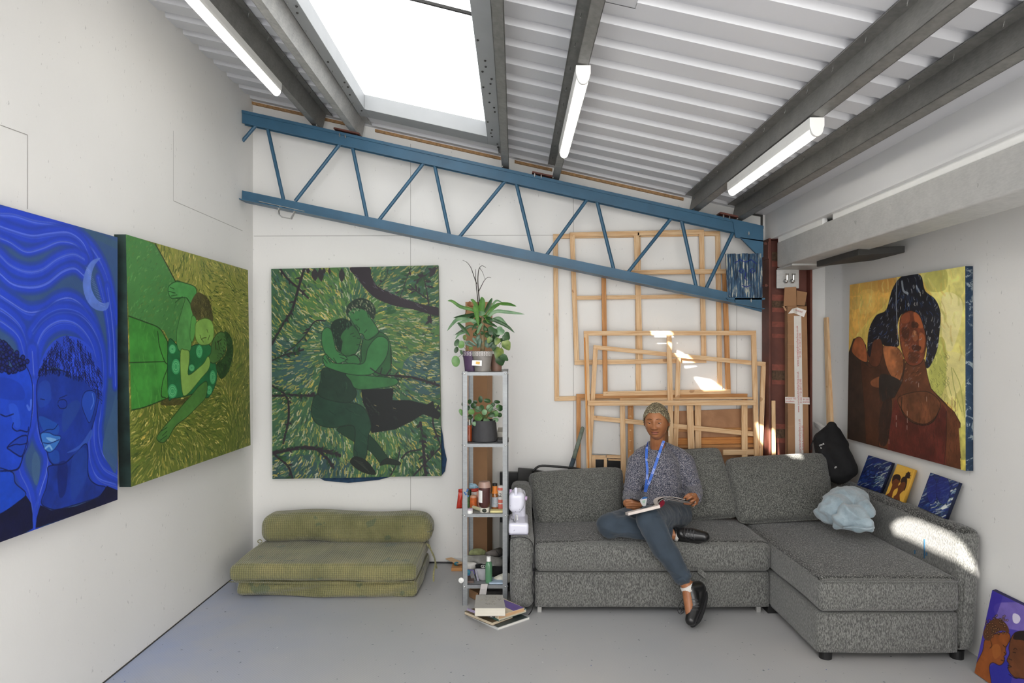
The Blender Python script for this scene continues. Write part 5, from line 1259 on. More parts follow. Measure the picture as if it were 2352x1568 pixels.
# battens near the column
mb = MB().prism([P(x, y, 4.84) for x, y in ((1773,920),(1781,920),(1783,1240),(1775,1240))], (0, .012, 0)); tag(mb.build('timber_batten', PV), 'short thin pine batten leaning on the red column', 'wood batten')
mb = MB().prism([P(1892,730,5.14), P(1899,728,5.10), P(1915,1190,4.95), P(1904,1190,4.99)], (.028, .0, 0)).build('timber_batten', PV); tag(mb, 'tall thin pine batten leaning in the corner right of the red column', 'wood batten')
# tall shipping carton leaning in the column
M_card = plain('corrugated_cardboard', '#9a7453', .85, 0, .08, 8, .08, 90); M_cardl = plain('pale_cardboard', '#b08a68', .85, 0, .07, 8)  # pale copy puts the brighter light on carton sides into the colour
cb = thing('shipping_carton', (2.0, 4.85, .0), 'tall narrow cardboard shipping carton with white tape standing in the red column', 'box')
def q7(x, y): return (1640+x/2.614, 500+y/2.614)
def card(pts, Y, th, mat_=None, name='panel', bev=.001):
    return MB().prism([P(*q7(x, y), Y) for x, y in pts], (0, th, 0)).build(name, mat_ or M_card, cb, bevel=bev)
card([(437,532),(556,530),(578,1900),(440,1900)], 4.835, .006, name='front_panel')
MB().prism([P(*q7(424,540), 4.90), P(*q7(437,532), 4.835), P(*q7(440,1900), 4.835), P(*q7(428,1900), 4.90)], (.004, 0, 0)).build('side_panel', M_cardl, cb)
MB().prism([P(*q7(557,530), 4.840), P(*q7(557,530), 4.915), P(*q7(578,1900), 4.915), P(*q7(578,1900), 4.840)], (-.004, 0, 0)).build('side_panel', M_card, cb)
card([(424,418),(494,414),(496,532),(418,530)], 4.85, .005, name='flap'); card([(497,436),(560,448),(545,528),(497,526)], 4.865, .005, name='flap'); card([(412,530),(424,530),(440,560),(428,560)], 4.845, .005, M_cardl, name='flap')
M_tape = plain('white_parcel_tape', '#dcd8d2', .4, 0, .03)
card([(480,588),(524,588),(545,1900),(492,1900)], 4.8325, .0015, M_tape, 'parcel_tape'); card([(427,1074),(573,1078),(575,1120),(428,1112)], 4.8315, .001, M_tape, 'parcel_tape')
mb = MB(); mb.add([P(*q7(x, y), 4.82+dy) for x, y, dy in ((445,575,0),(470,545,-.01),(500,538,0),(555,556,-.012),(540,596,-.004),(500,580,.004),(480,572,-.006))], [(0,1,6),(1,2,6),(2,5,6),(2,3,4,5)])
lb = mb.build('torn_label', M_tape, cb)
def text(s_, size, M, mat_, parent, name='lettering', extr=.0004, spacing=1.0, sx=1.0):
    cu = bpy.data.curves.new(name, 'FONT'); cu.body = s_; cu.size = size; cu.extrude = extr; cu.align_x = 'CENTER'; cu.align_y = 'CENTER'; cu.space_character = spacing
    cu.resolution_u = 3
    o = bpy.data.objects.new('tmp', cu); C.objects.link(o); dg = bpy.context.evaluated_depsgraph_get()
    me = bpy.data.meshes.new_from_object(o.evaluated_get(dg), depsgraph=dg); bpy.data.objects.remove(o)
    me.name = name; me.materials.clear(); me.materials.append(mat_); me.transform(M @ Matrix.Diagonal((sx, 1, 1, 1)))
    return link(name, me, parent)
def basis(o, x, y):
    x = Vector(x).normalized(); y = Vector(y); z = x.cross(y).normalized(); y = z.cross(x)
    m = Matrix((x, y, z)).transposed().to_4x4(); m.translation = Vector(o); return m
M_red = plain('red_print', '#b5433f', .6)
up = V(.012, 0, 1)
for cx, cy in ((501,770),(505,1045),(515,1330)):
    text('www.commonwealthbrothers.co.uk'[0:0]+'www.cornelandmotherbox.co.uk', .0215, basis(P(*q7(cx, cy), 4.8318), (-.02, 0, 1), (-1, 0, 0)), M_red, cb, sx=.98)
for cx, cy in ((517,765),(521,1040),(534,1320)):
    text('01223 712120/712100', .019, basis(P(*q7(cx, cy), 4.8318), (-.02, 0, 1), (-1, 0, 0)), M_red, cb, sx=.98)
text('01223 712', .017, basis(P(*q7(462, 1086), 4.8308), (1, 0, .02), (0, 0, 1)), M_red, cb); text('01223', .017, basis(P(*q7(553, 1090), 4.8308), (1, 0, .0), (0, 0, 1)), M_red, cb)
text('brothers', .017, basis(P(*q7(457, 1102), 4.8308), (1, 0, .02), (0, 0, 1)), M_red, cb); text('wwww', .017, basis(P(*q7(553, 1105), 4.8308), (1, 0, .0), (0, 0, 1)), M_red, cb)
text('FRAGILE', .014, basis(P(*q7(510, 560), 4.802), (1, 0, -.3), (0, 0, 1)), M_red, cb)
for cy in (620, 700, 760, 840, 1150, 1250):
    MB().tube([P(*q7(440, cy), 4.8345), P(*q7(480, cy+2), 4.8345)], .0012, 4).build('crease', M_cardl, cb)
# black cloth bag slumped in the corner
M_blk = plain('black_cotton', '#101012', .9, 0, .2, 20, .3, 60)
def bp(x, y, Y): return P(1860+x/10.45, 960+y/10.45, Y)
pr = [('c', bp(520,200,4.74), bp(640,800,4.66), .035, .085), ('c', bp(640,800,4.66), bp(860,1180,4.60), .085, .075), ('c', bp(520,200,4.74), bp(300,520,4.72), .03, .06), ('e', bp(700,1320,4.62), (.09,.07,.07)), ('c', bp(300,520,4.72), bp(500,1200,4.66), .06, .08), ('c', bp(640,330,4.72), bp(720,640,4.68), .03, .06)]
o = blob(pr, 'cloth_bag', M_blk, None, .008, 6, lambda p, n_: .008*nz(float(p[0]), float(p[1]), float(p[2]), 12)); tag(o, 'black cloth bag slumped between the sofa corner and the right wall', 'bag')
MB().tube(spline([bp(250,400,4.70), bp(120,480,4.70), bp(40,640,4.68), bp(20,760,4.68)], 12), .004, 6).build('drawstring', M_blk, o)
tx = plain('white_print', '#d9d9d6', .7)
text('STINE', .014, basis(bp(285,640,4.62), (1, 0, .45), (-.3, 0, 1)), tx, o, extr=.002); text('&', .014, basis(bp(270,715,4.62), (1, 0, .45), (-.3, 0, 1)), tx, o, extr=.002); text('AR', .014, basis(bp(620,1180,4.52), (1, 0, .7), (-.6, 0, 1)), tx, o, extr=.002)
mb = MB().bar(bp(140,120,4.98), bp(350,260,4.82), .03, .02).bar(bp(150,190,4.99), bp(290,290,4.84), .02, .012); tag(mb.build('rolled_paper', M_white), 'white rolled paper poking out behind the black bag', 'paper roll')
# dark things behind the left end of the sofa
mb = MB().box((-.105, 4.93, .0), (.32, 4.99, .655)); tag(mb.build('black_folder', M_black, bevel=.003), 'flat black panel standing between the shelf unit and the sofa', 'panel')
M_dk = plain('dark_grey_leatherette', '#2e2d2b', .5, 0, .12, 10)
mb = MB().prism([P(x, y, 4.89) for x, y in ((1190,1075),(1222,1077),(1260,1085),(1260,1200),(1186,1200))], (0, .03, 0)); tag(mb.build('portfolio_case', M_dk, bevel=.004), 'dark grey portfolio case behind the left arm of the sofa', 'case')
mb = MB().tube(spline([P(1222,1084,4.8), P(1240,1070,4.8), P(1275,1071,4.8), P(1310,1074,4.8), P(1350,1080,4.84)], 20), .008, 8); tag(mb.build('black_strap', M_black, smooth=True), 'black strap curling over the top of the leftmost sofa cushion', 'strap')
# cables
M_cab = plain('black_cable', '#17171a', .5)
mb = MB().tube(spline([P(1170,1236,4.0), P(1200,1233,3.985), P(1222,1246,3.98), P(1228,1290,3.975), P(1224,1330,3.975), P(1229,1370,3.97), P(1222,1400,3.98), P(1212,1414,4.02)], 40), .0028, 6)
mb.tube(spline([P(1224,1270,3.977), P(1226,1320,3.968), P(1222,1345,3.968), P(1227,1385,3.97)], 20), .0028, 6); mb.box(tuple(P(1223,1312,3.965)), tuple(P(1229,1292,3.978)))
tag(mb.build('power_cable', M_cab, smooth=True), 'black sewing machine cable trailing down the front of the left sofa arm', 'cable')
mb = MB().tube(spline([V(-.75, 4.985, .006), V(-.5, 4.98, .006), V(-.30, 4.97, .006), V(-.1, 4.95, .01)], 20), .005, 6); tag(mb.build('floor_cable', M_cab, smooth=True), 'black cable lying along the foot of the back wall', 'cable')
# cardboard tube box standing behind the shelf unit
bxx = thing('tall_carton', (-.25, 4.92, 0), 'tall narrow brown carton standing on the wall side behind the shelf unit', 'box')
a = P(1069, 690, 4.86); b_ = P(1119, 690, 4.86); c_ = P(1131, 690, 4.97)
MB().prism([(a.x, a.y, 0), (b_.x, b_.y, 0), (b_.x, b_.y, 1.86), (a.x, a.y, 1.86)], (0, .005, 0)).build('front_panel', M_card, bxx)
MB().prism([(b_.x+.0005, b_.y+.0052, 0), (c_.x, c_.y, 0), (c_.x, c_.y, 1.86), (b_.x+.0005, b_.y+.0052, 1.86)], (-.004, 0, 0)).build('side_panel', M_cardl, bxx)
# ================================================================ SHELF UNIT
def Gz(px, py, z): Y = (CAMZ-z)*F/(py-PY); return P(px, py, Y)
SY = 4.156; SD = .58
xl, xr_ = (1062-PX)*SY/F, (1166-PX)*SY/F
SZ = [1.3935, .9665, .5485, .1226]
M_sh = galv('galvanised_shelf_steel', '#85888a', '#9c9fa0', .45, .45)
su = thing('shelf_unit', ((xl+xr_)/2, SY+SD/2, 0), 'tall narrow galvanised steel shelf unit of four shelves beside the sofa', 'shelf unit')
for sx_, x in ((1, xl), (-1, xr_)):
    for sy_, y in ((1, SY), (-1, SY+SD)):
        mb = MB(); t = .002
        mb.box((min(x, x+sx_*.030), y-.0, .0), (max(x, x+sx_*.030), y+t, SZ[0]+.002)); mb.box((min(x, x+sx_*t), min(y, y+sy_*.030), .0), (max(x, x+sx_*t), max(y, y+sy_*.030), SZ[0]+.002))
        mb.build('leg', M_sh, su)
hl = MB()
for zz in np.arange(.05, 1.38, .03):
    hl.lathe([(.0025,0),(.0025,.0006)], (xl+.015, SY-.0006, float(zz)), 6, Matrix.Rotation(R(90), 3, 'X')); hl.lathe([(.0025,0),(.0025,.0006)], (xr_-.015, SY-.0006, float(zz)), 6, Matrix.Rotation(R(90), 3, 'X'))
for z in SZ:
    mb = MB(); mb.box((xl+.003, SY+.003, z-.0015), (xr_-.003, SY+SD-.003, z)); mb.box((xl+.003, SY+.003, z-.022), (xr_-.003, SY+.005, z)); mb.box((xl+.003, SY+SD-.005, z-.022), (xr_-.003, SY+SD-.003, z))
    mb.box((xl+.003, SY+.003, z-.022), (xl+.005, SY+SD-.003, z)); mb.box((xr_-.005, SY+.003, z-.022), (xr_-.003, SY+SD-.003, z)); mb.build('shelf', M_sh, su)
    for x in (xl+.014, xr_-.014): MB().ell((x, SY-.001, z-.012), (.0055,.003,.0055), 10, 6).build('bolt', M_chrome, su, smooth=True)
    for x, s_ in ((xl, -1), (xr_, 1)): MB().ell((x+s_*.001, SY+.014, z-.012), (.004,.0055,.0055), 10, 6).build('bolt', M_chrome, su, smooth=True)
mb = MB(); rg = random.Random(9)
for x, y in ((1072,1128),(1070,1135),(1075,1139),(1067,1131),(1074,1124)):
    c = P(x, y, SY-.001); mb.add([c+V(rg.uniform(.003,.008)*math.cos(a), 0, rg.uniform(.003,.010)*math.sin(a)) for a in [i*.7 for i in range(9)]], [tuple(range(9))])
mb.build('blue_paint_mark', plain('blue_paint_smear', '#2a5b96', .5), su)
# ---------------------------------------------------------------- generic vessels
def lath(name, prof, c, mat_, parent=None, n=28, **k): return MB().lathe(prof, c, n).build(name, mat_, parent, auto=40, **k)
def pot(name, c, rt, rb_, h, mat_, label, grp=None, rim=.02, saucer=True):
    c = Vector(c); t = thing(name, c, label, 'plant pot', grp)
    lath('body', [(rb_*.0, .004), (rb_, .004), (rt*.95, h-rim), (rt, h-rim), (rt, h), (rt*.92, h), (rt*.90, h-.02), (0, h-.02)], c, mat_, t)
    if saucer: lath('saucer', [(0, 0), (rb_*1.0, 0), (rb_*1.04, .014), (rb_*.95, .014), (0, .010)], c, mat_, t)
    lath('soil', [(0, h-.016), (rt*.9, h-.016)], c, M_soil, t)
    return t
M_soil = plain('potting_soil', '#2c2018', .95, 0, .4, 60, .5)
def leafmat(name, a, b_, rough=.38, var=True):
    m, nt, b = newmat(name); v = coords(nt)
    L(nt, ramp(nt, noise(nt, v, 22, 3), [(.3, hexc(a)), (.7, hexc(b_))]), b.inputs['Base Color']); b.inputs['Roughness'].default_value = rough
    b.inputs['Subsurface Weight'].default_value = 0; return m
LG1 = leafmat('dracaena_leaf', '#33601f', '#568434'); LG2 = leafmat('dark_glossy_leaf', '#1f3d1e', '#35592e'); LG3 = leafmat('pale_underside_leaf', '#4f7450', '#7b9c74'); LG4 = leafmat('variegated_leaf', '#33592a', '#8a9a4c')
LG5 = leafmat('round_green_leaf', '#4c7a38', '#6b9550'); LG6 = leafmat('grey_green_leaf', '#3c5546', '#6b8571'); M_stem = plain('green_stem', '#5d6b3a', .6); M_twig = plain('dry_twig', '#2e241f', .8, 0, .3, 50); M_brn = leafmat('dead_leaf', '#5a3520', '#8a5a38', .8)
def strap_leaf(mb, pts, w_, side=None, n=14, fold=.35):
    sp = spline(pts, n); vs_ = []
    for i, p in enumerate(sp):
        t = i/n; ww = w_/2*(math.sin(pi*min(1, .10+t*.9))**.6 if t < .98 else .02); d = (sp[min(i+1, n)]-sp[max(i-1, 0)]).normalized()
        s_ = Vector(side) if side else d.cross(Vector((0,-1,0)))
        s_ = (s_-d*s_.dot(d)).normalized(); nn = s_.cross(d).normalized()
        vs_ += [p-s_*ww+nn*ww*fold, p-s_*ww*.5+nn*ww*fold*.25, p, p+s_*ww*.5+nn*ww*fold*.25, p+s_*ww+nn*ww*fold]
    mb.add(vs_, [(i*5+k, i*5+k+1, (i+1)*5+k+1, (i+1)*5+k) for i in range(n) for k in range(4)])
def disc_leaf(mb, c, rx, rz, ang=0, tilt=(0,0), heart=0, cup=.15):
    c = Vector(c); M = (Matrix.Rotation(ang, 3, 'Y') @ Matrix.Rotation(tilt[0], 3, 'X') @ Matrix.Rotation(tilt[1], 3, 'Z'))
    rings = 5; n = 20; vs_ = [c+M @ Vector((0, 0, 0))]
    for r_ in range(1, rings+1):
        q = r_/rings
        for k in range(n):
            a = 2*pi*k/n; x = math.cos(a)*rx*q; z = math.sin(a)*rz*q
            if heart:   # pointed at the bottom, notched at the top
                z = z*(1+.25*heart*(1 if math.sin(a) < 0 else 0)*abs(math.sin(a))**3) - (heart*.28*rz*q*math.exp(-(math.cos(a)/.3)**2) if math.sin(a) > 0 else 0)
                x = x*(1-.3*heart*max(0, -math.sin(a)))
            vs_.append(c+M @ Vector((x, cup*rx*(q*q)-.06*rx*math.cos(a)**2*q, z)))
    fs = [(0, 1+k, 1+(k+1) % n) for k in range(n)]+[(1+(r_-1)*n+k, 1+r_*n+k, 1+r_*n+(k+1) % n, 1+(r_-1)*n+(k+1) % n) for r_ in range(1, rings) for k in range(n)]
    mb.add(vs_, fs)
def c5(x, y, Y): return P(1020+x/7.84, 670+y/7.84, Y)
ZT = SZ[0]; Yp_ = 4.26
# pots on the top shelf
M_potw = plain('white_leaf_pattern', '#e9e7e4', .5)
def pattern_pot(px0, px1, Y, col, lab, name, pmat):
    cx = (px0+px1)/2; rt = (px1-px0)/2*Y/F; c = V((cx-PX)*Y/F, Y, ZT)
    t = pot(name, c, rt, rt*.76, .124, pmat, lab, 'pots on the top shelf', rim=.034)
    mb = MB()   # leaf chevrons around the rim
    for k in range(18):
        a0 = 2*pi*k/18
        for s_ in (-1, 1):
            for j in range(3):
                z0 = .095+j*.009; a1 = a0+s_*.03; a2 = a0+s_*.15; rr = rt*1.004
                def q(a, z): return c+V(rr*math.cos(a), rr*math.sin(a), z)
                mb.add([q(a1, z0), q((a1+a2)/2, z0+.001), q(a2, z0+.008), q((a1+a2)/2, z0+.008)], [(0,1,2,3)])
    mb.build('leaf_pattern', M_potw, t); return t, c, rt
tP, cP, rP = pattern_pot(1062.5, 1106, 4.30, None, 'purple plastic pot with a white leaf rim on the top shelf', 'purple_pot', plain('purple_plastic', '#57405f', .45))
tG, cG, rG = pattern_pot(1085, 1131, 4.215, None, 'grey plastic pot with a white leaf rim and a label, on the top shelf', 'grey_pot', plain('warm_grey_plastic', '#86817c', .45))
cB = V((1140-PX)*4.27/F, 4.29, ZT); tB = pot('brown_pot', cB, .039, .032, .105, plain('terracotta_plastic', '#7c5f50', .5), 'brown plastic pot at the right end of the top shelf', 'pots on the top shelf')
ql = [c5(505,1232,4.145), c5(680,1235,4.145), c5(678,1335,4.147), c5(500,1325,4.147)]
lo = MB().prism(ql, (0, .001, 0)).build('price_label', M_white, tG); MB().prism([c5(575,1255,4.1445), c5(645,1260,4.1445), c5(640,1305,4.1445), c5(570,1300,4.1445)], (0, .0006, 0)).build('label_print', plain('orange_print', '#e0b25a', .6), lo)
# dracaena growing from the grey pot
dr = thing('dracaena_plant', (cG.x, cG.y, ZT+.11), 'tall leafy dracaena plant with drooping strap leaves in the grey pot', 'plant')
MB().tube([cG+V(0,0,.10), c5(700,900,4.22), c5(690,700,4.22), c5(700,480,4.22), c5(690,380,4.22)], [.014,.013,.012,.010,.006], 10).build('trunk', plain('ringed_trunk', '#7d6e50', .8, 0, .3, 60), dr, smooth=True)
rg = random.Random(5)
LV = [([(640,420),(500,320),(300,270),(150,170),(60,160)], 62, LG1), ([(650,380),(600,280),(530,170),(480,135)], 62, LG1), ([(690,400),(680,280),(690,180),(678,88)], 115, LG1), ([(720,390),(780,290),(830,190),(865,110)], 70, LG2),
      ([(750,440),(850,320),(950,240),(1050,200)], 70, LG1), ([(770,420),(860,260),(940,160),(1040,185)], 40, LG3), ([(1000,215),(1060,215),(1180,225),(1305,262)], 62, LG1), ([(760,520),(850,400),(950,350),(1100,360),(1280,380),(1455,405)], 66, LG3),
      ([(660,500),(560,415),(430,430),(300,445),(165,468)], 66, LG2), ([(640,560),(500,510),(380,530),(220,572)], 62, LG3), ([(600,620),(480,510),(260,490),(150,580),(55,705)], 66, LG3), ([(250,560),(330,640),(400,720),(470,800)], 62, LG2),
      ([(600,660),(470,620),(330,700),(190,777)], 56, LG2), ([(540,250),(570,330),(590,430),(620,620)], 88, LG1), ([(740,560),(860,505),(1000,550),(1150,630),(1270,738)], 66, LG2), ([(860,500),(990,480),(1080,560),(1180,660)], 74, LG3), ([(690,520),(780,550),(870,590),(960,630)], 60, LG2),
      ([(700,560),(650,620),(610,720),(590,760)], 50, LG3), ([(620,390),(680,390),(750,385)], 90, LG3), ([(560,430),(480,480),(430,540)], 60, LG2), ([(720,420),(700,470),(650,560),(620,640)], 70, LG1), ([(430,720),(280,760),(200,850)], 40, LG3), ([(690,640),(600,700),(520,800)], 44, LG2), ([(700,600),(780,680),(860,720),(930,800)], 50, LG2), ([(700,640),(720,720),(760,830)], 44, LG1), ([(660,560),(560,600),(500,700)], 44, LG2), ([(720,480),(800,470),(880,500)], 50, LG2), ([(680,500),(600,470),(540,520)], 50, LG1), ([(700,420),(760,460),(800,540),(860,560)], 60, LG1)]
for pts, w_, mt in LV:
    y0 = rg.uniform(-.08, .08); n = len(pts); q = [c5(x, y, 4.215+y0*(i/(n-1))) for i, (x, y) in enumerate(pts)]
    mb = MB(); strap_leaf(mb, q, w_/7.84*4.2/F*1.0); mb.build('leaf', mt, dr, smooth=True)
MB().tube([c5(420,300,4.26), c5(370,420,4.27)], .0015, 5).build('leaf_stalk', M_twig, dr)
mb = MB(); disc_leaf(mb, c5(450,215,4.25), .010, .017, .5, (.4,.3)); disc_leaf(mb, c5(480,255,4.25), .014, .008, .5, (.4,.3)); mb.build('withered_leaf', M_brn, dr)
# bare twigs
def c4(x, y, Y): return P(1000+x/3.265, 580+y/3.265, Y)
tw = thing('bare_twigs', c4(325,470,4.28), 'bare dark twigs standing above the plants on the top shelf', 'twigs')
for pts, r0 in (([(328,440),(312,300),(303,200),(301,125)], .0035), ([(334,400),(320,250),(320,170),(328,120),(350,98),(378,112)], .0035), ([(310,235),(290,180),(265,110),(235,72),(205,57)], .0028), ([(325,290),(345,250),(370,205),(395,185),(418,188)], .0025), ([(330,112),(355,150),(372,200)], .0018)):
    MB().tube(spline([c4(x, y, 4.28+.01*i) for i, (x, y) in enumerate(pts)], 20), [r0*(1-.65*i/20) for i in range(21)], 6).build('twig', M_twig, tw, smooth=True)
# pothos in the brown pot
po = thing('pothos_plant', (cB.x, cB.y, ZT+.09), 'pothos with broad heart shaped leaves spilling from the brown pot', 'plant')
for x, y, rx, rz, an, mt in ((1120,800,88,70,-.9,LG2), (1120,950,86,100,-.5,LG4), (985,1085,100,110,.3,LG4), (1020,1225,100,95,-.3,LG2), (1010,700,85,80,.9,LG3), (870,690,95,75,.6,LG2), (800,770,62,65,0,LG2), (960,880,60,70,.4,LG4), (860,940,50,70,.3,LG2), (1060,860,70,60,-.6,LG2), (900,1000,46,60,.2,LG2), (820,860,50,60,.5,LG4), (940,760,70,60,.5,LG2), (1080,1180,60,80,-.9,LG2), (900,830,50,70,.2,LG2)):
    mb = MB(); Yl = 4.20+rg.uniform(-.04, .06); disc_leaf(mb, c5(x, y, Yl), rx/7.84*4.2/F, rz/7.84*4.2/F, an, (rg.uniform(-.4, .3), rg.uniform(-.3, .3)), 1); mb.build('leaf', mt, po, smooth=True)
for a_, b_ in (((960,1060),(900,820)), ((1000,1080),(1100,930)), ((930,1080),(1010,720)), ((980,1070),(1080,820)), ((960,1060),(1000,1180))): MB().tube([c5(*a_, 4.28), c5((a_[0]+b_[0])/2-20, (a_[1]+b_[1])/2, 4.26), c5(*b_, 4.25)], .0016, 5).build('stalk', M_stem, po)
# small plant in the purple pot, trailing left
ph = thing('trailing_plant', (cP.x, cP.y, ZT+.09), 'small round leaved plant trailing left from the purple pot', 'plant')
for x, y, rx, rz, mt in ((210,1250,76,100,LG5), (310,950,62,72,LG5), (228,915,44,72,LG2), (220,1045,40,60,LG2), (370,820,36,50,LG4), (310,1090,24,40,LG2), (480,1010,40,40,LG4), (410,920,32,42,LG6)):
    mb = MB(); disc_leaf(mb, c5(x, y, 4.24+rg.uniform(-.03, .05)), rx/7.84*4.24/F, rz/7.84*4.24/F, rg.uniform(-.4, .4), (rg.uniform(-.3, .3), rg.uniform(-.3, .3))); mb.build('leaf', mt, ph, smooth=True)
for a_, b_ in (((400,1090),(240,1190)), ((420,1070),(300,960)), ((420,1060),(350,850)), ((400,1080),(230,1050))): MB().tube([c5(*a_, 4.28), c5((a_[0]+b_[0])/2, (a_[1]+b_[1])/2-15, 4.26), c5(*b_, 4.25)], .0013, 5).build('stalk', M_stem, ph)
sc = thing('succulent_plant', (cG.x-.02, cG.y-.01, ZT+.1), 'grey green succulent at the foot of the dracaena', 'plant')
for x, y, rx, rz, an in ((620,920,38,90,.25), (780,925,60,80,-.1), (560,880,30,80,-.7), (700,900,30,60,0), (500,930,26,90,-1.0), (610,820,34,60,.4), (660,960,30,60,-.3), (840,950,26,60,.7), (560,760,40,30,.6), (690,740,40,30,.2), (450,960,24,70,-1.2), (740,660,40,40,.3)):
    mb = MB(); disc_leaf(mb, c5(x, y, 4.18+rg.uniform(-.01, .03)), rx/7.84*4.2/F, rz/7.84*4.2/F, an, (rg.uniform(-.3, .2), rg.uniform(-.5, .5)), 0, .4); mb.build('leaf', LG6 if y > 780 else LG2, sc, smooth=True)
# ---------------------------------------------------------------- second shelf
Z2 = SZ[1]
c = V((1112.8-PX)*4.27/F, 4.26, Z2); t = thing('charcoal_pot', c, 'tapered charcoal stone pot on the second shelf', 'plant pot')
lath('body', [(0,0), (.072,0), (.080,.006), (.079,.04), (.071,.13), (.066,.130), (.064,.118), (0,.118)], c, plain('charcoal_stone', '#3a3a3c', .75, 0, .1, 30, .15), t)
lath('soil', [(0,.119),(.064,.119)], c, M_soil, t)
pe = thing('peperomia_plant', c+V(0,0,.119), 'bushy round leaved peperomia plant in the charcoal pot', 'plant')
for x, y, rx, rz, an in ((338,1100,17,26,0), (390,1110,27,16,.2), (463,1119,26,13,.1), (285,1147,22,22,0), (256,1117,18,18,0), (210,1132,14,20,.3), (195,1197,16,28,-.5), (270,1195,26,22,.2), (318,1175,24,24,0), (345,1166,20,26,.4), (408,1166,27,29,0), (450,1208,24,26,.2), (488,1166,22,24,.3), (322,1233,33,34,0), (385,1262,26,24,.1), (452,1252,22,20,0), (366,1196,22,22,.5), (512,1160,14,22,.2),
                       (300,1283,24,18,.2), (240,1163,22,20,.3), (482,1218,20,18,.1), (355,1235,24,20,.4), (420,1215,26,20,-.3), (262,1232,20,18,.1), (470,1150,18,14,-.4), (300,1120,16,14,.3), (432,1140,16,16,.3)):
    mb = MB(); Yl = 4.22+rg.uniform(-.07, .08); disc_leaf(mb, c4(x, y, Yl), rx/3.265*Yl/F, rz/3.265*Yl/F, an, (rg.uniform(-.6, .2), rg.uniform(-.5, .5)), 0, .2)
    mb.build('leaf', [LG5, LG3, LG2, LG5][rg.randrange(4)], pe, smooth=True)
for k in range(14): e = c4(rg.uniform(230, 480), rg.uniform(1120, 1230), 4.24+rg.uniform(-.05, .05)); MB().tube([c+V(0,0,.12), (c+V(0,0,.17)+e)/2, e], .0015, 5).build('stalk', M_stem, pe)
M_or = plain('orange_wax', '#c4572a', .35, 0, .08, 10); M_glass, nt, b = newmat('clear_glass'); b.inputs['Base Color'].default_value = (.9,.93,.92,1); b.inputs['Transmission Weight'].default_value = 1; b.inputs['Roughness'].default_value = .05; b.inputs['IOR'].default_value = 1.3
c = V((1077-PX)*4.24/F, 4.235, Z2); t = thing('orange_jar', c, 'glass jar of orange liquid left of the charcoal pot', 'jar'); lath('content', [(0,.003),(.017,.003),(.017,.10),(0,.10)], c, M_or, t); lath('glass', [(0,0),(.019,0),(.019,.112),(.015,.12),(.015,.135),(.0,.135)], c, M_glass, t)
mb = MB().prism([Gz(1080,1007,Z2+.001), Gz(1091,1010,Z2+.001), Gz(1087,1013.5,Z2+.001), Gz(1079,1011,Z2+.001)], (0,0,.004)); tag(mb.build('paper_scrap', M_white), 'folded white paper scrap in front of the orange jar', 'paper')
mb = MB().box(tuple(V((1143-PX)*4.5/F, 4.35, Z2)), (xr_-.004, 4.62, Z2+.045)); tag(mb.build('white_carton', plain('offwhite_card', '#b9b5ab', .7), bevel=.002), 'small off white carton right of the charcoal pot', 'box')
mb = MB().box((-.106, 4.20, Z2), (-.036, 4.33, Z2+.016)); tag(mb.build('black_case', M_black, bevel=.004), 'flat black case poking over the right edge of the second shelf', 'case')
# ---------------------------------------------------------------- third shelf groceries
Z3 = SZ[2]
def c3(x, y, Y): return P(1045+x/10.456, 1090+y/10.456, Y)
def at3(x, yb): px, py = 1045+x/10.456, 1090+yb/10.456; return Gz(px, py, Z3)
def hh(y0, y1, Y): return (y1-y0)/10.456*Y/F
c = at3(357, 918); r_ = .0175; t = thing('white_jar', c, 'small white screw jar at the left front of the third shelf', 'jar'); lath('body', [(0,0),(r_,0),(r_,.018),(0,.018)], c, M_white, t); lath('lid', [(0,.018),(r_*1.03,.018),(r_*1.03,.028),(0,.028)], c, plain('lilac_lid', '#b9aab8', .4), t)
mk = thing('paint_marker', at3(560, 890), 'cream paint marker with a dark cap lying on the third shelf', 'marker'); a = at3(440, 830)+V(0,0,.013); b_ = at3(690, 905)+V(0,-.0,.013)
MB().tube([a, b_], .011, 14).build('barrel', plain('cream_plastic', '#cfc9a4', .5), mk, smooth=False, auto=50); MB().tube([b_, b_+(b_-a).normalized()*.012], .0115, 14).ell(b_+(b_-a).normalized()*.012, .0105).build('cap', plain('dark_green_cap', '#2d332b', .5), mk, smooth=True)
# sauce bottle standing on its cap
c = at3(712, 885); t = thing('sauce_bottle', c, 'large brown sauce bottle standing upside down on its white cap', 'bottle')
lath('cap', [(0,0),(.029,0),(.029,.026),(.024,.028),(0,.028)], c, plain('cream_cap', '#ddd9cc', .45), t)
lath('body', [(0,.028),(.026,.028),(.036,.045),(.036,.125),(.038,.135),(.038,.148)], c, plain('brown_sauce', '#4b2622', .25, 0, .06, 6, coat=.5), t)
lath('clear_shoulder', [(.038,.148),(.037,.168),(.030,.182),(.012,.186),(0,.186)], c, plain('hazy_bottle_top', '#a8897c', .3), t)
mb = MB(); ps = [(c.x+.0375*math.cos(a), c.y+.0375*math.sin(a)) for a in [R(195+i*7) for i in range(9)]]
mb.add([(x, y, c.z+.060-.00*i) for i, (x, y) in enumerate(ps)]+[(x, y, c.z+.150) for x, y in ps], [(i, i+1, 10+i, 9+i) for i in range(8)]); lb = mb.build('label', M_white, t, smooth=True)
mb = MB(); [mb.add([(x*1.0+(x-c.x)*.01, y+(y-c.y)*.01, c.z+.07+k*.007+d) for x, y, d in ((ps[2][0], ps[2][1], 0), (ps[6][0], ps[6][1], 0), (ps[6][0], ps[6][1], .002), (ps[2][0], ps[2][1], .002))], [(0,1,2,3)]) for k in range(10)]
mb.build('fine_print', plain('grey_print', '#9aa0a8', .6), lb)
c = at3(958, 832); t = thing('dressing_bottle', c, 'amber dressing bottle with a black cap and orange neck band', 'bottle')
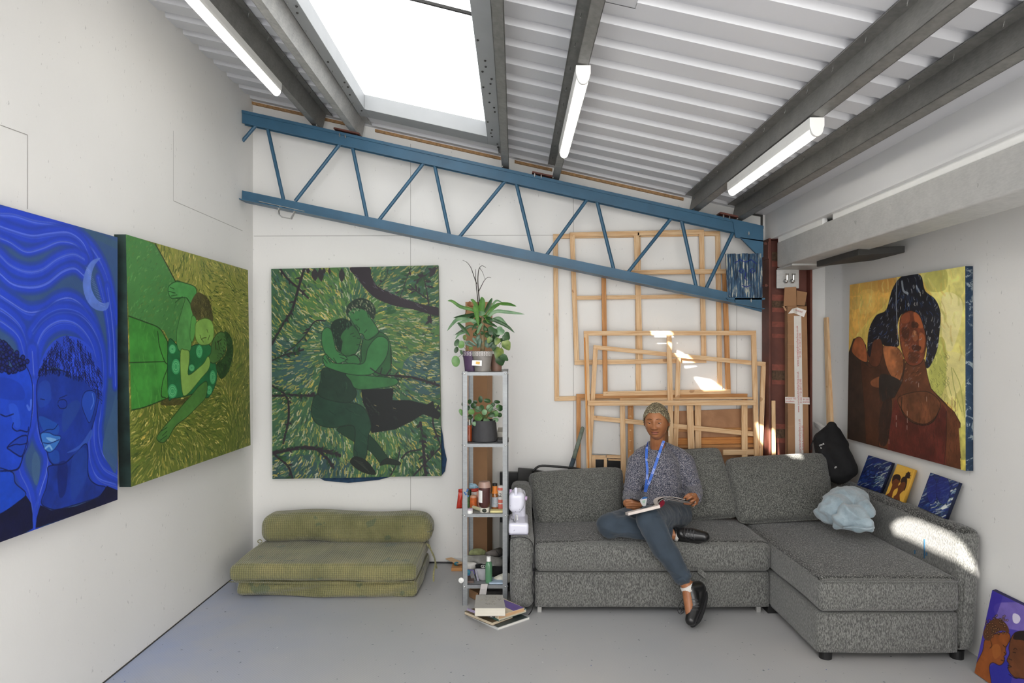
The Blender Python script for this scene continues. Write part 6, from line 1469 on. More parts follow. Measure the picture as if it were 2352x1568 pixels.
lath('body', [(0,0),(.021,0),(.0215,.01),(.020,.055),(.0215,.075),(.020,.095),(.014,.112),(.0135,.14),(0,.14)], c, plain('amber_dressing', '#8a5426', .2, 0, .15, 12, coat=.6), t); lath('label', [(.0222,.018),(.0212,.055),(.0222,.078)], c, plain('silver_blue_label', '#a9afb6', .5, 0, .25, 70), t, n=20) 
lath('neck_band', [(.0205,.100),(.0150,.115),(.0150,.145)], c, plain('orange_band', '#d9802f', .5), t); lath('cap', [(0,.145),(.015,.145),(.015,.160),(0,.160)], c, M_black, t)
c = at3(1100, 828); t = thing('pink_canister', c, 'white and pink spice canister with lettering beside the shelf leg', 'canister'); lath('body', [(0,0),(.0185,0),(.0185,.145),(0,.145)], c, plain('white_can', '#ddd8d2', .45), t)
lath('pink_band', [(.0188,.004),(.0188,.035)], c, plain('salmon_print', '#d9705f', .5), t); lath('pink_band', [(.0188,.042),(.0188,.062)], c, bpy.data.materials['salmon_print'], t); lath('pink_band', [(.0188,.118),(.0188,.134)], c, bpy.data.materials['salmon_print'], t)
text('2', .03, basis(c+V(-.002,-.0192,.090), (1,0,0), (0,0,1)), M_black, t); text('hi', .018, basis(c+V(-.012,-.0170,.085), (1,-.6,0), (0,0,1)), M_black, t)
mb = MB().box(tuple(at3(845, 912)+V(0,0,0)), tuple(at3(1160, 912)+V(0,.05,.012))); tag(mb.build('yellow_box', plain('pale_yellow_card', '#d8cd8f', .6), bevel=.001), 'flat pale yellow box lying at the right front of the third shelf', 'box')
c = at3(445, 800); t = thing('orange_tub', c, 'orange labelled plastic tub with a pale lid on the third shelf', 'tub'); lath('body', [(0,0),(.022,0),(.022,.066),(0,.066)], c, plain('orange_label', '#d4692c', .5, 0, .3, 45), t); lath('lid', [(0,.066),(.0205,.066),(.0205,.074),(.016,.080),(0,.080)], c, plain('peach_lid', '#d9a284', .5), t)
c = at3(318, 800); t = thing('green_jar', c+V(.002,.03,0), 'dark jar with a green label, leftmost jar on the third shelf', 'jar'); c = c+V(.002,.03,0); lath('body', [(0,0),(.016,0),(.016,.075),(0,.075)], c, plain('green_label_print', '#3f5f2c', .5, 0, .6, 70), t); lath('lid', [(0,.075),(.016,.075),(.016,.11),(0,.11)], c, plain('dark_green_lid', '#1f3326', .4), t)
c = at3(562, 800)+V(0,.04,0); t = thing('pink_bottle', c, 'small pink bottle with a lavender cap behind the marker', 'bottle'); lath('body', [(0,0),(.010,0),(.010,.035),(.006,.042),(0,.042)], c, plain('pink_plastic', '#d98aa4', .4), t); lath('cap', [(0,.042),(.006,.042),(.006,.056),(0,.056)], c, plain('lavender_cap', '#7c6aa0', .4), t)
# red and white snack packet
pk = thing('snack_packet', at3(300, 780), 'red and white foil packet sticking out left of the third shelf', 'packet'); Yk = 4.34
def crumple(pts, mat_, name, parent, Y=Yk, amp=.006, nu=14, nv=12, seed=0, corners=None):
    TL, TR, BR, BL = [Vector(q) for q in (corners or [c3(x, y, Y) for x, y in pts])]; mb = MB()
    def fn(u, v_):
        q = TL*(1-u)*(1-v_)+TR*u*(1-v_)+BR*u*v_+BL*(1-u)*v_; k = math.sin(pi*u)*math.sin(pi*v_)
        return q+V(0, -.012*k+amp*nz(q.x+seed, q.z, 0, 40), amp*.5*nz(q.z+seed, q.x, 3, 45))
    mb.grid(fn, nu, nv); o = mb.build(name, mat_, parent, smooth=True); s_ = o.modifiers.new('th', 'SOLIDIFY'); s_.thickness = .001; return o
M_redp = plain('red_foil', '#b3301f', .35); crumple([(85,345),(580,330),(570,405),(80,420)], M_redp, 'top_seal', pk); crumple([(80,420),(570,405),(575,800),(40,810)], plain('white_foil', '#cfc6bd', .4, 0, .1), 'front', pk, seed=3); crumple([(85,420),(190,412),(165,800),(35,812)], M_redp, 'red_edge', pk, Y=Yk-.006, seed=3); crumple([(520,400),(590,395),(600,800),(530,800)], plain('peach_foil', '#d9a08a', .4), 'peach_edge', pk, Y=Yk-.006, seed=5)
text('I', .02, basis(c3(430,465,Yk-.02), (1,0,0), (.1,0,1)), plain('dark_red_print', '#7a2418', .5), pk, sx=1.2)
o = crumple([(350,190),(560,240),(600,420),(340,400)], plain('blue_white_film', '#9cc0d4', .3, 0, .3, 50), 'plastic_bag', None, Y=4.42, amp=.02, seed=9); tag(o, 'crumpled pale blue plastic bag behind the groceries on the third shelf', 'bag')
# ---------------------------------------------------------------- sewing machine
M_sew = plain('glossy_lilac_white', '#dcdcea', .22, 0, .02, 4, coat=.4); sm = thing('sewing_machine', (.045, 4.12, .452), 'small white and lilac sewing machine standing on the left sofa arm', 'sewing machine')
def c3b(x, y, Y): return c3(x, y, Y)
zb_ = .4535; x0, x1 = c3(1290,0,4.03).x, c3(1770,0,4.03).x
MB().rbox(((x0+x1)/2, 4.155, zb_+.034), (x1-x0, .25, .066), .014, 20).build('base', M_sew, sm, smooth=True, weld=True)
MB().box((x0+.004, 4.04, zb_), (x1-.004, 4.27, zb_+.006)).build('base_plate', plain('lilac_base', '#a9a6c0', .4), sm)
hx0, hx1 = c3(1297,0,4.06).x, c3(1680,0,4.06).x
def headfn(p):
    q = Vector(p)
    if q.z < 0 and q.x > 0: q.x *= 1-.42*min(1, -q.z/.059)**1.5
    return q
MB().rbox(((hx0+hx1)/2, 4.115, zb_+.180), (hx1-hx0, .13, .118), .03, 24, None, headfn).build('head', M_sew, sm, smooth=True, weld=True)
MB().rbox(((hx0+hx1)/2+.006, 4.20, zb_+.19), (.074, .15, .08), .03, 20).build('arm', M_sew, sm, smooth=True, weld=True); MB().rbox(((hx0+hx1)/2+.012, 4.235, zb_+.12), (.082, .075, .2), .022, 20).build('pillar', M_sew, sm, smooth=True, weld=True)
MB().rbox((c3(1463,0,4.05).x, 4.06, zb_+.238), (.018, .016, .062), .005, 8).build('thread_guide', M_sew, sm, smooth=True, weld=True)
M_lil = plain('lilac_knob', '#c9aed0', .35)
for x, y in ((1330,420),(1700,560)): MB().tube([c3(x-22, y, 4.14), c3(x+30, y+10, 4.14)], .0125, 12).build('knob', M_lil, sm, auto=40)
MB().tube([c3(1340,350,4.14), c3(1340,400,4.14)], .007, 10).build('spool_pin', M_lil, sm)
MB().tube([c3(1450,955,4.07), c3(1450,1120,4.07)], .0028, 8).build('needle_bar', M_chrome, sm); MB().box(tuple(c3(1485,1090,4.08)), tuple(c3(1510,955,4.086))).build('presser_bar', M_chrome, sm)
MB().box(tuple(c3(1420,1165,4.05)), tuple(c3(1580,1145,4.10))).build('presser_foot', M_chrome, sm); MB().tube(spline([c3(1350,1040,4.06), c3(1370,1080,4.06), c3(1400,1060,4.06), c3(1420,1130,4.06), c3(1460,1140,4.06)], 16), .0013, 5).build('thread', M_black, sm)
for x, y in ((1330,745),(1550,830),(1455,885),(1560,905),(1430,1330),(1415,1345)): MB().ell(c3(x, y, 4.048 if y < 1000 else 4.029), (.0016,.001,.0026), 8, 5).build('paint_fleck', plain('grey_fleck', '#8f8fa0', .5), sm)
# ---------------------------------------------------------------- bottom shelf clutter
Z4 = SZ[3]
def c6(x, y, Y): return P(1030+x/7.125, 1240+y/7.125, Y)
def g6(x, yb, z=Z4): return Gz(1030+x/7.125, 1240+yb/7.125, z)
c = g6(660, 690); t = thing('green_bottle', c, 'clear green plastic bottle with a white cap on the bottom shelf', 'bottle')
mg = plain('green_tint_plastic', '#5f8f6c', .15, 0, .1, 10, coat=.5, alpha=.8); lath('body', [(0,0),(.021,0),(.0215,.01),(.0215,.105),(.017,.122),(.010,.128),(0,.128)], c, mg, t); lath('liquid', [(0,.003),(.0205,.003),(.0205,.048),(0,.048)], c, plain('green_gel', '#6fb98c', .3), t); lath('cap', [(0,.128),(.0135,.128),(.0125,.156),(0,.156)], c, M_white, t)
def heap(pts, z0, h, Y, name, mat_, lab, cat, amp=.008, th=.05, seed=0):
    """soft crumpled object: outline traced in the clutter view, given real thickness"""
    ps = [c6(x, y, Y) for x, y in pts]; cx = sum((p for p in ps), Vector())/len(ps); mb = MB(); K = 7; n = len(ps); sp = spline(ps+[ps[0]], n*4)[:-1]; m = len(sp)
    vs_ = []; fs = []
    for s_ in (-1, 1):
        b = len(vs_)
        for r_ in range(K+1):
            f = r_/K
            for k in range(m):
                q = cx+(sp[k]-cx)*f; q = q+V(0, s_*th*.5*math.sqrt(max(0, 1-f*f))+amp*nz(q.x+seed, q.z, s_, 35), amp*nz(q.z, q.x+seed, s_+4, 35)*(1-f)); vs_.append(q)
        for r_ in range(K):
            for k in range(m):
                a = b+r_*m+k; c_ = b+r_*m+(k+1) % m; q = (a, c_, c_+m, a+m); fs.append(q if s_ > 0 else q[::-1])
    mb.add(vs_, fs); o = mb.build(name, mat_, None, smooth=True, weld=True); return tag(o, lab, cat)
heap([(290,250),(640,250),(860,300),(880,420),(700,440),(430,470),(290,470)], 0, 0, 4.42, 'silver_wrap', plain('silver_grey_film', '#8f8d88', .35, 0, .3, 20), 'crumpled silver grey wrapping at the back of the bottom shelf', 'wrapping', .02, .12)
heap([(290,365),(450,370),(430,480),(290,475)], 0, 0, 4.33, 'white_wrap', plain('white_tissue', '#d9d6d0', .7), 'white tissue paper at the left of the bottom shelf', 'paper', .012, .05, 4)
heap([(440,400),(560,388),(700,430),(890,440),(885,640),(660,650),(520,700),(460,600)], 0, 0, 4.32, 'black_pouch', M_blk, 'black fabric pouch with a round white emblem on the bottom shelf', 'pouch', .012, .07, 2)
em = thing('x', (0,0,0), 'x', 'x'); bpy.data.objects.remove(em)
pouch = bpy.data.objects['black_pouch']; MB().tube([c6(568+34*math.cos(a), 430+22*math.sin(a), 4.265) for a in [i*.45 for i in range(15)]], .0014, 5, caps=False).build('emblem_ring', M_white, pouch); text('R', .016, basis(c6(570,432,4.265), (1,0,0), (.2,0,1)), M_white, pouch, 'emblem_letter', extr=.001)
heap([(450,465),(650,480),(645,640),(510,645)], 0, 0, 4.235, 'grey_cloth', plain('light_grey_cloth', '#9a9a9e', .8, 0, .1, 20), 'folded light grey cloth in front of the black pouch', 'cloth', .004, .03, 6)
heap([(680,680),(760,600),(880,545),(990,540),(1020,600),(1000,690),(880,700)], 0, 0, 4.25, 'white_bag', plain('white_yellow_film', '#c9c6b8', .5, 0, .1, 30), 'white plastic bag with a yellow edge at the right of the bottom shelf', 'bag', .01, .05, 8)
mb = MB().tube(spline([c6(690,690,4.22), c6(760,670,4.22), c6(830,680,4.22), c6(880,650,4.22)], 12), .004, 6, flat=.5); mb.build('yellow_edge', plain('yellow_green', '#b5b04a', .5), bpy.data.objects['white_bag'])
for k, (pts, col, lab, nm) in enumerate((([(290,480),(420,490),(430,560),(320,590)], '#6a5fa0', 'purple and blue leaflet standing at the left of the bottom shelf', 'purple_leaflet'), ([(340,505),(400,500),(460,690),(385,690)], '#6c6c6e', 'grey card leaning on the purple leaflet, bottom shelf', 'grey_card'), ([(430,480),(455,470),(502,665),(470,672)], '#8e8c9a', 'thin grey folder standing left of the folded cloth, bottom shelf', 'grey_folder'))):
    mb = MB().prism([c6(x, y, 4.25-.01*k) for x, y in pts], (0, .006, 0)); tag(mb.build(nm, plain(nm+'_paper', col, .6, 0, .3, 60), bevel=.001), lab, 'paper goods')
mb = MB().ell(c6(320,530,4.235), (.016,.010,.018), 12, 8); tag(mb.build('blue_ball', plain('teal_print', '#2f7f9a', .4, 0, .4, 60), smooth=True), 'small teal patterned ball on the bottom shelf, beside the purple leaflet', 'ball')
mb = MB(); a0 = c6(290,700,4.25); mb.box((a0.x, 4.19, Z4), (a0.x+.05, 4.30, Z4+.012)); tag(mb.build('notebook', plain('brown_cover', '#5f4f48', .6), bevel=.001), 'small brown notebook flat on the bottom shelf', 'notebook')
mb = MB(); mb.box((c6(670,0,4.2).x, 4.17, Z4), (xr_-.006, 4.28, Z4+.009)); tag(mb.build('blue_folder', plain('pale_blue_card', '#a9bccf', .6), bevel=.001), 'pale blue card folder under the white bag', 'folder')
o = MB().ribbon([c6(600,715,4.17), c6(590,720,4.148), c6(575,800,4.13), c6(560,890,4.10)], .040, (1,0,0), .0008).build('paper_strip', plain('receipt_paper', '#b9b4b2', .7)); tag(o, 'blank grey paper strip hanging from the bottom shelf down to the big book', 'paper strip')
t = thing('rolled_towel', c6(760,240,4.55), 'rolled grey towel leaning behind the bottom shelf', 'towel'); MB().tube([c6(650,265,4.50), c6(850,190,4.60)], .029, 16).ell(c6(850,190,4.60), (.014,.022,.029)).build('roll', plain('taupe_towel', '#77716c', .9, 0, .1, 30, .3), t, smooth=True); MB().tube([c6(780,170,4.53), c6(850,270,4.52)], .002, 5).build('string', M_cab, t)
t = MB().ell(c6(480,215,4.64), (.060,.03,.032), 24, 14).build('green_sponge', plain('mossy_sponge', '#8f9468', .9, 0, .3, 40, .3), smooth=True); tag(t, 'rounded mossy green sponge at the back of the bottom shelf, before the brown carton', 'sponge')
mb = MB().bar(c6(0,295,4.96), c6(200,385,4.84), .05, .004); tag(mb.build('wood_offcut', PH), 'thin wooden offcut leaning at the left of the shelf unit', 'wood offcut')
mb = MB().box((c6(50,0,4.82).x, 4.80, .0), (c6(230,0,4.82).x, 4.93, .024)); tag(mb.build('brown_block', PHd, bevel=.002), 'dark edged brown wooden block on the floor left of the shelf unit', 'wood block')
mb = MB().ell((c6(130,0,4.84).x, 4.85, .037), (.018,.014,.0135), 12, 8); tag(mb.build('teal_tube', plain('teal_paint_tube', '#2d6f80', .4), smooth=True), 'small teal paint tube on the brown wooden block', 'tube')
mb = MB().lathe([(0,0),(.014,.002),(.016,.02),(0,.03)], c6(212,650,4.16), 14, Matrix.Rotation(R(80), 3, 'X')); tag(mb.build('white_cup', M_white, auto=40), 'white round lid poking out left of the bottom shelf', 'lid')
mb = MB().prism([V(xl+.03,4.3,.0), V(xl+.09,4.22,.0), V(xl+.11,4.3,.0), V(xl+.05,4.36,.0)], (0,0,.05)); tag(mb.build('brown_packet', M_card, bevel=.004), 'crumpled brown packet on the floor under the shelf unit', 'packet')
mb = MB().box((xl+.06, 4.40, .0), (xr_+.02, 4.7, .09)); tag(mb.build('dark_box', plain('dark_plastic_crate', '#2b2a29', .6), bevel=.004), 'dark low box on the floor under the shelf unit', 'box')
mb = MB().prism([P(1147,1200,4.86), P(1158,1200,4.9), P(1158,1290,4.9), P(1147,1290,4.86)], (0,.01,0)).build('white_strip', M_white); tag(mb, 'narrow white strip standing between the brown carton and black panel', 'strip')
# ---------------------------------------------------------------- pile of books on the floor
def book(name, corner, ang, wl, wr, z, th, cover, label, pages='#d9d2c4', spine_left=True, grp='books piled on the floor'):
    cx = Vector((corner[0], corner[1], 0)); a = Vector((math.cos(ang), math.sin(ang), 0)); b_ = Vector((-math.sin(ang), math.cos(ang), 0))   # a to the right-back, b to the left-back
    t = thing(name, (corner[0], corner[1], z), label, 'book', grp)
    def slab_(o0, la, lb, z0, z1, mat_, nm):
        q = [cx+a*o0[0]+b_*o0[1], cx+a*(o0[0]+la)+b_*o0[1], cx+a*(o0[0]+la)+b_*(o0[1]+lb), cx+a*o0[0]+b_*(o0[1]+lb)]
        return MB().prism([V(p.x, p.y, z0) for p in q], (0,0,z1-z0)).build(nm, mat_, t, bevel=.0006)
    slab_((0,0), wr, wl, z, z+.0016, cover, 'cover'); slab_((0,0), wr, wl, z+th-.0016, z+th, cover, 'cover'); slab_((.002,.002), wr-.004, wl-.004, z+.0016, z+th-.0016, plain(name+'_pages', pages, .8, 0, .04), 'pages')
    if spine_left: slab_((-.001,0), .003, wl, z, z+th, cover, 'spine')
    return t
fr = Gz(1143.7, 1447, 0)
an = math.atan2(Gz(1210,1420,.01).y-fr.y, Gz(1210,1420,.01).x-fr.x)
book('large_thin_book', (fr.x, fr.y), an, .275, .235, 0, .013, plain('white_board_cover', '#c9cac8', .4), 'large thin pale book at the bottom of the floor pile', '#e4e2dc')
MB().prism([V(*(fr.xy), .0135)+V(.0,.006,0), V(*(fr.xy), .0135)+V(.222*math.cos(an),.222*math.sin(an)+.004,0), V(*(fr.xy), .0135)+V(.222*math.cos(an)-.262*math.sin(an),.222*math.sin(an)+.262*math.cos(an),0), V(*(fr.xy), .0135)+V(-.262*math.sin(an),.262*math.cos(an)+.006,0)], (0,0,.0004)).build('dark_cover_print', plain('dark_slate_cover', '#4a5352', .4), bpy.data.objects['large_thin_book'])
f2 = Gz(1134, 1438, .014)
book('cream_book', (f2.x-.008, f2.y+.005), an+.06, .235, .16, .0145, .018, plain('brown_teal_cover', '#6b5a44', .5, 0, .3, 30), 'cream paged book second from the bottom of the floor pile', '#cdbfa6', False)
f3 = Gz(1145, 1434.5, .018)
tb = book('blue_green_book', (f3.x, f3.y+.01), an-.02, .215, .205, .033, .020, plain('teal_blue_cover', '#4b6f6a', .45, 0, .4, 40), 'paperback with teal spine and blue cover, third from the bottom', '#d5cbb6')
MB().prism([V(f3.x+.01*1, f3.y+.018, .0531), V(f3.x+.20*math.cos(an), f3.y+.2*math.sin(an)+.016, .0531), V(f3.x+.20*math.cos(an)-.19*math.sin(an), f3.y+.2*math.sin(an)+.19*math.cos(an)+.01, .0531), V(f3.x-.19*math.sin(an), f3.y+.19*math.cos(an)+.01, .0531)], (0,0,.0004)).build('blue_cover_print', plain('blue_wave_cover', '#3f568f', .4, 0, .35, 25), tb)
f4 = Gz(1145, 1424, .055)
tb = book('white_spine_book', (f4.x, f4.y+.015), an-.05, .20, .185, .0545, .020, plain('white_orange_cover', '#d5c6a9', .4, 0, .2, 10), 'paperback with a white spine, directly below the big grey book', '#c9a27a')
MB().prism([V(f4.x+.185*math.cos(an)-k_*math.sin(an), f4.y+.185*math.sin(an)+.012+k_*math.cos(an), .0746) for k_ in (0,.18)]+[V(f4.x+.11*math.cos(an)-k_*math.sin(an), f4.y+.11*math.sin(an)+.012+k_*math.cos(an), .0746) for k_ in (.18,0)], (0,0,.0004)).build('purple_print', plain('purple_print', '#6a5596', .4), tb)
MB().box((f4.x-.055, f4.y+.030, .058), (f4.x-.02, f4.y+.033, .070)).build('black_spine_tag', M_black, tb)
bt = .0752; c0_ = Gz(1089.6, 1415, bt); c1_ = Gz(1161.5, 1414, bt)
M_gb = plain('grey_linen_cover', '#aaa69f', .8, 0, .03, 40, .15, 200)
t = thing('big_grey_book', ((c0_.x+c1_.x)/2, c0_.y, bt), 'thick grey embossed book on top of the floor pile', 'book', 'books piled on the floor')
W_ = c1_.x-c0_.x; Db = .205; th = .046
def bq(z0, z1, i=0, sk=-.012): return MB().prism([V(c0_.x+i, c0_.y+i, z0), V(c1_.x-i, c0_.y+i, z0), V(c1_.x-i+sk*1.6, c0_.y+Db-i, z0), V(c0_.x+i+sk*.2, c0_.y+Db-i, z0)], (0,0,z1-z0))
bq(bt, bt+.0025).build('cover', M_gb, t, bevel=.0008); bq(bt+th-.0025, bt+th).build('cover', M_gb, t, bevel=.0008); bq(bt+.0025, bt+th-.0025, .003).build('pages', plain('cream_pages', '#d8d3c6', .8, 0, .03), t)
for k in range(5): MB().box((c0_.x+.004, c0_.y+.0028, bt+.008+k*.0065), (c1_.x-.004, c0_.y+.0032, bt+.0084+k*.0065)).build('page_line', plain('page_shadow', '#b9b2a2', .8), t)
M_emb = plain('embossed_linen', '#9b978f', .8)
for k, s_ in enumerate(('THE', 'STORY', 'OF', 'ART')):
    text(s_, .034, basis(V(c0_.x+W_*.50, c0_.y+.155-k*.034, bt+th+.0006), (1,0,0), (0,1,0)), M_emb, t, 'embossed_title', extr=.0011, spacing=1.15)
for k, (x, y) in enumerate(((1075,1428),)):
    pass
text('A...', .012, basis(V(f4.x-.037, f4.y+.0293, .064), (1,0,0), (0,0,1)), M_white, bpy.data.objects['white_spine_book'], extr=.0003)
MB().prism([Gz(1072,1401,.05), Gz(1092,1409,.05), Gz(1092,1403,.075), Gz(1074,1396,.075)], (0,.004,0)).build('purple_white_label', plain('purple_white_print', '#b7a9cf', .5, 0, .4, 80), bpy.data.objects['cream_book'])
# ================================================================ SEATED PERSON
from mathutils.bvhtree import BVHTree
def E(x, y, Y): return P(1340+x/4.9, 900+y/4.9, Y)
def D5(x, y, Y): return P(1430+x/11.2, 1120+y/11.2, Y)
def smix(name, a, b_, sc, rough=.55, sss=0, bmp=.1):
    m, nt, b = newmat(name); v = coords(nt); L(nt, ramp(nt, noise(nt, v, sc, 3), [(.35, hexc(a)), (.65, hexc(b_))]), b.inputs['Base Color'])
    b.inputs['Roughness'].default_value = rough; b.inputs['Specular IOR Level'].default_value = .45; bump(nt, b, noise(nt, v, 260, 3), bmp, .001); return m
M_skin = smix('brown_skin', '#955f3d', '#aa724c', 14, .42)
PB = V(0, 0, 0)
pelv = P(1530, 1163, 4.47)
person = thing('person', (pelv.x, pelv.y, .42), 'person with short bleached curls in a flecked navy sweater reading on the grey sofa', 'person')
# ---------------------------------------------------------------- head
HC = P(1508, 967, 4.47)
HR = Matrix.Rotation(R(-21), 3, 'Z') @ Matrix.Rotation(R(4), 3, 'X') @ Matrix.Rotation(R(-2), 3, 'Y')   # local -Y is the way the face looks
def g_(x, z, cx, cz, sx_, sz_): return math.exp(-((x-cx)/sx_)**2-((z-cz)/sz_)**2)
def headpt(a, t, out=0.0, feat=True):
    """a azimuth (0 = face), t polar from the crown; returns a local point"""
    x = math.sin(t)*math.sin(a); y = -math.sin(t)*math.cos(a); z = math.cos(t)
    X = x*.0735; Y = y*(.092 if y < 0 else .100); Z = z*(.108 if z > 0 else .118)
    if z < 0:      # cheeks narrow to the jaw and chin
        k = -z; X *= 1-.17*k**2.2; Y *= (1-.10*k) if y < 0 else (1-.42*k)
    if y < 0:      # flatter face front
        Y = -.092*(abs(y)**.80)*(1-.06*abs(z)**2) if z > -.0 else Y
        Y = -.092*(abs(y)**.80)*(1-.10*(-min(0, z)))
    if y < 0 and feat:
        d = 0
        d += .004*g_(X, Z, 0, .030, .05, .014)            # brow ridge
        for s_ in (-1, 1):
            d -= .0085*g_(X, Z, s_*.031, .004, .015, .0115)  # eye sockets
            d += .0045*g_(X, Z, s_*.041, -.028, .018, .020)  # cheekbones
            d += .0105*g_(X, Z, s_*.0145, -.0335, .0072, .0070)  # nostril wings
            d -= .003*g_(X, Z, s_*.030, -.045, .008, .014)
        d += .010*g_(X, Z, 0, -.004, .0085, .022)+.0185*g_(X, Z, 0, -.031, .0125, .0105)   # nose
        d += .0075*g_(X, Z, 0, -.0535, .020, .0060)+.0080*g_(X, Z, 0, -.0665, .017, .0065)   # lips
        d -= .0045*g_(X, Z, 0, -.0600, .022, .0022); d -= .003*g_(X, Z, 0, -.0445, .006, .004)
        d -= .004*g_(X, Z, 0, -.0775, .016, .005); d += .0075*g_(X, Z, 0, -.094, .017, .012)   # chin
        Y -= d*min(1, abs(y)*1.6)
    p = Vector((X, Y, Z))
    if out: p = p+p.normalized()*out
    return p
def headw(p): return HC+HR @ p
hv = []; NA, NT = 120, 96
for j in range(NT+1):
    for i in range(NA): hv.append(headw(headpt(2*pi*i/NA-pi, pi*(.005+.99*j/NT))))
hf = [(j*NA+i, (j+1)*NA+i, (j+1)*NA+(i+1) % NA, j*NA+(i+1) % NA) for j in range(NT) for i in range(NA)]+[tuple(range(NA)), tuple(NT*NA+i for i in range(NA))[::-1]]
# ---------------------------------------------------------------- joints
neck0, neck1 = headw(V(0, .022, -.075)), P(1510, 1046, 4.56)
shL, shR = P(1463, 1062, 4.55), P(1573, 1060, 4.57)
elL, elR = P(1450, 1140, 4.44), P(1594, 1128, 4.46)
wrL, wrR = P(1449, 1158, 4.25), P(1596, 1147, 4.26)
hipL, hipR = P(1508, 1180, 4.42), P(1556, 1180, 4.42)
knA, anA, toA = P(1404, 1206, 4.08), P(1546, 1227, 4.06), P(1600, 1229, 4.035)
knB, anB = P(1491, 1193, 3.90), P(1578, 1345, 3.86)
toB, heB = P(1587, 1424, 3.79), P(1606, 1352, 3.885)
def fing(pts, r, Y, dY=None):
    out = []
    q = [D5(x, y, Y if dY is None else Y+dY[i]) for i, (x, y) in enumerate(pts)]
    for i in range(len(q)-1): out.append(('c', q[i], q[i+1], r*(1-.10*i), r*(1-.10*(i+1))))
    return out
body = [('m', hv, hf), ('c', neck0, neck1, .047, .050), ('c', neck1, P(1513, 1075, 4.58), .06, .10), ('c', P(1513, 1075, 4.58), pelv, .10, .11),
        ('c', P(1500, 1052, 4.57), shL, .05, .045), ('c', P(1525, 1052, 4.57), shR, .05, .045), ('c', shL, elL, .043, .036), ('c', shR, elR, .043, .036), ('c', elL, wrL, .036, .025), ('c', elR, wrR, .036, .025),
        ('c', hipL, knA, .07, .05), ('c', hipR, knB, .07, .05), ('c', knA, anA, .048, .032), ('c', knB, anB, .048, .032), ('c', anA, toA, .032, .026), ('c', anB, heB, .034, .030), ('c', heB, toB, .030, .026), ('c', anB, toB, .032, .024)]
# image-left hand: palm with four stacked fingers pointing right, thumb on top
body += [('c', wrL, D5(130, 400, 4.21), .025, .026), ('e', D5(140, 400, 4.205), (.030, .028, .026)), ('c', D5(90, 380, 4.205), D5(170, 500, 4.205), .019, .018)]
body += fing([(110,330),(260,330),(400,372),(455,405)], .0092, 4.180, [.0,-.012,-.008,0])
body += fing([(90,395),(250,385),(400,410),(485,425)], .0090, 4.176, [.01,-.010,-.010,0]); body += fing([(100,450),(260,448),(400,460),(490,462)], .0088, 4.176, [.01,-.008,-.008,0])
body += fing([(120,505),(270,508),(390,510),(450,500)], .0084, 4.180, [.01,-.006,-.006,0]); body += fing([(150,545),(280,558),(360,550),(400,535)], .0076, 4.186, [.01,-.004,-.004,0])
# image-right hand: curls over the outer edge of the page
body += [('c', wrR, D5(1830, 240, 4.225), .025, .024), ('e', D5(1825, 260, 4.215), (.024, .028, .027)), ('c', D5(1850, 200, 4.21), D5(1880, 380, 4.21), .017, .015)]
body += fing([(1790,160),(1700,170),(1630,215),(1585,262)], .0092, 4.185, [.01,-.01,-.012,-.005]); body += fing([(1850,215),(1770,225),(1700,270),(1655,300)], .0092, 4.180, [.01,-.012,-.014,-.004])
body += fing([(1890,290),(1830,320),(1760,350),(1715,368)], .0088, 4.180, [.01,-.012,-.012,0]); body += fing([(1900,360),(1870,410),(1830,450),(1790,462)], .0080, 4.184, [.01,-.008,-.008,0])
body += fing([(1800,360),(1730,410),(1650,412),(1590,400)], .0098, 4.21, [.0,.0,-.004,-.004])
bo = blob(body, 'body', M_skin, person, .0030, 2)
# ---------------------------------------------------------------- clothes
m, nt, b = newmat('flecked_navy_knit'); v = coords(nt)
f1 = noise(nt, coords(nt, 'Object', (1,1,1.3)), 210, 2, .5); f2 = noise(nt, v, 420, 2, .5)
c0 = ramp(nt, f1, [(.40, hexc('#20232f')), (.47, hexc('#474b5c')), (.53, hexc('#6e7080')), (.60, hexc('#b9b4b4'))]); c0 = mix(nt, math_(nt, 'MULTIPLY', f2, .5), c0, hexc('#3b3f52'))
L(nt, c0, b.inputs['Base Color']); b.inputs['Roughness'].default_value = .95; b.inputs['Sheen Weight'].default_value = .2; bump(nt, b, f1, .6, .004); M_knit = m
def folds(cs, base=.004):
    cs = [(Vector(c), Vector(d).normalized(), r, amp, fr) for c, d, r, amp, fr in cs]
    def fn(p, n_):
        q = Vector([float(x) for x in p]); h = base*nz(q.x, q.y, q.z, 14)+base*.5*nz(q.x, q.y, q.z+5, 34)
        for c, d, r, amp, fr in cs:
            k = (q-c).length
            if k < r: w_ = (1-(k/r)**2); h += amp*w_*(1-2*abs(math.sin((q-c).dot(d)*fr+2.2*nz(q.x, q.y, q.z, 9))))
        return h
    return fn
cufL, cufR = elL.lerp(wrL, .80), elR.lerp(wrR, .78)
sw = [('e', P(1514, 1078, 4.555), (.150, .112, .13)), ('c', P(1514, 1070, 4.55), P(1522, 1135, 4.50), .128, .132), ('e', P(1522, 1140, 4.49), (.150, .115, .085)), ('e', P(1518, 1152, 4.45), (.152, .150, .062)), ('e', P(1505, 1160, 4.40), (.105, .120, .05)),
      ('c', P(1494, 1042, 4.575), shL, .066, .062), ('c', P(1528, 1040, 4.585), shR, .068, .062), ('e', P(1510, 1040, 4.575), (.085, .070, .050)), ('c', P(1491, 1030, 4.60), P(1470, 1048, 4.57), .034, .05), ('c', P(1528, 1026, 4.60), P(1560, 1046, 4.58), .034, .05),
      ('c', shL, elL, .064, .056), ('c', shR, elR, .062, .056), ('c', elL, cufL, .056, .043), ('c', elR, cufR, .056, .043)]
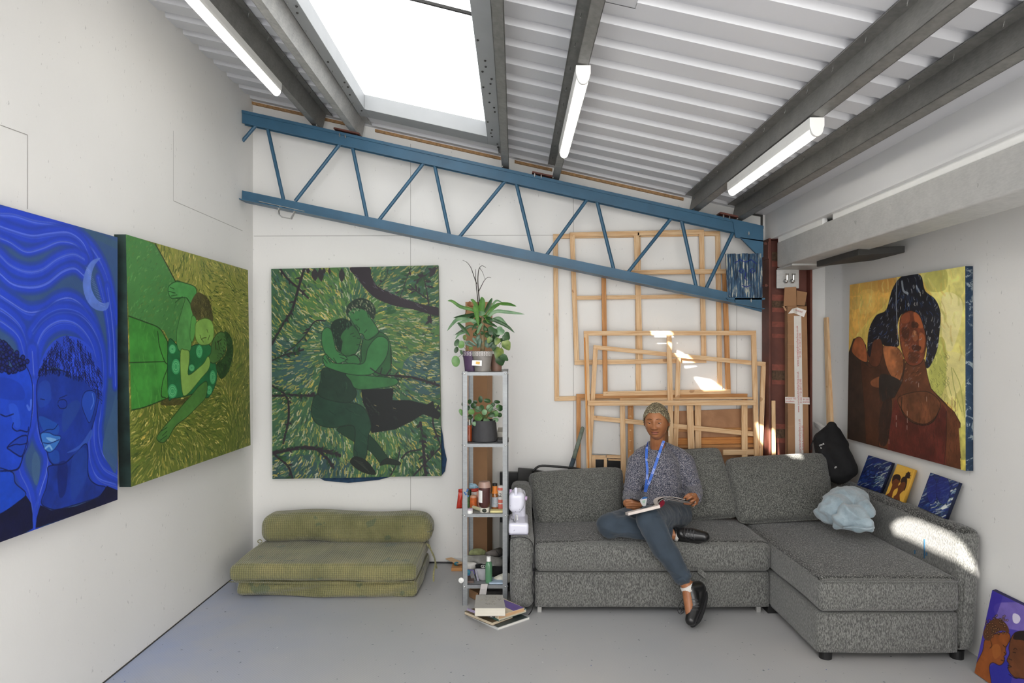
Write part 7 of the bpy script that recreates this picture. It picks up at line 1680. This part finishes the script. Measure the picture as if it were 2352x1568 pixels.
sweater = blob(sw, 'sweater', M_knit, person, .0055, 5, folds([(elL, (0,.6,1), .13, .0045, 75), (elR, (.2,.6,1), .13, .0045, 75), (P(1560, 1135, 4.40), (.3,0,1), .16, .006, 60), (P(1480, 1140, 4.40), (-.3,0,1), .12, .004, 60), (P(1572, 1080, 4.50), (1,0,.3), .10, .004, 70)]))
# ribbed collar and cuffs
cc = P(1509, 1028, 4.545)
MB().tube([cc+V(.060*math.sin(a), -.062*math.cos(a)+.01, -.026*math.cos(a)+.010*math.sin(a)+.010) for a in [2*pi*i/36 for i in range(37)]], .010, 10, caps=False).build('collar', M_knit, sweater, smooth=True)
for a_, b_ in ((elL, wrL), (elR, wrR)):
    d = (b_-a_).normalized(); MB().tube([a_.lerp(b_, .74), a_.lerp(b_, .80), a_.lerp(b_, .98)], [.045, .040, .034], 20).build('cuff', M_knit, sweater, smooth=True)
m, nt, b = newmat('slate_blue_jersey'); v = coords(nt); L(nt, ramp(nt, noise(nt, v, 7, 3), [(.3, hexc('#2c3742')), (.7, hexc('#384552'))]), b.inputs['Base Color']); b.inputs['Roughness'].default_value = .85; b.inputs['Sheen Weight'].default_value = .15
bump(nt, b, noise(nt, v, 500, 2), .15, .001); M_trs = m
cuffA, cuffB = knA.lerp(anA, .86), P(1567, 1322, 3.86)
tr_prims = [('e', P(1530, 1186, 4.45), (.165, .13, .085)), ('c', hipL, knA, .090, .076), ('c', hipR, knB, .092, .077), ('c', knA, cuffA, .070, .055), ('c', knB, P(1527, 1262, 3.88), .076, .066), ('c', P(1527, 1262, 3.88), cuffB, .066, .049), ('e', knA+V(-.02,0,0), (.07,.07,.062)), ('c', P(1520, 1185, 4.3), P(1500, 1190, 4.2), .07, .06)]
tr_o = blob(tr_prims, 'trousers', M_trs, person, .0055, 5, folds([(P(1500, 1200, 4.05), (.4,0,1), .14, .006, 60), (P(1555, 1195, 4.25), (.5,0,1), .16, .006, 50), (P(1440, 1215, 4.05), (.15,0,1), .16, .009, 48), (cuffB, (.3,0,1), .09, .0045, 85), (P(1530, 1265, 3.9), (1,0,.4), .12, .003, 45)], .005))
d = (anB-P(1527, 1262, 3.88)).normalized(); MB().tube([cuffB-d*.012, cuffB+d*.004, cuffB+d*.024], [.051, .049, .046], 24).build('ankle_cuff', M_trs, tr_o, smooth=True)
d = (anA-knA).normalized(); MB().tube([cuffA-d*.01, cuffA+d*.03], [.054, .044], 24).build('ankle_cuff', M_trs, tr_o, smooth=True)
tree = None
def bvh(objs):
    vs_ = []; fs = []
    for o in objs:
        q = Vector((0,0,0)); p = o
        while p is not None: q = q+p.location; p = p.parent
        b0 = len(vs_); vs_ += [v_.co+q for v_ in o.data.vertices]; fs += [tuple(b0+i for i in pl.vertices) for pl in o.data.polygons]
    return BVHTree.FromPolygons(vs_, fs)
T_sw = bvh([sweater, tr_o, bo])
cam0 = Vector((0, 0, CAMZ))
def onto(px, py, tree, off=.003, fallback=4.4):
    d = (P(px, py, 4.0)-cam0).normalized(); h = tree.ray_cast(cam0, d)
    return (h[0]-d*off, h[1]) if h[0] is not None else (P(px, py, fallback), Vector((0,-1,0)))
# ---------------------------------------------------------------- trouser seams
MB().tube([onto(1430+x/11.2, 1120+y/11.2, T_sw, -.0005)[0] for x, y in spline([(720,720,0),(860,740,0),(1040,800,0),(1200,860,0),(1340,960,0),(1430,1040,0)], 24) for x, y in [(x, y)]] if False else
          [onto(1430+q.x/11.2, 1120+q.y/11.2, T_sw, -.0003)[0] for q in spline([(860,740,0),(1040,800,0),(1200,860,0),(1340,960,0),(1430,1040,0)], 24)], .0013, 5).build('seam', M_trs, tr_o)
MB().tube([onto(q.x, q.y, T_sw, -.0003)[0] for q in spline([(1519,1200,0),(1528,1215,0),(1540,1240,0),(1555,1270,0),(1570,1310,0)], 24)], .0013, 5).build('seam', M_trs, tr_o)
# ---------------------------------------------------------------- shoes, socks
M_shoe = plain('black_leather', '#131314', .32, 0, .15, 30, .1, 80, coat=.2); M_sole = plain('black_rubber', '#1b1b1d', .6); M_sock = plain('white_sock', '#d8d4cf', .9, 0, .04, 30, .2, 200); M_str = plain('grey_shoe_stripe', '#4a4a4c', .35)
def shoe(heel, ball, toe, ankle, upv, name, sw_=1.0, sd0=.030):
    upv = Vector(upv).normalized(); ax = (toe-heel).normalized(); sd_ = ax.cross(upv).normalized()
    pr = [('c', heel, ball, .036, .042), ('c', ball, toe, .041, .031), ('c', heel+upv*.02, ankle, .034, .035), ('c', ball+upv*.006, ankle.lerp(ball, .3), .036, .036)]
    o = blob(pr, name, M_shoe, person, .004, 3)
    so = MB(); pts = []
    for k in range(29):
        t = k/28; c = heel.lerp(toe, -.10+1.24*t); w_ = .036+.010*math.sin(pi*min(1, t*1.1))-.016*max(0, t-.8)/.2; w_ *= math.sqrt(max(.02, 1-(2*t-1)**8))*sw_; pts.append((c-upv*sd0, w_))
    lo = []; 
    for c, w_ in pts: lo += [c-sd_*w_-upv*.012, c+sd_*w_-upv*.012, c+sd_*w_*1.02+upv*.008, c-sd_*w_*1.02+upv*.008]
    n = len(pts); so.add(lo, [(i*4+k, i*4+(k+1) % 4, (i+1)*4+(k+1) % 4, (i+1)*4+k) for i in range(n-1) for k in range(4)]+[(3,2,1,0), tuple((n-1)*4+k for k in range(4))]); so.build('sole', M_sole, o, auto=50)
    return o, upv, ax, sd_
o1, u1, a1, s1 = shoe(heB+V(.004,.004,.0), heB.lerp(toB, .55), toB+V(-.002,-.006,.004), anB+V(.018,-.006,-.012), (-.45, -.62, .64), 'shoe')
o2, u2, a2, s2 = shoe(P(1562,1229,4.055), P(1592,1229,4.035), P(1617,1232,4.005), P(1556,1224,4.06), (.10, -.75, .65), 'shoe', .72, .026)
T_sh = bvh([o1, o2])
for o, segs in ((o1, [[(1583,1378),(1592,1376),(1603,1378)], [(1582,1386),(1592,1384),(1605,1386)], [(1581,1394),(1591,1392),(1606,1393)], [(1580,1402),(1590,1400),(1604,1400)]]), (o2, [[(1573,1212),(1571,1222),(1574,1232)], [(1580,1214),(1578,1224),(1581,1234)], [(1587,1216),(1585,1226),(1588,1236)], [(1594,1217),(1592,1226),(1595,1236)]])):
    for sg in segs:
        q = [onto(p_.x, p_.y, T_sh, .001)[0] for p_ in spline([(a, b_, 0) for a, b_ in sg], 10)]; MB().tube(q, .0022, 6).build('stripe', M_str, o)
for o, pts in ((o1, [(1566,1384),(1572,1390),(1564,1398),(1571,1404),(1563,1410)]), (o1, [(1574,1376),(1566,1378),(1560,1390),(1557,1402),(1561,1408),(1568,1398),(1574,1388)]), (o2, [(1575,1238),(1583,1242),(1577,1246),(1586,1248),(1588,1252)]), (o2, [(1568,1222),(1578,1240),(1586,1236),(1596,1240)])):
    q = [onto(p_.x, p_.y, T_sh, .003, 3.84 if o is o1 else 4.10)[0] for p_ in spline([(a, b_, 0) for a, b_ in pts], 20)]; MB().tube(q, .0022, 6).build('lace', M_sole, o, smooth=True)
MB().tube([anB+V(-.004,0,.004), anB+V(.010,-.002,-.022)], [.0375, .0405], 20).build('sock', M_sock, person, smooth=True); MB().tube([P(1549,1226,4.06), P(1556,1227,4.06)], [.0375, .040], 20).build('sock', M_sock, person, smooth=True)
# ---------------------------------------------------------------- face details
def fs(X, Z, off=0):     # point of the face surface at local x, z
    best = None
    t = math.acos(max(-1, min(1, Z/(.108 if Z > 0 else .118))))
    k = 1-.17*max(0, -math.cos(t))**2.2
    s_ = X/(.0735*k*max(.05, math.sin(t))); a = math.asin(max(-1, min(1, s_))); p = headpt(a, t); p = p+V(0, -off, 0); return headw(p)
M_lipu = smix('upper_lip', '#7a4038', '#8a4c42', 40, .4); M_lipl = smix('lower_lip', '#a8685c', '#b87a6c', 40, .35); M_brow = plain('dark_brow', '#2a1a12', .8, 0, .3, 200); M_eyew = plain('eye_white', '#b9aea6', .3); M_iris = plain('dark_iris', '#140d0a', .15)
def lip(z0, z1, w_, up_, mat_, name):
    mb = MB()
    def fn(u, v_):
        x = (2*u-1)*w_; e = max(0, 1-(2*u-1)**2)
        za = -.0600+(.0010*math.cos(pi*u*2) if up_ else 0)+.0016*(2*u-1)**2; zb_ = za+(z1-z0)*(e**.7)*(1-(.22*math.exp(-((2*u-1)/.16)**2) if up_ else 0))
        return fs(x, za+(zb_-za)*v_, .0007+.0022*math.sin(pi*v_)*e)
    mb.grid(fn, 25, 8); return mb.build(name, mat_, person, smooth=True)
lip(0, .0085, .0235, True, M_lipu, 'upper_lip'); lip(0, -.0105, .0215, False, M_lipl, 'lower_lip')
MB().tube([fs(-.0235+.047*i/14, -.0600+.0016*(2*i/14-1)**2, .0014) for i in range(15)], [.0006]+[.0010]*13+[.0006], 5).build('mouth_line', M_brow, person)
for s_ in (-1, 1):
    ec = fs(s_*.0300, .0035, -.0068); MB().ell(ec, (.0125,.0115,.0100), 18, 12, HR).build('eye', M_eyew, person, smooth=True)
    MB().ell(ec+HR @ V(-.001, -.0085, -.002), (.0054,.0040,.0054), 14, 8, HR).build('iris', M_iris, person, smooth=True)
    # heavy upper lid, eyes cast down
    mb = MB(); mb.grid(lambda u, v_: ec+HR @ V(.0142*math.cos(pi*u), -.0132*math.sin(pi*u)*math.cos(v_*1.25-.06)-.0005, .0132*math.sin(v_*1.25-.06)*math.sin(pi*u)**.5), 17, 9); mb.build('eyelid', M_skin, person, smooth=True)
    MB().tube([ec+HR @ V(.0142*math.cos(pi*u), -.0136*math.sin(pi*u)-.0006, -.0006+.0008*math.sin(pi*u)) for u in [i/12 for i in range(13)]], .0009, 5).build('lash_line', M_brow, person)
    bw = [fs(s_*(.0130+.0330*i/10), .0225+.0065*math.sin(pi*(.15+.65*i/10))-.004*(i/10)**2, .0006) for i in range(11)]
    MB().tube(bw, [.0022, .0032, .0036, .0036, .0034, .0031, .0028, .0024, .0020, .0016, .0010], 6, flat=.5).build('eyebrow', M_brow, person, smooth=True)
    MB().ell(fs(s_*.0090, -.0395, -.0008), (.0042,.002,.0022), 10, 6, HR).build('nostril', M_brow, person, smooth=True)
    er = headw(V(s_*.0745, .012, -.012)); mb = MB()
    mb.ell(er, (.007,.014,.025), 14, 10, HR @ Matrix.Rotation(R(s_*18), 3, 'Z')); mb.tube([er+HR @ V(s_*.006, -.004+.013*math.sin(a), .020*math.cos(a)+.003) for a in [i*.35-.4 for i in range(14)]], .0026, 6); mb.build('ear', M_skin, person, smooth=True)
MB().ell(headw(V(.079, .004, -.036)), .0022, 8, 6).build('earring', M_chrome, person); 
MB().prism([headw(V(.070, .01, -.060)), headw(V(.076, .01, -.060)), headw(V(.077, .012, -.098)), headw(V(.069, .012, -.098))], (0,.002,0)).build('earring', plain('pale_earring', '#d9c7ad', .5), person, bevel=.001)
# hair: cropped bleached curls
m, nt, b = newmat('bleached_curls'); v = coords(nt); L(nt, ramp(nt, noise(nt, v, 190, 2), [(.41, hexc('#2f2820')), (.49, hexc('#7f7259')), (.59, hexc('#c4b898'))]), b.inputs['Base Color']); b.inputs['Roughness'].default_value = .7; M_hair = m
def hairok(a, t):      # hairline
    aa = abs(a); z = math.cos(t)
    lim = .58 if aa < .55 else (.58-(aa-.55)*.62 if aa < 1.25 else (.146-(aa-1.25)*.95 if aa < 1.62 else -.55))
    if 1.62 <= aa < 1.75: lim = -.25
    return z > max(lim, -.62)
mb = MB(); NA2, NT2 = 140, 100; idx = {}; vs_ = []; fs_ = []
for j in range(NT2+1):
    for i in range(NA2):
        a = 2*pi*i/NA2-pi; t = pi*(.002+.78*j/NT2)
        o_ = .0055+.0030*nz(math.sin(a)*math.sin(t)*60, math.cos(a)*math.sin(t)*60, math.cos(t)*60)
        vs_.append(headw(headpt(a, t, o_, False)))
for j in range(NT2):
    for i in range(NA2):
        a = 2*pi*(i+.5)/NA2-pi; t = pi*(.002+.78*(j+.5)/NT2)
        if hairok(a, t): fs_.append((j*NA2+i, (j+1)*NA2+i, (j+1)*NA2+(i+1) % NA2, j*NA2+(i+1) % NA2))
mb.add(vs_, fs_); rg = random.Random(8)
for k in range(2400):
    a = rg.uniform(-pi, pi); t = math.acos(rg.uniform(-.6, 1))
    if not hairok(a, t): continue
    c = headw(headpt(a, t, .0085+rg.uniform(-.001, .0025), False)); n_ = (c-HC).normalized(); x_ = n_.cross(V(rg.uniform(-1,1), rg.uniform(-1,1), rg.uniform(-1,1))).normalized(); y_ = n_.cross(x_)
    r_ = rg.uniform(.0017, .0028); a0 = rg.uniform(0, 6); mb.tube([c+(x_*math.cos(a0+q*1.15)+y_*math.sin(a0+q*1.15))*r_+n_*.0005*q for q in range(5)], .0009, 4)
hair = mb.build('hair', M_hair, person, smooth=True)
# ---------------------------------------------------------------- lanyard and card
M_lan = plain('lanyard_blue', '#3f6fd0', .5, 0, .05); M_lanw = plain('lanyard_print', '#c9d6f0', .5)
def strap(pts, w_, name, parent, mat_, off=.004, th=.0012):
    sp = spline([(a, b_, 0) for a, b_ in pts], 26); q = [onto(1340+s_.x/4.9, 900+s_.y/4.9, T_sw, off) for s_ in sp]
    pp = [x[0] for x in q]
    for _ in range(3): pp = [pp[0]]+[(pp[i-1]+pp[i]*2+pp[i+1])/4 for i in range(1, len(pp)-1)]+[pp[-1]]
    sides = []
    for i in range(len(pp)):
        t = (pp[min(i+1, len(pp)-1)]-pp[max(i-1, 0)]).normalized(); n_ = V(0,-1,.25); sides.append(t.cross(n_).normalized())
    return MB().ribbon([p+V(0,-.002,0) for p in pp], w_, sides, th).build(name, mat_, parent), pp, sides
lan = thing('lanyard', onto(1480, 1130, T_sw)[0], 'blue printed lanyard with an identity card around the reader\'s neck', 'lanyard')
o, pp, sd1 = strap([(722,562),(712,640),(708,740),(718,850),(717,960),(698,1080),(692,1125)], .0165, 'strap', lan, M_lan)
o2_, pp2, sd2 = strap([(905,548),(880,610),(840,730),(795,860),(750,985),(715,1070),(697,1125)], .0175, 'strap', lan, M_lan, .006)
for P_, S_, rngs in ((pp2, sd2, ((2,5),(7,10),(13,16),(18,21))), (pp, sd1, ((3,5),(9,11),(16,19)))):
    for a, b_ in rngs:
        for s_ in (-.25, .25): MB().ribbon([P_[i]+S_[i]*.016*s_+V(0,-.0034,0) for i in range(a, b_)], .0028, S_[a:b_], .0006).build('print', M_lanw, lan)
e = pp2[-1]
MB().tube([e+V(.007*math.cos(a), -.004, -.008+.007*math.sin(a)) for a in [i*.45 for i in range(15)]], .0012, 5, caps=False).tube([e+V(0,-.004,-.014), e+V(-.001,-.005,-.028)], .0022, 6).build('clip', M_chrome, lan)
Yc = 4.165
card_ = MB().prism([D5(432,318,Yc), D5(500,262,Yc), D5(632,258,Yc), D5(600,460,Yc), D5(545,475,Yc), D5(505,455,Yc)], (0,.0015,0)).build('card', M_white, lan)
MB().prism([D5(470,300,Yc-.0006), D5(545,228,Yc-.0006), D5(640,240,Yc-.0006), D5(632,270,Yc-.0006), D5(520,290,Yc-.0006)], (0,.001,0)).build('card_header', plain('card_blue', '#2f6fb5', .4), card_)
MB().prism([D5(500,330,Yc-.0004), D5(590,310,Yc-.0004), D5(575,400,Yc-.0004), D5(520,395,Yc-.0004)], (0,.001,0)).build('card_print', plain('card_tint', '#c3dcc9', .5), card_)
# dark phone in the hand
ph_ = MB().bar(D5(225,278,4.165), D5(430,345,4.165), .055, .007, (.3,.2,1)).build('phone', plain('dark_glass', '#241c20', .15), None, bevel=.002); tag(ph_, 'dark slim object held in the reader\'s right hand', 'phone')
# finger rings
for x, y, r_ in ((1795,212,.0098),(1855,345,.0094),(1833,468,.0080)):
    c = D5(x, y, 4.176); MB().tube([c+V(.3*r_*math.cos(a), r_*.9*math.sin(a)*.8, r_*math.sin(a+.8)) for a in [i*.4 for i in range(17)]], .0013, 5, caps=False).build('ring', M_chrome, person)
# ---------------------------------------------------------------- open book
M_pg = plain('book_pages', '#d9cdc6', .8, 0, .04, 60); M_pgt = plain('book_text_page', '#c9c4c2', .8, 0, .08, 220); M_crim = plain('crimson_endpaper', '#8a1430', .5)
bk = thing('open_book', D5(960, 480, 4.0), 'open thick paperback held on the reader\'s raised knee', 'book')
Yb0 = 3.795; back = V(0.01, .17, -.036)
A0, A1, A2, A3 = D5(145,640,Yb0+.04), D5(150,715,Yb0+.04), D5(968,518,Yb0), D5(962,443,Yb0)
MB().prism([A0, A1, A2, A3], back).build('page_block', M_pg, bk, bevel=.0008)
up_ = (A0-A1).normalized()
MB().prism([A1-up_*.0015, A2-up_*.0015, A2, A1], back).build('cover', M_black, bk); MB().prism([D5(620,485,Yb0+.15), D5(905,412,Yb0+.15), D5(905,418,Yb0+.15), D5(620,492,Yb0+.15)], (0,.03,0)).build('ribbon_marker', M_black, bk)
def sheet(pts, th, mat_, name, Y0_, dY=0):
    sp = [D5(q.x, q.y, Y0_+dY*i/24) for i, q in enumerate(spline([(a, b_, 0) for a, b_ in pts], 24))]; mb = MB(); v_ = []
    for i, p in enumerate(sp):
        t = (sp[min(i+1, 24)]-sp[max(i-1, 0)]).normalized(); n_ = V(0,-1,0).cross(t).normalized()
        if n_.z > 0: n_ = -n_
        v_ += [p, p+n_*th, p+n_*th+back*.95, p+back*.95]
    mb.add(v_, [(i*4+k, i*4+(k+1) % 4, (i+1)*4+(k+1) % 4, (i+1)*4+k) for i in range(24) for k in range(4)]+[(0,1,2,3), (99,98,97,96)]); return mb.build(name, mat_, bk, auto=50)
sheet([(950,450),(905,390),(900,320),(960,260),(1080,228),(1240,225),(1420,250),(1560,285),(1620,300)], .0036, M_pg, 'turned_pages', Yb0, .34)
sheet([(955,455),(935,400),(960,340),(1060,280),(1180,258),(1340,285),(1500,325),(1640,352),(1730,368)], .0016, M_pgt, 'turned_pages', Yb0+.004, .34)
sheet([(960,500),(1000,420),(1060,330),(1130,300),(1300,310),(1480,345),(1640,380),(1740,380)], .0012, M_pg, 'turned_pages', Yb0+.008, .34)
MB().add([D5(945,440,Yb0+.004), D5(975,512,Yb0+.004), D5(1010,490,Yb0+.02), D5(1075,430,Yb0+.05), D5(1085,360,Yb0+.06), D5(1040,310,Yb0+.04), D5(960,370,Yb0+.01)], [(0,1,2,3,4,5,6)]).build('endpaper', M_crim, bk)
# ================================================================ one object per small repeated part
def split_parts(names):
    for o in [x for x in bpy.data.objects if x.type == 'MESH' and x.name.split('.')[0] in names]:
        me = o.data; n = len(me.vertices); par = list(range(n))
        def find(a):
            while par[a] != a: par[a] = par[par[a]]; a = par[a]
            return a
        for pl in me.polygons:
            a = find(pl.vertices[0])
            for v_ in pl.vertices[1:]: par[find(v_)] = a
        isl = {}
        for pl in me.polygons: isl.setdefault(find(pl.vertices[0]), []).append(pl)
        if len(isl) < 2: continue
        base = o.name.split('.')[0]; first = True; made = []
        for pls in isl.values():
            idx = {}; vv = []; ff = []
            for pl in pls:
                f = []
                for i in pl.vertices:
                    if i not in idx: idx[i] = len(vv); vv.append(tuple(me.vertices[i].co))
                    f.append(idx[i])
                ff.append(f)
            m2 = bpy.data.meshes.new(base); m2.from_pydata(vv, [], ff)
            for mm in me.materials: m2.materials.append(mm)
            m2.polygons.foreach_set('use_smooth', [me.polygons[0].use_smooth]*len(ff)); made.append(m2)
        o.data = made[0]
        for m2 in made[1:]:
            c = o.copy(); c.data = m2; C.objects.link(c); c.parent = o.parent
split_parts({'fixing_screw', 'packing_plate', 'primer_band', 'bare_band', 'screw', 'hole', 'gusset', 'bolt', 'paint_drip', 'drawn_face'})
